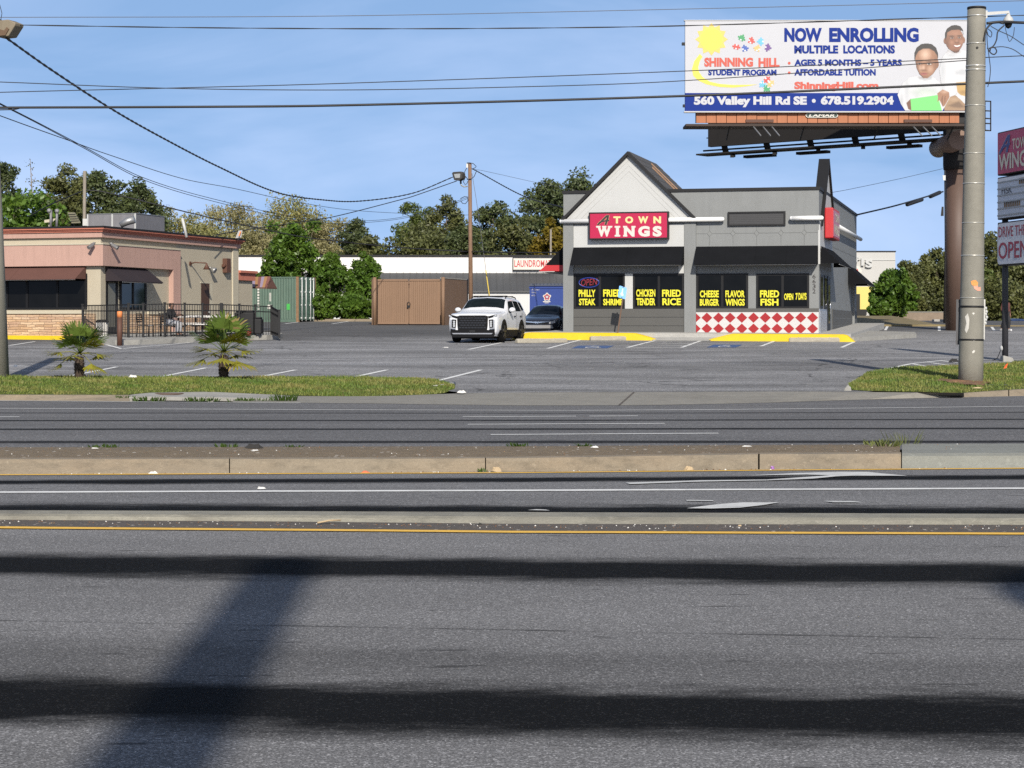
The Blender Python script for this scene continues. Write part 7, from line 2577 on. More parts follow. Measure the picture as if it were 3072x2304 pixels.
printed("printed_child", 1255, 1575, 195, 1165, 84, 250, [
 (WHT, "p", [(1300, 560), (1370, 475), (1430, 520), (1500, 475), (1575, 495), (1575, 1165), (1500, 1165), (1290, 900), (1262, 700)], 6, 1),
 (SHD, "p", [(1440, 730), (1520, 700), (1570, 715), (1545, 765), (1450, 755)], 30, .7), (SHD, "e", (1300, 720, 26, 130), 40, .6), (SHD, "e", (1400, 545, 50, 16), 20, .6),
 ((.38, .24, .08), "p", [(1452, 850), (1575, 840), (1575, 1010), (1500, 990), (1465, 955)], 8, 1), ((.22, .13, .05), "e", (1530, 960, 40, 20), 30, .7),
 (S1, "e", (1337, 382, 25, 36), 5, 1), (S1d, "e", (1340, 386, 12, 22), 8, .8), (S1, "e", (1538, 375, 13, 32), 5, 1),
 (S1d, "p", [(1388, 455), (1505, 455), (1482, 508), (1450, 520), (1412, 502)], 8, 1),
 (S1, "e", (1433, 368, 102, 132), 6, 1), (S1l, "e", (1445, 300, 60, 30), 60, .55), (S1l, "e", (1400, 400, 26, 20), 30, .5), (S1l, "e", (1510, 395, 18, 18), 24, .45),
 (S1d, "e", (1350, 420, 26, 70), 40, .6), (S1d, "e", (1440, 500, 50, 22), 30, .5),
 (HR, "p", [(1330, 385), (1326, 300), (1350, 245), (1400, 212), (1450, 205), (1500, 220), (1528, 260), (1534, 330), (1524, 270), (1480, 258), (1400, 262), (1352, 290), (1345, 340)], 7, 1),
 (HR, "e", (1402, 330, 30, 6), 8, .8), (HR, "e", (1488, 326, 26, 6), 8, .8), (S1d, "e", (1404, 350, 26, 12), 12, .8), (S1d, "e", (1488, 346, 24, 11), 12, .8),
 ((.5, .48, .45), "e", (1404, 352, 15, 5), 5, .8), ((.5, .48, .45), "e", (1487, 348, 14, 5), 5, .8), (HR, "e", (1406, 351, 8, 7), 4, 1), (HR, "e", (1486, 347, 8, 7), 4, 1),
 (S1d, "e", (1460, 402, 24, 9), 12, .7), (S1l, "e", (1458, 385, 11, 14), 12, .5),
 ((.17, .05, .045), "p", [(1415, 426), (1460, 432), (1512, 420), (1496, 452), (1462, 466), (1432, 454)], 5, 1), ((.6, .58, .55), "p", [(1424, 430), (1462, 436), (1504, 425), (1490, 444), (1460, 452), (1438, 446)], 4, 1)], .018)
printed("printed_child", 790, 1562, 405, 1165, 190, 190, [
 ((.26, .165, .095), "p", [(1300, 1010), (1440, 990), (1520, 1060), (1562, 1105), (1562, 1165), (1320, 1165)], 6, 1),
 ((.11, .065, .04), "p", [(1360, 1110), (1480, 1060), (1550, 1125), (1500, 1135), (1420, 1128)], 26, .8), ((.36, .25, .16), "e", (1430, 1040, 60, 18), 30, .6),
 (WHT, "p", [(1020, 775), (1090, 800), (1185, 775), (1300, 875), (1450, 868), (1455, 985), (1385, 1010), (1300, 1165), (880, 1165), (832, 1090), (795, 990), (815, 930), (858, 850), (930, 790)], 6, 1),
 (SHD, "p", [(950, 960), (1080, 905), (1210, 925), (1250, 975), (1100, 960), (1010, 1010)], 60, .8), (SHD, "e", (900, 930, 18, 100), 40, .7), (SHD, "e", (1300, 930, 20, 60), 40, .6), (SHD, "p", [(1020, 785), (1100, 806), (1190, 775), (1175, 815), (1100, 830), (1035, 812)], 14, .9), ((.42, .50, .40), "e", (1100, 960, 120, 40), 60, .5), (SHD, "e", (840, 1060, 16, 60), 24, .8),
 (S2d, "p", [(893, 1080), (945, 1030), (955, 1165), (915, 1150)], 8, 1), ((.13, .50, .13), "p", [(940, 1035), (1245, 990), (1292, 1165), (950, 1165)], 4, 1),
 (S2, "p", [(1240, 972), (1300, 928), (1372, 960), (1378, 1012), (1342, 1080), (1322, 1112), (1302, 1122), (1286, 1088), (1262, 1045), (1240, 1072), (1248, 1020)], 6, 1),
 (S2d, "p", [(1285, 1040), (1296, 1000), (1304, 1000), (1300, 1050), (1304, 1110), (1296, 1110)], 8, .9), (S2d, "p", [(1318, 1030), (1326, 1000), (1334, 1000), (1330, 1050), (1322, 1095)], 8, .8), (S2l, "e", (1320, 955, 34, 16), 24, .5),
 (S2, "e", (1240, 640, 17, 46), 5, 1), (S2d, "e", (1242, 645, 8, 26), 8, .8),
 (S2, "p", [(992, 590), (1000, 520), (1060, 450), (1180, 450), (1245, 530), (1246, 610), (1236, 690), (1190, 755), (1130, 802), (1085, 800), (1040, 752), (1010, 690)], 6, 1),
 (S2l, "e", (1105, 535, 46, 50), 70, .95), (S2l, "e", (1050, 690, 24, 26), 36, .5), (S2l, "e", (1160, 700, 26, 30), 40, .5), (S2d, "p", [(992, 600), (1015, 600), (1040, 740), (1090, 800), (1040, 755), (1008, 690)], 26, .8), (S2d, "e", (1225, 640, 20, 80), 34, .6), (S2d, "e", (1100, 790, 50, 14), 20, .6),
 (HR, "p", [(986, 600), (984, 520), (1010, 458), (1060, 420), (1118, 411), (1180, 420), (1228, 462), (1250, 530), (1246, 590), (1236, 545), (1205, 500), (1150, 470), (1080, 472), (1030, 500), (1003, 545)], 14, 1),
 (HR, "e", (1036, 610, 34, 6), 10, .7), (HR, "e", (1152, 614, 38, 6), 10, .7), (S2d, "e", (1038, 638, 32, 17), 16, .8), (S2d, "e", (1150, 642, 34, 17), 16, .8),
 ((.5, .47, .43), "e", (1038, 641, 22, 7), 5, .85), ((.5, .47, .43), "e", (1150, 645, 24, 7), 5, .85), (HR, "e", (1040, 640, 11, 9), 4, 1), (HR, "e", (1148, 644, 11, 9), 4, 1),
 (S2l, "e", (1086, 682, 14, 22), 20, .7), (S2d, "e", (1086, 712, 34, 7), 10, .8), ((.27, .085, .07), "e", (1090, 754, 40, 15), 8, 1), ((.10, .03, .028), "e", (1090, 752, 36, 3.5), 5, .9)], .022)
def ell(cx, cy, rx, ry, a0=0, a1=6.2832, n=26):
 return [(cx + rx * math.cos(t), cy + ry * math.sin(t)) for t in np.linspace(a0, a1, n, endpoint=abs(a1 - a0) < 6.28)]
# trim, apron of orange slats, plate, catwalk
mb = MB()
a, b = BB.px(x0 - .5, 62), BB.px(x1 + .5, 333.5)
for q in ((a[0] - .04, b[0] + .04, a[1], a[1] + .03), (a[0] - .04, b[0] + .04, b[1] - .06, b[1])):
 mb.fbox(BB, *q, -.26, .03)
part(mb, "panel_edge", "metal_grey", bb)
for x, y in ((2051, 131), (2054, 317)):
 mb = MB()
 mb.pbox(BB, x - 5, y - 4, x + 4, y + 4, -.2, 0)
 part(mb, "clamp", "black_trim", bb)
M["slat_orange"] = mat("terracotta_slats", (.34, .125, .055), .7, var=.12, streak=.3)
mb = MB()
for i in range(26):
 xa = 145 + i * 63.9
 p, q = c7(xa, 645), c7(xa + 60.5, 712)
 mb.pbox(BB, p[0], p[1], q[0], q[1], -.28, -.20 + .01 * (i % 3))
part(mb, "apron_slats", "slat_orange", bb)
mb = MB()
p, q = c7(140, 645), c7(1850, 712)
mb.pbox(BB, p[0], p[1], q[0], q[1], -.4, -.3)
part(mb, "apron_backing", "black_trim", bb)
lp_ = MB()
p = [BB.px(*c7(x, y), -.1) for x, y in ell(855, 664, 20, 15, math.pi / 2, math.pi * 1.5, 8) + ell(1020, 664, 20, 15, math.pi * 1.5, math.pi * 2.5, 8)]
lp_.prism(BB, p, -.2, -.12)
p2 = [BB.px(*c7(x, y), -.1) for x, y in ell(856, 664, 16, 11.5, math.pi / 2, math.pi * 1.5, 8) + ell(1019, 664, 16, 11.5, math.pi * 1.5, math.pi * 2.5, 8)]
lp_.sheet(BB, p2, -.115, 1)
pl = lp_.build("owner_plate", [M["letter_white"], mat("dark_green_plate", (.015, .04, .03), .5)], bb)
mb = MB()
p, q = c7(854, 656), c7(1018, 674)
mb.text(BB, "LAMAR", p[0], p[1], q[0], q[1], -.108, bold=.035, shear=.2)
part(mb, "plate_lettering", "letter_white", pl)
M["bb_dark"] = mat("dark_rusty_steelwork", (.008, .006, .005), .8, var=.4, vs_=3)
mb = MB()
p, q = BB.px(*c7(78, 716), .9), BB.px(*c7(1960, 726), .9)
mb.fbox(BB, p[0], q[0], q[1] - .05, q[1] + .05, -.6, .95)
part(mb, "catwalk", mat("brown_catwalk_grating", (.04, .026, .02), .8, var=.3), bb)
for i in range(4):
 mb = MB()
 s = p[0] + 2 + i * 3.4
 mb.bar(BB.pt(s, q[1] - .05, .9), BB.pt(s, q[1] - .55, -.4), .05, .06)
 part(mb, "catwalk_bracket", "bb_dark", bb)
for xx in (545, 1545):
 mb = MB()
 pp_, qq = c7(xx - 88, 690), c7(xx + 88, 708)
 mb.pbox(BB, pp_[0], pp_[1], qq[0], qq[1], .3, .5)
 part(mb, "light_fixture", "rust_brown", bb)
 mb = MB()
 for k in (-60, 0, 55):
  mb.bar(BB.pt(BB.px(c7(xx + k, 720)[0], 370)[0], q[1], .8), BB.pt(BB.px(c7(xx + k + 40, 700)[0], 370)[0], q[1] - .55, 1.6), .04, .04)
 part(mb, "light_arm", "metal_grey", bb)
# V-shaped second face behind, its underside dark against the sky
b1, b2 = P(2124, 430, 104.5), P(2860, 398, 95.5)
dirv = Vector((b2.x - b1.x, b2.y - b1.y, 0)).normalized()
B2F = Frame((b1.x, b1.y, 0), math.degrees(-math.atan2(dirv.y, dirv.x)))
L2 = math.hypot(b2.x - b1.x, b2.y - b1.y)
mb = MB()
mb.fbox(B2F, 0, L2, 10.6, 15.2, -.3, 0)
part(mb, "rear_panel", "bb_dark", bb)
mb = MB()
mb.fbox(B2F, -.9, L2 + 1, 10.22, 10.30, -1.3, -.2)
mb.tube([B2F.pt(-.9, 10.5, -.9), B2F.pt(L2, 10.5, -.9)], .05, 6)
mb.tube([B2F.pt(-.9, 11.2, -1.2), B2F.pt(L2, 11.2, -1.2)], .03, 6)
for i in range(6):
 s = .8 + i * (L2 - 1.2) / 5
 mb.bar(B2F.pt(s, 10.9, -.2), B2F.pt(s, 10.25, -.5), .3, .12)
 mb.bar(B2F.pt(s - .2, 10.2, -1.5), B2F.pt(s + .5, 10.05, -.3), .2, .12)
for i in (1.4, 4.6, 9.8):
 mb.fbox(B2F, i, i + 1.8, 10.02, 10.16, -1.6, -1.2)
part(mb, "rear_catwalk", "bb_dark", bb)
# column, top cap, cross tube
M["column"] = mat("brown_steel_column", (.088, .054, .041), .6, var=.12, streak=.3)
colx = P(2879, 980, 95).x
mb = MB()
mb.lathe((colx, 95.5, 0), [(.56, .9), (.55, 9.0)], 28)
part(mb, "column", "column", bb)
mb = MB()
mb.lathe((colx - .05, 95.5, 0), [(.60, 8.7), (.62, 8.9), (.62, 11.2), (.5, 11.5)], 28)
part(mb, "column_head", "bb_dark", bb)
mb = MB()
cz_ = P(2873, 424, 94).z
mb.lathe((P(2871, 424, 93.6).x, 93.2, cz_), [(.46, 0), (.46, 4.5)], 26, ax=(0, 1, 0))
part(mb, "cross_tube", mat("tan_tube_cap", (.20, .125, .09), .6, var=.1), bb)
# ladder cage at the right end
mb = MB()
lx = [BB.px(x, 350, 0)[0] for x in (2955, 2972)]
for i, y in enumerate((304, 333, 356, 371, 392)):
 z = BB.px(2960, y)[1]
 mb.bar(BB.pt(lx[0] - .8, z + .03, 0), BB.pt(lx[1], z, 0), .05, .05)
 mb.bar(BB.pt(lx[1], z, 0), BB.pt(lx[1] - .15, z + .12, -.9), .05, .05)
for s in lx:
 mb.bar(BB.pt(s, BB.px(2960, 303)[1], 0), BB.pt(s, BB.px(2960, 393)[1], 0), .05, .05)
part(mb, "ladder_cage", "bb_dark", bb)
# ------------------------------------------------------------------ roadside pylon sign
aa = math.radians(10.4)
PO = P(2992, 900, 58.9)
PF = Frame((PO.x, PO.y, 0), 0)
PF.u, PF.n = Vector((math.sin(aa), -math.cos(aa), 0)), Vector((-math.cos(aa), -math.sin(aa), 0))
gz = lotz(58.9)
py = thing("pylon_sign", "tall roadside sign with red name panel, reader board and drive-through panel", "sign", Vector((PO.x, PO.y, gz)))
zz = lambda y: CH - (y - HY) * 58.9 / F
WID = 3.3
mb = MB()
for s in (.10, WID - .12):
 mb.tube([PF.pt(s, gz - .1, -.2), PF.pt(s, zz(540), -.2)], .09, 14)
part(mb, "post", mat("dark_grey_sign_post", (.035, .035, .04), .6, var=.15), py)
for y0, y1, nm, m_ in ((398, 528, "name_cabinet", None), (533, 660, "reader_cabinet", None), (668, 798, "drive_through_cabinet", None)):
 mb = MB()
 mb.fbox(PF, 0, WID, zz(y1), zz(y0), -.42, 0)
 part(mb, nm, "black_trim", py, bevel=.03)
M["sign_dim_red"] = mat("dull_crimson_sign_face", (.36, .010, .055), .4, var=.1, grime=.15)
M["sign_dim_white"] = mat("dull_white_sign_face", (.55, .55, .58), .45, var=.06, grime=.2)
mb = MB()
mb.fbox(PF, .05, WID - .05, zz(524), zz(402), 0, .012)
part(mb, "name_face", "sign_dim_red", py)
script_A(PF, lambda u, v: (2999 + 31 * u, 411 + 50 * v - 6 * u), .016, mat("navy_letter", (.03, .035, .16), .5), "letter_white", py)
f0 = lambda x, y, t=.02: PF.px(x, y, t)
mb = MB()
s0 = f0(3036.5, 430)[0]
s2 = f0(3061, 430)[0]
fit_local(mb, PF, "TOWN", s0, s0 + (s2 - s0) * 2.15, f0(3037, 449)[1], f0(3037, 416)[1], .02, bold=.02)
s0 = f0(2996, 490)[0]
s2 = f0(3072, 490)[0]
fit_local(mb, PF, "WINGS", s0, s0 + (s2 - s0) * 5 / 3.9, f0(2996, 512)[1], f0(2996, 464)[1], .02, bold=.03)
part(mb, "name_lettering", mat("peeling_cream_letter", (.50, .46, .38), .6, var=.2, vs_=9, grime=.3), py)
mb = MB()
mb.fbox(PF, .05, WID - .05, zz(656), zz(537), 0, .012)
part(mb, "reader_face", "sign_dim_white", py)
mb = MB()
for k in range(6):
 z = zz(656) + (zz(537) - zz(656)) * (k + .4) / 6
 mb.fbox(PF, .06, WID - .06, z - .02, z + .02, .012, .035)
part(mb, "letter_rail", "metal_grey", py)
mb = MB()
s0, s1 = f0(3005.5, 575)[0], f0(3036, 575)[0]
fit_local(mb, PF, "FISK", s0, s1, f0(3005.5, 583)[1], f0(3005.5, 563)[1], .03, bold=-.005)
part(mb, "changeable_letter", "letter_black", py)
mb = MB()
for xa, xb, ya, yb, n in ((3012, 3062, 626, 603, 9), (3057, 3100, 552, 534, 8)):
 s0, s1 = f0(xa, ya)[0], f0(xb, ya)[0]
 for k in range(n):
  a = s0 + (s1 - s0) * (k + .12) / n
  mb.fbox(PF, a, a + (s1 - s0) / n * .45, f0(xa, ya)[1], f0(xa, yb)[1], .012, .03)
part(mb, "changeable_letter", mat("brown_letter_back", (.10, .065, .035), .7), py)
mb = MB()
q = [(.05 + .12 * (1 - math.cos(t)), zz(675) - .12 * (1 - math.sin(t))) for t in np.linspace(0, math.pi / 2, 6)]
za, zb2 = zz(672), zz(794)
q = []
for cx_, cz2, a0 in ((.19, zb2 + .14, math.pi), (WID - .19, zb2 + .14, 1.5 * math.pi), (WID - .19, za - .14, 0), (.19, za - .14, .5 * math.pi)):
 q += [(cx_ + .14 * math.cos(a0 + t), cz2 + .14 * math.sin(a0 + t)) for t in np.linspace(0, math.pi / 2, 6)]
mb.prism(PF, q, 0, .02)
part(mb, "drive_through_face", "sign_dim_white", py)
mb = MB()
s0, s2 = f0(2996, 700)[0], f0(3072, 700)[0]
fit_local(mb, PF, "DRIVE THRU", s0, s0 + (s2 - s0) * 10 / 8.1, f0(2996, 713)[1], f0(2996, 682)[1], .028, bold=.01)
fit_local(mb, PF, "OPEN", s0, s0 + (s2 - s0) * 4 / 3.45, f0(2996, 778)[1], f0(2996, 728)[1], .028, bold=.012)
part(mb, "red_lettering", mat("dull_red_letter", (.28, .02, .045), .5), py)
mb = MB()
mb.lathe(PF.pt(.1, zz(1045), -.09), [(.085, 0), (.08, .03), (.02, .05)], 14, ax=PF.n)
part(mb, "inspection_cap", "white_wall", py)
mb = MB()
mb.tube([PF.pt(-.02, zz(1040), -.15), PF.pt(-.08, zz(1060), -.1), PF.pt(-.12, zz(1075), -.05), PF.pt(-.25, zz(1082), .05)], .012, 5)
part(mb, "loose_cable", "wire", py)
# ------------------------------------------------------------------ cars
M["paint_white"] = mat("white_car_paint", (.60, .61, .63), .35, var=.02, coat=.6)
M["paint_navy"] = mat("dark_navy_car_paint", (.012, .013, .020), .3, var=.1, coat=.8)
M["paint_blue"] = mat("blue_car_paint", (.02, .035, .09), .3, var=.1, coat=.8)
M["tyre"] = mat("tyre_rubber", (.006, .006, .006), .9, spec=.1, var=.2)
M["rim_dark"] = mat("dark_alloy", (.02, .02, .021), .5, .3)
M["plastic_black"] = mat("black_car_plastic", (.006, .006, .007), .6, var=.15, spec=.15)
M["car_glass"] = mat("car_glass", (.006, .009, .009), .05, var=.3, spec=.22)
M["head_lens"] = mat("clear_headlight", (.45, .46, .47), .12, .2, var=.3, vs_=30)
M["silver"] = mat("satin_silver", (.42, .42, .43), .3, .6)
M["amber"] = mat("amber_lens", (.45, .16, .03), .3)
class Loft:
 def __init__(self, stations, sub=4):
  ys = [s[0] for s in stations]
  pts = np.array([[(0.0 if abs(p[0]) < 1e-6 else p[0], p[1]) for p in s[1]] for s in stations])
  Y, Pn = [], []
  n = len(ys)
  for i in range(n - 1):
   a, b, c, d_ = pts[max(i - 1, 0)], pts[i], pts[i + 1], pts[min(i + 2, n - 1)]
   h = ys[i + 1] - ys[i]
   h0 = max(ys[i] - ys[max(i - 1, 0)], 1e-3)
   h2 = max(ys[min(i + 2, n - 1)] - ys[i + 1], 1e-3)
   m1 = (c - a) / (h + (h0 if i else 0)) * h * .8
   m2 = (d_ - b) / (h + (h2 if i < n - 2 else 0)) * h * .8
   for k in range(sub):
    t = k / sub
    f = (2 * t ** 3 - 3 * t * t + 1, t ** 3 - 2 * t * t + t, -2 * t ** 3 + 3 * t * t, t ** 3 - t * t)
    Pn.append(b * f[0] + m1 * f[1] + c * f[2] + m2 * f[3])
    Y.append(ys[i] + h * t)
  Pn.append(pts[-1])
  Y.append(ys[-1])
  self.Y, self.P = np.array(Y), np.array(Pn)
 def at(self, y, v, side=1):
  r = np.array([[np.interp(y, self.Y, self.P[:, j, k]) for k in (0, 1)] for j in range(self.P.shape[1])])
  x = np.interp(v, range(len(r)), r[:, 0])
  z = np.interp(v, range(len(r)), r[:, 1])
  return Vector((side * x, y, z))
 def body(self, mb):
  nj = self.P.shape[1]
  base = len(mb.v)
  per = 2 * nj - 2
  for i in range(len(self.Y)):
   for j in range(nj):
    mb.v.append(Vector((self.P[i, j, 0], self.Y[i], self.P[i, j, 1])))
   for j in range(nj - 2, 0, -1):
    mb.v.append(Vector((-self.P[i, j, 0], self.Y[i], self.P[i, j, 1])))
  for i in range(len(self.Y) - 1):
   for k in range(per):
    mb.f.append((base + i * per + k, base + i * per + (k + 1) % per, base + (i + 1) * per + (k + 1) % per, base + (i + 1) * per + k))
    mb.m.append(0)
    mb.s.append(True)
  mb.f.append(tuple(base + k for k in range(per - 1, -1, -1)))
  mb.f.append(tuple(base + (len(self.Y) - 1) * per + k for k in range(per)))
  mb.m += [0, 0]
  mb.s += [False, False]
  return mb
 def patch(self, mb, corners, side=1, off=.006, n=6, both=False, m=0):
  """Four (y, v) corners; a sheet lying off the surface. side 0 spans across the middle from -v to v."""
  (y0, v0), (y1, v1), (y2, v2), (y3, v3) = corners
  g = []
  for i in range(n + 1):
   r_ = []
   for j in range(n + 1):
    a, b = i / n, j / n
    y = (y0 * (1 - a) + y1 * a) * (1 - b) + (y3 * (1 - a) + y2 * a) * b
    v = (v0 * (1 - a) + v1 * a) * (1 - b) + (v3 * (1 - a) + v2 * a) * b
    e = .03
    p = self.at(y, v, side)
    du = self.at(y + e, v, side) - self.at(y - e, v, side)
    dv = self.at(y, v + .08, side) - self.at(y, v - .08, side)
    nn = du.cross(dv)
    nn = nn.normalized() if nn.length > 1e-9 else Vector((side, 0, 0))
    if nn.dot(Vector((p.x, 0, (p.z - .8)))) < 0:
     nn = -nn
    r_.append(p + nn * off)
   g.append(r_)
  base = len(mb.v)
  for r_ in g:
   mb.v += r_
  for i in range(n):
   for j in range(n):
    mb.f.append((base + i * (n + 1) + j, base + (i + 1) * (n + 1) + j, base + (i + 1) * (n + 1) + j + 1, base + i * (n + 1) + j + 1))
    mb.m.append(m)
    mb.s.append(True)
  return mb
VF = Frame((0, 0, 0), 0)          # a car's own front plane
def wheel(parent, x, y, r, wdt, sgn, rim="rim_dark"):
 mb = MB()
 mb.lathe((x - sgn * wdt, y, r), [(r * .8, 0), (r * .97, .02), (r, .05), (r, wdt - .05), (r * .97, wdt - .015), (r * .72, wdt)], 26, ax=(sgn, 0, 0))
 w = mb.build("wheel", M["tyre"], parent, local=True)
 mb = MB()
 mb.lathe((x - sgn * .03, y, r), [(r * .70, 0), (r * .70, .034), (r * .62, .028), (r * .6, .0)], 22, ax=(sgn, 0, 0))
 for k in range(5):
  a = 2 * math.pi * k / 5 + .3
  c = Vector((x + sgn * .006, y, r))
  mb.bar(c, c + Vector((0, math.cos(a), math.sin(a))) * r * .66, .035, .09)
 mb.lathe((x - sgn * .03, y, r), [(r * .16, 0), (r * .14, .045)], 12, ax=(sgn, 0, 0))
 mb.build("rim", M[rim], w, local=True)
 return w
def arch(mb, x, y, r, r_in, r_out, sgn, n=18, drop=.04):
 pts = []
 for i in range(n + 1):
  a = math.pi * (i / n) * 1.12 - .06 * math.pi
  pts.append((y + r_in * math.cos(a), r + drop + r_in * math.sin(a), y + r_out * math.cos(a), r + drop + r_out * math.sin(a)))
 for p, q in zip(pts[:-1], pts[1:]):
  mb.face([(x, p[0], p[1]), (x, p[2], p[3]), (x, q[2], q[3]), (x, q[0], q[1])])
  mb.face([(x, p[2], p[3]), (x - sgn * .03, p[2], p[3]), (x - sgn * .03, q[2], q[3]), (x, q[2], q[3])])
def suv(loc, rz, label):
 t = thing("parked_car", label, "car", loc, rz)
 tail = lambda w, zb, zw, top: top
 S = [
  (0.00, [(0, .30), (.72, .30), (.84, .42), (.88, .70), (.86, .93), (.80, 1.00), (.45, 1.03), (0, 1.04)]),
  (0.07, [(0, .25), (.80, .25), (.91, .42), (.945, .70), (.92, .98), (.85, 1.05), (.47, 1.08), (0, 1.09)]),
  (0.30, [(0, .23), (.88, .23), (.965, .43), (.98, .78), (.945, 1.03), (.87, 1.09), (.5, 1.12), (0, 1.135)]),
  (0.95, [(0, .22), (.90, .22), (.98, .44), (.99, .82), (.955, 1.07), (.88, 1.13), (.5, 1.165), (0, 1.18)]),
  (1.45, [(0, .22), (.90, .22), (.98, .44), (.985, .82), (.955, 1.10), (.88, 1.17), (.52, 1.22), (0, 1.24)]),
  (1.62, [(0, .22), (.90, .22), (.98, .44), (.985, .82), (.955, 1.11), (.855, 1.25), (.52, 1.31), (0, 1.33)]),
  (2.28, [(0, .22), (.90, .22), (.98, .44), (.985, .82), (.955, 1.12), (.745, 1.63), (.58, 1.69), (0, 1.72)]),
  (3.10, [(0, .22), (.90, .22), (.98, .44), (.985, .83), (.957, 1.13), (.755, 1.67), (.60, 1.73), (0, 1.755)]),
  (4.20, [(0, .24), (.90, .24), (.98, .46), (.985, .84), (.955, 1.15), (.745, 1.64), (.58, 1.71), (0, 1.735)]),
  (4.72, [(0, .30), (.88, .30), (.95, .50), (.96, .86), (.93, 1.16), (.72, 1.56), (.55, 1.65), (0, 1.68)]),
  (4.95, [(0, .40), (.80, .40), (.88, .52), (.90, .86), (.87, 1.14), (.66, 1.38), (.5, 1.46), (0, 1.49)])]
 L = Loft(S)
 L.body(MB()).build("body", M["paint_white"], t, local=True)
 pt = lambda mb, nm, m, par=None: mb.build(nm, M[m] if isinstance(m, str) else m, par or t, local=True)
 mb = MB()
 for sd in (1, -1):
  L.patch(mb, [(1.66, 7), (2.24, 7), (2.24, 5.12), (1.66, 5.12)], sd, .007, 8)
 pt(mb, "windshield", "car_glass")
 for sd in (1, -1):
  mb = MB()
  L.patch(mb, [(1.85, 4.14), (3.02, 4.12), (3.02, 4.86), (2.36, 4.84)], sd, .007)
  pt(mb, "side_window", "car_glass")
  mb = MB()
  L.patch(mb, [(3.12, 4.12), (3.98, 4.12), (3.86, 4.85), (3.12, 4.86)], sd, .007)
  pt(mb, "side_window", "car_glass")
  mb = MB()
  L.patch(mb, [(4.16, 4.14), (4.66, 4.25), (4.5, 4.82), (4.0, 4.85)], sd, .007)
  pt(mb, "side_window", "car_glass")
  # lower cladding, wheel arches
  mb = MB()
  L.patch(mb, [(.3, .9), (4.8, .9), (4.8, 2.1), (.3, 2.1)], sd, .010, 14)
  for y in (.96, 3.86):
   arch(mb, sd * 1.003, y, .385, .30, .455, sd)
  pt(mb, "side_cladding", "plastic_black")
  for y in (1.62, 3.07, 4.05):
   mb = MB()
   L.patch(mb, [(y, 2.2), (y + .014, 2.2), (y + .014 + (.03 if y > 2 else 0), 4.0), (y, 4.0)], sd, .004, 3)
   pt(mb, "door_seam", "plastic_black")
  for y in (2.72, 3.72):
   mb = MB()
   a = L.at(y, 3.55, sd)
   mb.bar(a + Vector((sd * .03, -.11, 0)), a + Vector((sd * .03, .11, .01)), .035, .035)
   pt(mb, "door_handle", "plastic_black")
  # mirrors
  mb = MB()
  c = L.at(1.95, 4.2, sd) + Vector((sd * .16, -.05, .06))
  mb.ball(c, .125, 14, sz=.78)
  mb.tube([L.at(2.02, 4.05, sd), c + Vector((0, .02, -.06))], .03, 6, m=1)
  mb.build("mirror", [M["paint_white"], M["plastic_black"]], t, local=True)
  for y in (.96, 3.86):
   wheel(t, sd * 1.0, y, .385, .25, sd)
  # roof rail with feet
  mb = MB()
  rr = [L.at(y, 5.45, sd) + Vector((0, 0, k)) for y, k in ((2.42, .0), (2.55, .06), (3.3, .075), (4.05, .06), (4.2, .0))]
  mb.tube(rr, .022, 6)
  pt(mb, "roof_rail", "plastic_black")
 for y in (2.75, 3.7):
  mb = MB()
  a, b = L.at(y, 5.45, 1) + Vector((0, 0, .09)), L.at(y, 5.45, -1) + Vector((0, 0, .09))
  mb.bar(a, b, .07, .03)
  pt(mb, "crossbar", "plastic_black")
 mb = MB()
 mb.box(-.42, .42, 2.5, 3.05, 1.742, 1.756)
 pt(mb, "sunroof", "car_glass")
 # front: grille, lamps, bumper
 mb = MB()
 mb.prism(VF, [(-.60, .985), (-.50, 1.02), (.50, 1.02), (.60, .985), (.585, .62), (.56, .46), (-.56, .46), (-.585, .62)], -.05, .035)
 pt(mb, "grille", "plastic_black")
 mb = MB()
 for r_ in range(5):
  for k in range(9):
   cx = -.48 + k * .12 + (.06 if r_ % 2 else 0)
   if abs(cx) < .53:
    mb.prism(VF, [(cx - .052, .53 + r_ * .09), (cx + .052, .53 + r_ * .09), (cx + .045, .585 + r_ * .09), (cx - .045, .585 + r_ * .09)], .035, .05)
 pt(mb, "grille_lattice", mat("gloss_black_lattice", (.02, .02, .022), .2))
 mb = MB()
 mb.tube([(.095 * math.cos(a), -.056, .955 + .04 * math.sin(a)) for a in np.linspace(0, 6.2832, 19)], .008, 5, cap=False)
 mb.bar((-.045, -.056, .928), (-.015, -.056, .982), .012, .012)
 mb.bar((.015, -.056, .928), (.045, -.056, .982), .012, .012)
 mb.bar((-.035, -.056, .945), (.035, -.056, .965), .012, .012)
 pt(mb, "emblem", "rim_dark")
 for sd in (1, -1):
  mb = MB()
  mb.prism(VF, [(sd * .60, .985), (sd * .86, 1.045), (sd * .93, 1.05), (sd * .90, .985), (sd * .62, .90)], -.14, .012)
  pt(mb, "signal_strip", "plastic_black")
  mb = MB()
  mb.prism(VF, [(sd * .80, .985), (sd * .92, 1.045), (sd * .925, .99), (sd * .83, .955)], -.12, .02)
  pt(mb, "running_light", "head_lens")
  mb = MB()
  mb.prism(VF, [(sd * .64, .86), (sd * .79, .87), (sd * .81, .56), (sd * .66, .54)], -.06, .03)
  hl = pt(mb, "headlight", "plastic_black")
  mb = MB()
  for z in (.62, .70, .78):
   mb.lathe((sd * .72, -.028, z), [(.045, 0), (.04, .012)], 10, ax=(0, -1, 0))
  pt(mb, "lamp_lens", "head_lens", hl)
  mb = MB()
  mb.prism(VF, [(sd * .80, .87), (sd * .855, .85), (sd * .86, .52), (sd * .66, .50), (sd * .66, .54), (sd * .81, .56)], -.05, .04)
  pt(mb, "lamp_trim", "silver", hl)
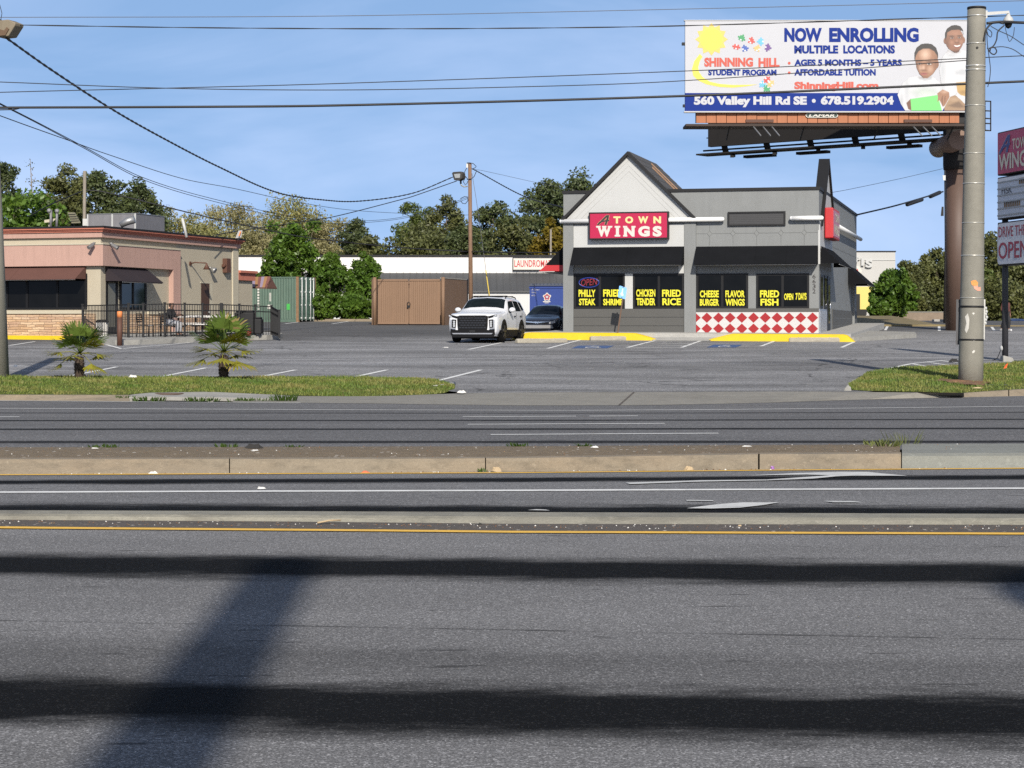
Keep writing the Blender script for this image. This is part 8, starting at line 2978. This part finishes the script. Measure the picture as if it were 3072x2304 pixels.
 mb = MB()
 mb.prism(VF, [(-.86, .50), (-.62, .47), (.62, .47), (.86, .50), (.85, .30), (.76, .19), (-.76, .19), (-.85, .30)], -.28, .05)
 pt(mb, "bumper", "plastic_black")
 mb = MB()
 mb.prism(VF, [(-.80, .355), (.80, .355), (.74, .31), (-.74, .31)], .05, .065)
 pt(mb, "skid_plate", "silver")
 mb = MB()
 mb.box(-.11, .11, -.06, -.048, .40, .455)
 pt(mb, "front_plate_mount", "rim_dark")
 mb = MB()
 mb.box(-.8, .8, .4, 4.6, .14, .26)
 pt(mb, "underbody", "plastic_black")
 return t
def sedan(loc, rz, label, paint, zs=1.0, group=None):
 t = thing("parked_car", label, "car", loc, rz, group)
 S = [
  (0.00, [(0, .26), (.55, .26), (.66, .36), (.70, .52), (.66, .62), (.58, .66), (.3, .68), (0, .69)]),
  (0.10, [(0, .20), (.70, .20), (.80, .36), (.83, .54), (.78, .66), (.68, .72), (.36, .745), (0, .755)]),
  (0.45, [(0, .18), (.80, .18), (.865, .36), (.875, .60), (.83, .76), (.72, .82), (.4, .85), (0, .86)]),
  (1.00, [(0, .18), (.80, .18), (.87, .36), (.877, .66), (.845, .83), (.74, .89), (.42, .925), (0, .94)]),
  (1.20, [(0, .18), (.80, .18), (.87, .36), (.877, .68), (.85, .86), (.73, .95), (.44, 1.0), (0, 1.02)]),
  (2.05, [(0, .18), (.80, .18), (.87, .36), (.877, .70), (.85, .90), (.58, 1.34), (.42, 1.40), (0, 1.42)]),
  (2.70, [(0, .18), (.80, .18), (.87, .36), (.877, .71), (.85, .92), (.59, 1.36), (.44, 1.42), (0, 1.44)]),
  (3.55, [(0, .20), (.80, .20), (.87, .38), (.875, .72), (.845, .94), (.60, 1.20), (.45, 1.26), (0, 1.28)]),
  (3.95, [(0, .22), (.78, .22), (.855, .40), (.86, .72), (.83, .94), (.68, 1.01), (.4, 1.04), (0, 1.05)]),
  (4.48, [(0, .30), (.70, .30), (.79, .42), (.80, .72), (.76, .92), (.62, .96), (.35, .98), (0, .99)])]
 L = Loft([(y, [(p[0], p[1] * zs) for p in s]) for y, s in S])
 L.body(MB()).build("body", M[paint], t, local=True)
 pt = lambda mb, nm, m, par=None: mb.build(nm, M[m] if isinstance(m, str) else m, par or t, local=True)
 mb = MB()
 for sd in (1, -1):
  L.patch(mb, [(1.22, 7), (2.0, 7), (2.0, 5.1), (1.22, 5.1)], sd, .006, 8)
 pt(mb, "windshield", "car_glass")
 for sd in (1, -1):
  mb = MB()
  L.patch(mb, [(1.5, 4.15), (2.55, 4.12), (2.55, 4.85), (2.1, 4.82)], sd, .006)
  pt(mb, "side_window", "car_glass")
  mb = MB()
  L.patch(mb, [(2.64, 4.12), (3.6, 4.2), (3.2, 4.82), (2.64, 4.85)], sd, .006)
  pt(mb, "side_window", "car_glass")
  for y in (1.3, 2.6):
   mb = MB()
   L.patch(mb, [(y, 2.0), (y + .012, 2.0), (y + .012, 4.0), (y, 4.0)], sd, .004, 3)
   pt(mb, "door_seam", "plastic_black")
  mb = MB()
  c = L.at(1.62, 4.15, sd) + Vector((sd * .12, 0, .05))
  mb.ball(c, .09, 12, sz=.75)
  pt(mb, "mirror", paint)
  for y in (.90, 3.55):
   wheel(t, sd * .885, y, .31, .2, sd, "silver")
   mb = MB()
   arch(mb, sd * .884, y, .31, .24, .345, sd)
   pt(mb, "wheel_arch", "plastic_black")
  mb = MB()
  L.patch(mb, [(.06, 3.95), (.50, 4.05), (.42, 4.75), (.06, 4.75)], sd, .012, 5)
  mb.prism(VF, [(sd * .50, .665 * zs), (sd * .80, .70 * zs), (sd * .80, .60 * zs), (sd * .56, .56 * zs)], -.2, .006)
  hl = pt(mb, "headlight", "head_lens")
  mb = MB()
  L.patch(mb, [(.38, 4.0), (.52, 4.05), (.45, 4.6), (.36, 4.6)], sd, .018, 3)
  pt(mb, "turn_signal", "amber", hl)
 mb = MB()
 mb.prism(VF, [(-.52, .66 * zs), (.52, .66 * zs), (.46, .54 * zs), (-.46, .54 * zs)], -.05, .012)
 pt(mb, "grille", "plastic_black")
 mb = MB()
 mb.prism(VF, [(-.60, .69 * zs), (-.12, .655 * zs), (.12, .655 * zs), (.60, .69 * zs), (.56, .64 * zs), (.12, .60 * zs), (-.12, .60 * zs), (-.56, .64 * zs)], .012, .035)
 pt(mb, "grille_bar", "chrome")
 mb = MB()
 for a, b in (((-.06, .67), (-.04, .56)), ((.06, .67), (.04, .56)), ((-.05, .615), (.05, .615))):
  mb.bar((a[0], -.042, a[1] * zs), (b[0], -.042, b[1] * zs), .022, .02)
 pt(mb, "emblem", "chrome")
 mb = MB()
 mb.prism(VF, [(-.66, .50 * zs), (.66, .50 * zs), (.72, .36 * zs), (-.72, .36 * zs)], -.08, .02)
 pt(mb, "bumper", mat("sunlit_silver_bumper", (.30, .29, .28), .3, .3, coat=.4))
 mb = MB()
 mb.prism(VF, [(-.5, .33 * zs), (.5, .33 * zs), (.46, .22 * zs), (-.46, .22 * zs)], -.06, .03)
 pt(mb, "lower_intake", "plastic_black")
 return t
d = 75.5
suv((P(1418, 0, d).x, d, lotz(77) + .0), math.radians(-13.5), "white large SUV with black grille and roof rails facing the road")
d = 86.0
sedan((P(1611, 0, d).x, d, lotz(88) - .06), math.radians(-13), "dark navy sedan partly hidden between the white SUV and restaurant wall", "paint_navy", .945)
d = 135
a = P(2952, 0, d)
sedan((a.x, d + 1, .30), math.radians(-90 + 8), "dark blue car beyond the bank at the right edge of the view", "paint_blue", 1.0)
# ------------------------------------------------------------------ people
def skin_body(name, joints, bones, m, parent, local_off=(0, 0, 0), sub=2):
 """Continuous limb surface grown over a skeleton with a Skin modifier, baked to a mesh."""
 names = list(joints)
 me = bpy.data.meshes.new(name)
 me.from_pydata([tuple(joints[k][0]) for k in names], [(names.index(a), names.index(b)) for a, b in bones], [])
 o = bpy.data.objects.new(name, me)
 COL.objects.link(o)
 md = o.modifiers.new("skin", 'SKIN')
 md.use_smooth_shade = True
 for i, k in enumerate(names):
  r = joints[k][1]
  me.skin_vertices[0].data[i].radius = (r, r) if not isinstance(r, tuple) else r
  me.skin_vertices[0].data[i].use_root = (i == 0)
 sm = o.modifiers.new("sub", 'SUBSURF')
 sm.levels = sm.render_levels = sub
 dg = bpy.context.evaluated_depsgraph_get()
 new = bpy.data.meshes.new_from_object(o.evaluated_get(dg))
 new.name = name
 bpy.data.objects.remove(o)
 new.materials.clear()
 new.materials.append(m)
 q = bpy.data.objects.new(name, new)
 COL.objects.link(q)
 q.parent = parent
 return q
def fingers(J, B, wrist, hand, dirv, up, tag_):
 """Palm and five short curled fingers added to a skeleton."""
 w, h = Vector(J[wrist][0]), Vector(J[hand][0])
 dv, u = Vector(dirv).normalized(), Vector(up).normalized()
 s = dv.cross(u).normalized()
 for i, (off, L) in enumerate(((-.03, .06), (-.01, .075), (.01, .07), (.03, .055))):
  a, b = f"{tag_}f{i}a", f"{tag_}f{i}b"
  J[a] = (tuple(h + dv * .03 + s * off), .011)
  J[b] = (tuple(h + dv * (.03 + L) + s * off * 1.2 - u * .03), .009)
  B += [(hand, a), (a, b)]
 J[tag_ + "t"] = (tuple(h.lerp(w, .3) + s * .05 + dv * .03), .011)
 B.append((hand, tag_ + "t"))
M["skin"] = mat("brown_skin", (.16, .085, .055), .6, var=.05)
M["hair_red"] = mat("dark_reddish_hair", (.05, .022, .016), .8, var=.3)
M["jacket_black"] = mat("black_hooded_jacket", (.013, .013, .015), .9, var=.2)
M["pants_grey"] = mat("light_grey_sweatpants", (.34, .34, .36), .9, var=.1)
M["jacket_maroon"] = mat("maroon_brown_jacket", (.095, .032, .026), .9, var=.15)
M["pants_dark"] = mat("dark_trousers", (.018, .018, .02), .9)
M["shoe_dark"] = mat("dark_shoe", (.02, .02, .02), .7)
M["shoe_white"] = mat("white_shoe", (.5, .5, .5), .7)
def face_bits(t, c, fwd, r):
 f = Vector(fwd).normalized()
 s = f.cross(Vector((0, 0, 1))).normalized()
 c = Vector(c)
 mb = MB()
 for sg in (1, -1):
  mb.ball(c + f * r * .86 + s * sg * r * .36 + Vector((0, 0, .01)), .014, 8, 0)
 mb.build("eye", [M["shoe_dark"]], t, local=True)
def seated(loc, rz, label):
 t = thing("person", label, "person", loc, rz)
 J = {"pelvis": ((0, 0, .56), .12), "belly": ((.02, 0, .72), .115), "chest": ((.06, 0, .92), .125), "neck": ((.10, 0, 1.09), .052), "chin": ((.13, 0, 1.16), .075), "head": ((.14, 0, 1.25), .095), "crown": ((.12, 0, 1.32), .07), "nose": ((.235, 0, 1.22), .018)}
 B = [("pelvis", "belly"), ("belly", "chest"), ("chest", "neck"), ("neck", "chin"), ("chin", "head"), ("head", "crown"), ("head", "nose")]
 arms = {"l": ((.07, .19, 1.0), (.17, .25, .76), (.40, .12, .86)), "r": ((.07, -.19, 1.0), (.20, -.24, .76), (.42, -.06, .83))}
 for k, (a, b, c) in arms.items():
  J[k + "s"], J[k + "e"], J[k + "w"] = (a, .06), (b, .045), (c, .032)
  hd = Vector(c) + Vector((.06, 0, .01))
  J[k + "h"] = (tuple(hd), .033)
  B += [("chest", k + "s"), (k + "s", k + "e"), (k + "e", k + "w"), (k + "w", k + "h")]
  fingers(J, B, k + "w", k + "h", (1, 0, -.2), (0, 0, 1), k)
 for k, y in (("l", .1), ("r", -.1)):
  J[k + "hip"], J[k + "k"], J[k + "a"], J[k + "toe"] = ((.06, y, .53), .095), ((.45, y * 1.4, .52), .065), ((.40, y * 1.4, .10), .045), ((.56, y * 1.5, .045), .04)
  B += [("pelvis", k + "hip"), (k + "hip", k + "k"), (k + "k", k + "a"), (k + "a", k + "toe")]
 skin_body("body", J, B, M["skin"], t)
 Jj = {"waist": ((0, 0, .60), .15), "belly": ((.02, 0, .75), .14), "chest": ((.06, 0, .93), .15), "collar": ((.09, 0, 1.06), .075), "hood": ((.03, 0, 1.09), .07)}
 Bj = [("waist", "belly"), ("belly", "chest"), ("chest", "collar"), ("chest", "hood")]
 for k, (a, b, c) in arms.items():
  Jj[k + "s"], Jj[k + "e"], Jj[k + "w"] = (a, .078), (b, .062), (tuple(Vector(c) - Vector((.03, 0, 0))), .046)
  Bj += [("chest", k + "s"), (k + "s", k + "e"), (k + "e", k + "w")]
 skin_body("jacket", Jj, Bj, M["jacket_black"], t)
 Jp = {"pelvis": ((0, 0, .56), .145)}
 Bp = []
 for k, y in (("l", .1), ("r", -.1)):
  Jp[k + "hip"], Jp[k + "k"], Jp[k + "a"] = ((.08, y, .54), .115), ((.45, y * 1.4, .525), .085), ((.405, y * 1.4, .14), .068)
  Bp += [("pelvis", k + "hip"), (k + "hip", k + "k"), (k + "k", k + "a")]
 skin_body("trousers", Jp, Bp, M["pants_grey"], t)
 skin_body("hair", {"a": ((.11, 0, 1.29), .105), "b": ((.07, 0, 1.22), .09), "c": ((.05, 0, 1.13), .06)}, [("a", "b"), ("b", "c")], M["hair_red"], t)
 face_bits(t, (.14, 0, 1.25), (1, 0, 0), .1)
 mb = MB()
 for y in (.14, -.14):
  mb.box(.36, .60, y - .045, y + .045, .0, .085)
 mb.build("shoe", M["shoe_dark"], t, local=True, bevel=.025)
 return t
def walker(loc, rz, label):
 """Mid-stride, facing -y in its own space."""
 t = thing("person", label, "person", loc, rz)
 J = {"pelvis": ((0, 0, .86), .115), "belly": ((0, 0, 1.0), .11), "chest": ((0, -.02, 1.20), .12), "neck": ((0, -.03, 1.36), .05), "chin": ((0, -.06, 1.42), .07), "head": ((0, -.05, 1.51), .09), "crown": ((0, -.03, 1.57), .065), "nose": ((0, -.15, 1.48), .016)}
 B = [("pelvis", "belly"), ("belly", "chest"), ("chest", "neck"), ("neck", "chin"), ("chin", "head"), ("head", "crown"), ("head", "nose")]
 arms = {"l": ((.18, -.01, 1.28), (.23, .06, 1.03), (.22, -.05, .82)), "r": ((-.18, -.01, 1.28), (-.23, .0, 1.03), (-.2, -.14, .84))}
 for k, (a, b, c) in arms.items():
  J[k + "s"], J[k + "e"], J[k + "w"] = (a, .055), (b, .043), (c, .03)
  J[k + "h"] = (tuple(Vector(c) + Vector((0, -.02, -.07))), .032)
  B += [("chest", k + "s"), (k + "s", k + "e"), (k + "e", k + "w"), (k + "w", k + "h")]
  fingers(J, B, k + "w", k + "h", (0, -.2, -1), (0, -1, 0), k)
 legs = {"l": ((.09, 0, .82), (.10, -.14, .46), (.10, -.10, .09)), "r": ((-.09, 0, .82), (-.10, .02, .45), (-.10, .20, .11))}
 for k, (a, b, c) in legs.items():
  J[k + "hip"], J[k + "k"], J[k + "a"], J[k + "toe"] = (a, .09), (b, .06), (c, .042), (tuple(Vector(c) + Vector((0, -.15, -.05))), .036)
  B += [("pelvis", k + "hip"), (k + "hip", k + "k"), (k + "k", k + "a"), (k + "a", k + "toe")]
 skin_body("body", J, B, M["skin"], t)
 Jj = {"hem": ((0, 0, .80), .16), "belly": ((0, 0, 1.0), .15), "chest": ((0, -.02, 1.2), .155), "collar": ((0, -.02, 1.33), .075)}
 Bj = [("hem", "belly"), ("belly", "chest"), ("chest", "collar")]
 for k, (a, b, c) in arms.items():
  Jj[k + "s"], Jj[k + "e"], Jj[k + "w"] = (a, .078), (b, .066), (c, .05)
  Bj += [("chest", k + "s"), (k + "s", k + "e"), (k + "e", k + "w")]
 skin_body("jacket", Jj, Bj, M["jacket_maroon"], t)
 Jp = {"pelvis": ((0, 0, .85), .13)}
 Bp = []
 for k, (a, b, c) in legs.items():
  Jp[k + "hip"], Jp[k + "k"], Jp[k + "a"] = (a, .105), (b, .078), (tuple(Vector(c) + Vector((0, 0, .03))), .06)
  Bp += [("pelvis", k + "hip"), (k + "hip", k + "k"), (k + "k", k + "a")]
 skin_body("trousers", Jp, Bp, M["pants_dark"], t)
 skin_body("hair", {"a": ((0, -.02, 1.55), .098), "b": ((0, .03, 1.48), .085)}, [("a", "b")], M["shoe_dark"], t)
 face_bits(t, (0, -.05, 1.51), (0, -1, 0), .095)
 mb = MB()
 for k, (a, b, c) in legs.items():
  mb.box(c[0] - .045, c[0] + .045, c[1] - .2, c[1] + .06, max(c[2] - .1, 0), c[2] + .01)
 mb.build("shoe", M["shoe_white"], t, local=True, bevel=.025)
 return t
d = 78.2
seated(Vector((P(507, 0, d).x, d, pz(d))), math.radians(-18), "person in black hooded jacket and grey sweatpants seated at the patio table")
chair(507, 78.2, math.radians(72), "dark patio chair under the hooded seated person")
d = 94
walker(Vector((P(3017, 0, d).x, d, lotz(d))), math.radians(25), "person in maroon jacket and dark trousers walking behind the sign post")
# ------------------------------------------------------------------ storm drain, weeds, litter
sd_ = thing("storm_drain", "concrete kerb inlet of a storm drain with iron lid in the grass strip", "storm drain", P(630, 1205, 40.6))
tp = [P(388, 1187, 40.75), P(440, 1190, 40.55), P(640, 1191.5, 40.5), P(820, 1196, 40.3), P(884, 1200, 40.2), P(884, 1188, 41.6), P(833, 1184.5, 41.95), P(625, 1175, 41.75), P(451, 1178, 41.6), P(388, 1184, 41.0)]
mb = MB()
n_ = len(tp)
bt = [Vector((q.x, q.y, -.35)) for q in tp]
lip = [Vector((q.x, q.y, q.z - .075)) for q in tp]
mb.add(tp + lip, [tuple(range(n_))] + [(i, n_ + i, n_ + (i + 1) % n_, (i + 1) % n_) for i in range(n_)])
part(mb, "concrete_top", "concrete", sd_, recalc=True)
mb = MB()
for i in (0, 1, 2, 3):
 a, b = tp[i] + Vector((0, .12, 0)), tp[i + 1] + Vector((0, .12, 0))
 mb.face([Vector((a.x, a.y, -.34)), Vector((b.x, b.y, -.34)), Vector((b.x, b.y, b.z - .06)), Vector((a.x, a.y, a.z - .06))])
part(mb, "throat", mat("dark_drain_throat", (.05, .045, .04), .95), sd_)
mb = MB()
for x0_, x1_ in ((388, 402), (625, 640), (868, 884)):
 a, b = P(x0_, 1200, 40.45), P(x1_, 1200, 40.45)
 mb.box(a.x, b.x, 40.42, 40.62, -.34, -.19)
part(mb, "throat_post", "concrete", sd_)
mb = MB()
c = P(508, 1180.5, 41.4)
mb.lathe(c + Vector((0, 0, .0)), [(.30, -.02), (.30, .008), (.26, .012)], 22)
part(mb, "iron_lid", mat("rusty_iron_lid", (.09, .06, .045), .8, var=.3), sd_)
def tuft(p, r, h, n, seed, m="weed", spread=.9, broad=.012):
 rng = np.random.default_rng(seed)
 a = rng.random(n) * 6.283
 rr = r * rng.random(n) ** .6
 base = np.stack([p[0] + np.cos(a) * rr * 1.6, p[1] + np.sin(a) * rr * .6, np.full(n, p[2] - .01)], 1)
 hh = h * (.45 + .55 * rng.random(n))
 ln = np.stack([np.cos(a) * spread * hh * .6 + rng.normal(size=n) * .02, np.sin(a) * spread * hh * .4, hh], 1)
 w = broad * (.6 + .8 * rng.random(n))
 b = rng.random(n) * 6.283
 dx = np.stack([np.cos(b) * w, np.sin(b) * w, np.zeros(n)], 1)
 mid = base + ln * .55 + np.array([0, 0, .1]) * hh[:, None] * .3
 co = np.stack([base - dx * .5, base + dx * .5, mid + dx, mid - dx, base + ln], 1)
 q1 = np.arange(n)[:, None] * 5
 quads = np.concatenate([q1 + np.array([[0, 1, 2, 3]]), q1 + np.array([[3, 2, 4, 4]])], 0)
 mb = MB()
 co = co.reshape(-1, 3)
 mb.add([tuple(v) for v in co], [tuple(x) for x in q1 + np.array([[0, 1, 2, 3]])] + [tuple(x) for x in q1 + np.array([[3, 2, 4]])])
 return mb
M["weed"] = leafmat("weed_green", (.055, .10, .018), .4)
M["weed_grey"] = leafmat("pale_weed", (.13, .15, .05), .4)
def far_z(d):
 return float(np.interp(d, [21.5, 25.1, 28.7, 32.3, 35.9, 40], [-.10, -.12, -.171, -.227, -.28, -.275]))
def med(x, f):
 """On the dirt median: f from 0 at the front kerb to 1 at the back."""
 a, b = row_at(K2d, x), row_at(B2, x)
 q = a.lerp(b, f)
 q.z += .02 * 4 * f * (1 - f) * .9
 return q
wk_ = 0
for x, f, r, h, n, lab, m_ in (
  (315, .95, .10, .06, 40, "flat green weed on the far edge of the dirt median, leftmost", "weed"),
  (682, .95, .08, .06, 36, "green weed clump on the dirt median left of the torn black rag", "weed"),
  (875, .92, .06, .04, 24, "small green weed just right of the torn black rag", "weed"),
  (1555, .96, .07, .06, 30, "round green weed on the median edge left of its nearest twin", "weed"),
  (1757, .93, .06, .05, 30, "round green weed on the median edge right of centre", "weed"),
  (2620, .93, .09, .08, 34, "broad weed in the dirt beside the concrete median nose", "weed_grey"),
  (2715, .95, .13, .20, 30, "tall wispy grass tuft at the start of the concrete median nose", "weed_grey"),
  (2660, .5, .10, .10, 40, "pale grassy tuft in the dirt by the last tan kerb", "weed_grey"),
  (1450, .02, .03, .06, 12, "grass sprouting from the joint between two tan kerbs", "weed")):
 p = med(x, f)
 if "joint" in lab:
  p = row_at(K2b, 1456) + Vector((0, -.02, 0))
 wk_ += 1
 tag(tuft(p, r, h, n, 100 + wk_, m_, broad=.004 if h > .15 else .010).build("weed", M[m_], loc=p), lab, "weed", "weeds along the dirt median")
for x, y, dd, r, h, n, lab in ((445, 1203, 40.35, .22, .12, 80, "weeds in the storm drain gutter at its left end"), (600, 1203, 40.3, .25, .11, 90, "weeds in the gutter under the middle of the storm drain"), (745, 1205, 40.2, .25, .11, 90, "weeds in the gutter near the right part of the storm drain"), (852, 1204, 40.1, .16, .20, 90, "dark bushy weed at the right end of the storm drain"), (376, 1200, 40.5, .10, .12, 50, "dark weed at the end of the tan kerb by the storm drain")):
 p = P(x, y, dd)
 wk_ += 1
 tag(tuft(p, r, h, n, 200 + wk_, "weed").build("weed", M["weed"], loc=p), lab, "weed", "weeds at the storm drain")
for x, y, lab in ((1985, 1019, "small weed at the right taper of the left yellow kerb"), (2113, 1021, "small weed at the left taper of the right yellow kerb")):
 p = G(x, y)
 tag(tuft(p, .12, .10, 40, int(x), "weed").build("weed", M["weed"], loc=p), lab, "weed", "weeds at the yellow kerb")
M["paper"] = mat("crumpled_white_paper", (.60, .59, .56), .8, var=.1)
M["paper_tan"] = mat("tan_litter", (.40, .30, .18), .8, var=.2)
M["rag"] = mat("torn_black_rag", (.02, .019, .018), .9)
M["orange_litter"] = mat("orange_red_litter", (.55, .13, .06), .7)
M["purple_litter"] = mat("purple_wrapper", (.25, .10, .32), .5)
def scrap(p, w, dp_, h, seed, m, name, label, cat="litter", group=None):
 """A crumpled scrap: a small irregular faceted sheet with thickness."""
 rnd = random.Random(seed)
 n = 9
 mb = MB()
 ring = [(p[0] + math.cos(2 * math.pi * i / n) * w / 2 * rnd.uniform(.6, 1.1), p[1] + math.sin(2 * math.pi * i / n) * dp_ / 2 * rnd.uniform(.6, 1.1), p[2] + h * .15 * rnd.random()) for i in range(n)]
 ring2 = [(p[0] + (q[0] - p[0]) * .55 + rnd.uniform(-.1, .1) * w, p[1] + (q[1] - p[1]) * .5, p[2] + h * rnd.uniform(.5, 1.0)) for q in ring]
 mb.add(ring + ring2 + [(p[0], p[1], p[2] + h * .8)], [(i, (i + 1) % n, n + (i + 1) % n, n + i) for i in range(n)] + [(n + i, n + (i + 1) % n, 2 * n) for i in range(n)] + [tuple(range(n - 1, -1, -1))])
 o = mb.build(name, M[m], loc=p)
 tag(o, label, cat, group)
 return o
scrap(med(287, .72), .10, .05, .010, 1, "paper", "paper_scrap", "flat white paper scrap on the dirt median near the left weed")
scrap(med(762, .72), .20, .10, .05, 2, "rag", "torn_rag", "torn black rag lying on the dirt median")
scrap(med(765, .45), .10, .06, .012, 3, "paper", "paper_scrap", "white scraps heaped beside the torn black rag")
scrap(med(2242, .58), .12, .06, .012, 4, "paper", "paper_scrap", "bright white folded paper near the right end of the dirt median")
scrap(med(1783, .62), .10, .06, .02, 5, "paper", "paper_scrap", "small pale paper on the dirt median right of centre")
scrap(row_at(K2b, 1098) + Vector((0, -.08, .0)), .10, .05, .025, 6, "orange_litter", "wrapper", "orange red wrapper in the gutter under the tan kerb")
scrap(row_at(K2b, 1490) + Vector((0, -.05, .0)), .13, .06, .06, 7, "paper_tan", "paper_scrap", "crumpled pale paper against the tan kerb joint at centre")
scrap(row_at(K2b, 2316) + Vector((0, -.04, .0)), .06, .04, .04, 8, "purple_litter", "wrapper", "purple wrapper against the tan kerb at right")
scrap(row_at(K2b, 2065) + Vector((0, -.06, .0)), .12, .07, .05, 9, "paper_tan", "paper_scrap", "tan scrap among leaves at the foot of the third kerb")
scrap(row_at(K2b, 465) + Vector((0, -.06, .0)), .10, .06, .03, 10, "paper", "paper_scrap", "small white scrap under the left tan kerb")
scrap(on_turn(783, 1470), .10, .07, .018, 11, "paper", "crushed_cup", "crushed pale cup lying on the white turn lane line", "cup")
scrap(G(1386, 1180) * 1.0, .22, .10, .06, 12, "paper", "crushed_cup", "crushed white cup on the driveway near the grass tip", "cup")
scrap(P(399, 1133, 46.0), .26, .14, .07, 13, "paper", "paper_scrap", "white crumpled paper in the grass between the two palms")
scrap(P(232, 1166, 43.0), .10, .06, .03, 14, "paper", "paper_scrap", "tiny white scrap low in the grass under the smaller palm")
scrap(P(2930, 1165, 43.4), .26, .10, .03, 15, "paper_tan", "paper_scrap", "pale flat paper on the right grass strip near the kerb")
scrap(P(47, 1100, 50.5), .12, .1, .05, 16, "paper", "paper_scrap", "white scrap on the asphalt just right of the left pole")
scrap(P(1336, 1043, 70.0) if False else G(1337, 1043), .25, .15, .03, 17, "paper", "paper_scrap", "white scrap on the car park in front of the white SUV")
scrap(G(965, 960.2), .55, .4, .32, 18, "rag", "trash_bag", "black trash bag beside the container doors", "bag")
scrap(G(981, 959.8), .75, .5, .30, 19, "paper", "trash_bag", "white trash bag right of the black one", "bag")
scrap(G(1085, 958.8), .95, .4, .20, 20, "paper", "plastic_sheet", "white plastic sheet crumpled left of the brown enclosure", "sheet")
scrap(G(950, 960.6), .35, .3, .2, 21, "paper_tan", "trash_bag", "small tan trash heap at the foot of the container doors", "bag")
scrap(P(2860, 1086, 57.6), .30, .25, .11, 22, "rag", "rubber_lump", "dark rubber lump on the hatched asphalt behind the grey pole", "debris")
b0 = P(3020, 1083, 58.4)
mb = MB()
mb.box6([b0 + Vector(v) for v in ((-.17, -.25, -.1), (.2, -.3, -.1), (.24, .3, -.1), (-.15, .3, -.1), (-.15, -.2, .17), (.13, -.22, .10), (.15, .22, .08), (-.12, .25, .16))])
tag(mb.build("concrete_lump", M["concrete"], bevel=.03, loc=b0), "broken concrete lump at the foot of the roadside sign post", "concrete lump")
fp = P(3016, 1112, 50.5)
fg = thing("marker_flag", "small orange marker flag standing in the right grass strip", "flag", fp)
mb = MB()
mb.tube([fp + Vector((0, 0, -.02)), fp + Vector((.01, 0, .2))], .004, 5)
part(mb, "wire_staff", "wire_grey", fg)
mb = MB()
a = fp + Vector((.01, 0, .19))
mb.box6([a + Vector(v) for v in ((-.06, -.02, -.14), (.02, .0, -.12), (.02, .006, -.12), (-.06, -.014, -.14), (-.01, -.02, -.04), (.06, .01, .0), (.06, .016, .0), (-.01, -.014, -.04))])
part(mb, "flag_cloth", mat("orange_flag", (.70, .10, .02), .7), fg)
# a long dry stick and pebbles in the near gutter
rng = random.Random(5)
mb = MB()
p0_, p1_ = row_at(K1b, 958) + Vector((0, -.13, .02)), row_at(K1b, 1024) + Vector((0, -.05, .03))
mb.tube([p0_, p0_.lerp(p1_, .5) + Vector((0, 0, .006)), p1_], .006, 5)
tag(mb.build("dry_stick", M["paper_tan"], loc=p0_), "dry straw-coloured stick in the gutter of the nearest median", "stick")
scrap(row_at(K1b, 1440) + Vector((0, -.06, 0)), .035, .03, .028, 30, "rag", "asphalt_lump", "small black lump in the gutter of the nearest median", "debris")
scrap(row_at(K1b, 2215) + Vector((0, -.08, 0)), .04, .03, .02, 31, "paper_tan", "paper_scrap", "tan crumb in the near gutter toward the right")
mb = MB()
for i in range(650):
 x = rng.uniform(-200, 3280)
 kk = rng.random()
 if kk < .5:
  a, b = row_at(Yn, x), row_at(K1b, x)
  p = a.lerp(b, rng.uniform(.35, 1.0)) + Vector((0, 0, .01))
  r = rng.uniform(.002, .006)
 elif kk < .8:
  p = med(x * .88, rng.random())
  r = rng.uniform(.003, .008)
 else:
  p = row_at(K2b, x * .88) + Vector((0, -rng.random() * .10, .002))
  r = rng.uniform(.004, .010)
 k = rng.random() * 6.28
 mb.add([p + Vector((math.cos(k + q) * r * 1.3, math.sin(k + q) * r, 0)) for q in (0, 2.1, 4.2)] + [p + Vector((0, 0, r * 1.2))], [(0, 1, 3), (1, 2, 3), (2, 0, 3)], 0 if rng.random() < .3 else 1)
o = mb.build("gravel", [M["paper"], M["leaf_litter"]])
tag(o, kind="stuff")
# ------------------------------------------------------------------ behind the viewer: what throws the long shadows on the near lane
pl_ = thing("utility_pole", "tall wooden utility pole standing on the pavement behind the viewer", "utility pole", (-1.2, -8.5, .1))
mb = MB()
tipd = Vector((-1.18, 10.5, 0))
hh = 11.4
base = tipd - Vector((LDIR.x, LDIR.y, 0)) * (hh / -LDIR.z)
bx_ = -.57
pl_.location = (bx_, base.y, .1)
mb.tube([(bx_, base.y, 0), (bx_ + (base.x - bx_) * .5, base.y, hh * .5), (base.x, base.y, hh)], [.25, .21, .19], 14)
part(mb, "pole", "pole_wood", pl_)
rs = thing("shadow_disc", "unseen large disc on a tall post, added to cast a rounded shadow", "sign", (2.9, -1.2, .1))  # unseen disc, added and sized to cast the rounded shadow on the near lane
c = Vector((3.26, 8.75, 0)) - Vector((LDIR.x, LDIR.y, 0)) * (9.0 / -LDIR.z)
rs.location = (c.x, c.y, 0)
mb = MB()
mb.tube([(c.x + .1, c.y - .16, 0), (c.x + .1, c.y - .16, 9.3)], .09, 8)
part(mb, "post", "metal_grey", rs)
mb = MB()
mb.lathe((c.x, c.y, 9.0), [(1.0, 0), (1.0, .02)], 28, ax=(0, 1, 0))
part(mb, "caster_disc", "metal_grey", rs)
